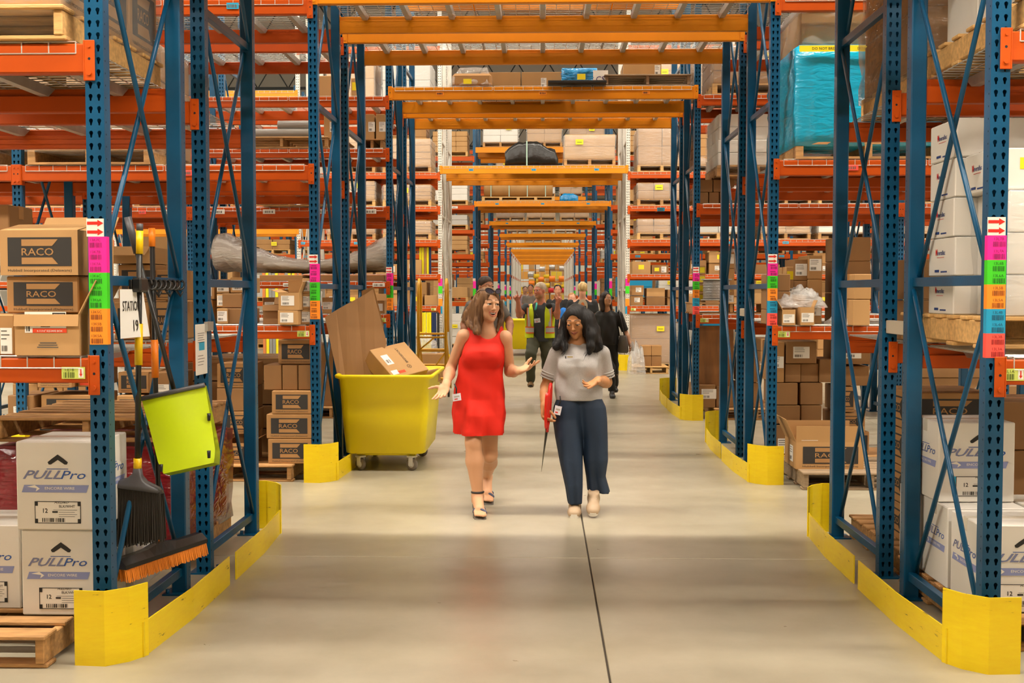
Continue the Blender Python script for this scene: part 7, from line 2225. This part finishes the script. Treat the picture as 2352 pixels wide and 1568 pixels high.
    rw = [(z_h, X, Y + .07 * s, .185 * s * fatter, .135 * s * fatter), (.56 * Hh_, X, Y + .07 * s, .18 * s * fatter, .135 * s * fatter), (.64 * Hh_, X, Y + .06 * s, .175 * s * fatter, .13 * s * fatter), (.72 * Hh_, X, Y + .06 * s, .19 * s * sh_w, .132 * s), (.78 * Hh_, X, Y + .06 * s, .19 * s * sh_w, .115 * s), (.815 * Hh_, X, Y + .06 * s, .13 * s, .085 * s), (.84 * Hh_, X, Y + .06 * s, .07 * s, .07 * s)]
    F.zrows(rw, .02, lambda th, Z, dx, dy: .005 * np.sin(5 * th + 20 * Z) + .004 * np.sin(8 * th - 14 * Z))
    F.cap(shl, shl + (el - shl) * sleeve, .066 * s, .06 * s, .03, flat=sleeve < 1); F.cap(shr, shr + (er - shr) * sleeve, .066 * s, .06 * s, .03, flat=sleeve < 1)
    if sleeve >= 1:
        F.cap(el, el + (wl - el) * .9, .056 * s, .042 * s, .02, flat=True); F.cap(er, er + (wr - er) * .9, .056 * s, .042 * s, .02, flat=True)
    F.ell(nbp + np.array([0, -.06 * s, .05 * s]), np.array([.062, .09, .075]) * s, None, .01, 's')
    obj(name_top, F.mesh(name_top, TM, 2), B)
    PM = mat('cloth_' + pants, pants, .75, bump=.1, bscale=150, var=.1, scale=6)
    F = Field(np.array([lo[0], lo[1], .02]), np.array([hi[0], hi[1], .60 * Hh_]), max(.01, res * .85))
    wr_ = lambda th, Z, dx, dy: .005 * np.sin(3 * th + 40 * Z)
    F.cap(P(-.05, .03, .535), P(.05, .03, .535), .125 * s, .125 * s, .04)
    for h_, k_, a_ in ((hl_, kl, al), (hr_, kr, ar)):
        dsp = lambda X_, Y_, Z_: .003 * np.sin(55 * Z_ + 30 * X_ + 17 * Y_)
        F.cap(h_, k_, .105 * s, .078 * s, .03, disp=dsp); F.cap(k_, a_ + (k_ - a_) * .06, .076 * s, .064 * s, .03, flat=True, disp=dsp)
    obj('trousers', F.mesh('trousers', PM, 2), B)
    for a_ in (al, ar):
        hp = a_ + np.array([0, .03 * s, -.075 * s if a_[2] > .09 else -a_[2] + .0]); tp = hp + np.array([0.0, -.26 * s, 0 if a_[2] < .12 * Hh_ else .03])
        sneaker(B, hp, tp, mat('shoe_' + shoes, shoes, .5), mat('shoe_sole_dark', '2a2622', .6), 1.0 * s, 'shoe')
    return B, hd, P, s, Hh_

# man in the yellow safety vest
Yv = 16.4
jv = lambda x, y, d=0: px(x, y, Yv + d)
A = dict(el=jv(1192, 724, -.02), wl=jv(1190, 692, -.16), er=jv(1280, 727, -.02), wr=jv(1281, 696, -.16), sl=jv(1208, 706, .05), sr=jv(1269, 706, .05),
         hl=(np.array([-.35, -.3, .85]), (.3, -.9, .1), (12, 70, 75, 75), (.5, .5, .5)), hr=(np.array([.35, -.3, .85]), (-.3, -.9, .1), (8, 70, 75, 78), (.5, .5, .5)), hlt=1, hrt=-1)
VM, hd, P, s, HH = gperson('bearded man in a lime safety vest pointing with both raised hands', 1240, 667, Yv, -40, 0, '35383a', '4c4d38', ('b09a80', 'd8c6ac'), 'd2866a', True, .5, A, dict(kl=jv(1219, 815, -.25), al=jv(1219, 878, .05), kr=jv(1255, 815, .0), ar=np.array([jv(1256, 890, .25)[0], Yv + .25, .078])), 'buzz', res=.011, beard='b98a68', shoes='8a6a40', fatter=1.08, hres=.005, hem=.50)
VEST = mat('lime_vest', 'd8ea10', .6, bump=.05, bscale=120)
F = Field((P(0, 0, 0)[0] - .3, Yv - .2, .75), (P(0, 0, 0)[0] + .3, Yv + .36, 1.5), .009)
xc = P(0, 0, 0)[0]
F.zrows([(.53 * HH, xc, Yv + .075, .222, .172), (.62 * HH, xc, Yv + .068, .208, .162), (.72 * HH, xc, Yv + .066, .212, .155), (.78 * HH, xc, Yv + .066, .205, .135), (.822 * HH, xc, Yv + .066, .14, .10)], .015, lambda th, Z, dx, dy: .006 * np.sin(6 * th + 9 * Z))
F.put(lambda X, Y, Z: np.maximum(np.abs(X - xc + .01) - .078 - .02 * np.clip((Z - .75 * HH) / .1, 0, 1), (Y - (Yv + .05)) + 0 * X * Z + 0 * Z), (xc - .12, Yv - .3, .7), (xc + .12, Yv + .06, 1.5), .01, 's')
F.cap(A['sl'] + np.array([-.10, 0, .03]), A['sl'] + np.array([-.07, 0, -.10]), .07, .06, .01, 's'); F.cap(A['sr'] + np.array([.10, 0, .03]), A['sr'] + np.array([.07, 0, -.10]), .07, .06, .01, 's')
obj('safety_vest', F.mesh('safety_vest', VEST, 1), VM)
REFL = mat('reflective_tape', 'c9c3bb', .35, .3); ORT = mat('orange_tape', 'f06a20', .5)
for q, xw in ((-1, .155), (1, .145)):
    mb = MB(); zc = .60 * HH
    for m_, dz, wd_, off in ((1, 0, .05, .0), (0, 0, .032, .003)):
        pts = [(xc + q * (.085 + .125 * t), Yv + .07 - .178 * math.sqrt(max(0, 1 - ((.085 + .125 * t) / .218) ** 2)) - .004 - off) for t in np.linspace(0, 1, 8)]
        for i in range(7):
            (x0, y0), (x1, y1) = pts[i], pts[i + 1]
            v_ = [(x0, y0, zc - wd_), (x1, y1, zc - wd_), (x1, y1, zc + wd_), (x0, y0, zc + wd_)]
            mb.add(v_, [(0, 1, 2, 3) if q > 0 else (3, 2, 1, 0)], m_)
    mb.build('reflective_band', [REFL, ORT], VM)
    mb = MB()
    for m_, w_, off in ((1, .032, .0), (0, .02, .004)):
        xx = xc + q * xw
        yb = Yv + .07 - .168 * math.sqrt(1 - (xw / .218) ** 2)
        mb.add([(xx - w_, yb - .016 - off, zc + .05), (xx + w_, yb - .004 - off, zc + .05) if q > 0 else (xx + w_, yb - .016 - off, zc + .05), (xx + w_, yb + .035 - off, .79 * HH), (xx - w_, yb + .02 - off, .79 * HH)], [(0, 1, 2, 3)], m_)
    mb.build('reflective_stripe', [REFL, ORT], VM)
badge(VM, jv(1234, 736, -.13), .085, .06, (0, -1, 0), True, .12)
MB().tube([jv(1233, 695, -.10), jv(1231, 708, -.12), jv(1229, 712, -.12)], .012, 6).build('hanging_glasses', mat('teal_lens', '2fb8a4', .1), VM)
MB().lathe([(.005, -.012), (.045, -.012), (.045, .012), (.005, .012)], 16, tuple(jv(1261, 702, -.09)), 1).build('round_patch', BLACK, VM)

# woman in black with the handbag
Yb = 16.9
jb = lambda x, y, d=0: px(x, y, Yb + d)
A = dict(sl=jb(1375, 724, .05), sr=jb(1422, 724, .05), el=jb(1368, 768, .08), wl=jb(1376, 800, -.05), er=jb(1438, 766, .08), wr=jb(1447, 790, -.05))
BW, hd, P, s, HH = gperson('dark-haired woman all in black carrying a grey handbag', 1393, 687, Yb, 28, -14, '1e1c1a', '141312', ('1a0f0a', '35231a'), 'bd8660', False, .85, A, dict(kl=jb(1402, 845, -.1), al=np.array([jb(1405, 893)[0], Yb - .08, .078]), kr=jb(1410, 840, .12), ar=jb(1412, 888, .3)), 'long', res=.011, hres=.005, hem=.50, fatter=1.12, name_top='blouse', shoes='100e0d')
Bg = empty('handbag', jb(1431, 790, -.02), 'grey leather handbag on the arm of the woman in black', 'handbag')
mb = MB(); rings = []
for z, w_, t_ in ((-.13, .10, .03), (-.11, .13, .05), (0, .12, .05), (.11, .085, .03), (.13, .08, .015)):
    rings.append([(w_ * math.cos(t) * .6, t_ * math.sin(t) - w_ * math.cos(t) * .5, z) for t in np.linspace(0, 2 * math.pi, 20, endpoint=False)])
mb.loft(rings); mb.build('bag_body', mat('grey_leather', '6a645e', .45, bump=.1), Bg)
MB().tube([(.02, -.02, .12), (-.03, .0, .35), (-.06, .03, .50), (-.09, .06, .36), (-.05, .04, .12)], .010, 6).build('shoulder_strap', mat('black_leather', '1d1a18', .5), Bg)
tag(MB().lathe([(.012, -.07), (.028, -.066), (.028, .03), (.012, .055), (.012, .07)], 14, tuple(jb(1452, 795, -.12))).build('water_bottle', mat('clear_bottle', 'e2e2e0', .1, alpha=.5)), 'small clear water bottle held by the woman in black', 'bottle')

# man in the grey shirt behind the red dress
Yq = 12.5
jq = lambda x, y, d=0: px(x, y, Yq + d)
A = dict(sl=jq(1082, 703, .05), sr=jq(1146, 703, .05), el=jq(1066, 745, .1), wl=jq(1070, 775, -.05), er=jq(1170, 738, .05), wr=jq(1172, 765, -.12))
gperson('short-haired man in a grey shirt half hidden behind the red dress', 1116, 659, Yq, 35, 0, '6f6a66', '2a2a2e', ('2a1d15', '4a3628'), 'b97e5e', True, .75, A, None, 'buzz', res=.012, hres=.0055, sh_w=1.05)
# farther visitors
gperson('visitor in a bright blue polo shirt with short reddish hair', 1314, 686, 20.6, 8, 0, '1570c8', '2a2a30', ('8a5a34', 'b98a58'), 'dba184', False, .6, None, None, 'short', res=.016, hres=.009, sc=1.0)
T, hd, P, s, HH = gperson('visitor seen from behind in a black T-shirt with a printed emblem', 1338, 664, 19.6, 180, 0, '171718', '1c1c20', ('a07c4c', 'd8bd84'), 'd2987a', True, .55, None, None, 'short', res=.016, hres=.009, sh_w=1.15, fatter=1.05)
em = MB(); c_ = np.array([P(0, 0, 0)[0] + .12 * 0, 19.6 - .085, .75 * HH])
for m_, r0, r1, oz in ((0, .085, .12, .03), (1, .03, .045, .05), (2, .05, .03, -.07)):
    em.add([c_ + np.array([r0 * math.cos(t), -.006 * (m_ + 1), r1 * math.sin(t) + oz]) for t in np.linspace(0, 2 * math.pi, 16, endpoint=False)], [tuple(range(16))], m_)
for q in (-1, 1): em.add([c_ + np.array([q * .04 + .022 * math.cos(t), -.02, .01 + .026 * math.sin(t)]) for t in np.linspace(0, 2 * math.pi, 12, endpoint=False)], [tuple(range(12))], 3)
em.build('printed_emblem', [mat('emblem_bone', 'a3937a', .6), mat('emblem_rust', 'b5622c', .6), mat('emblem_tan', 'b98a50', .6), BLACK], T)
gperson('dark-haired man in a black shirt behind the man in the vest', 1281, 667, 23.5, 0, 0, '1b1b1d', '1e1e22', ('120d0a', '2a2018'), 'c48a6a', True, .6, None, None, 'short', res=.017, hres=.009)
gperson('distant man in a lavender shirt and navy trousers', 1206, 666, 36.0, 10, 0, 'b9a4b4', '232a44', ('4a3524', '6a5138'), 'd8a488', True, 1.0, None, None, 'short', res=.02, hres=.013)
gperson('distant visitor in a grey top beside the lavender shirt', 1219, 663, 33.0, -10, 0, '8a8078', '2a2a30', ('2a1a10', '4a3020'), 'c88a6a', True, .6, None, None, 'short', res=.02, hres=.013)
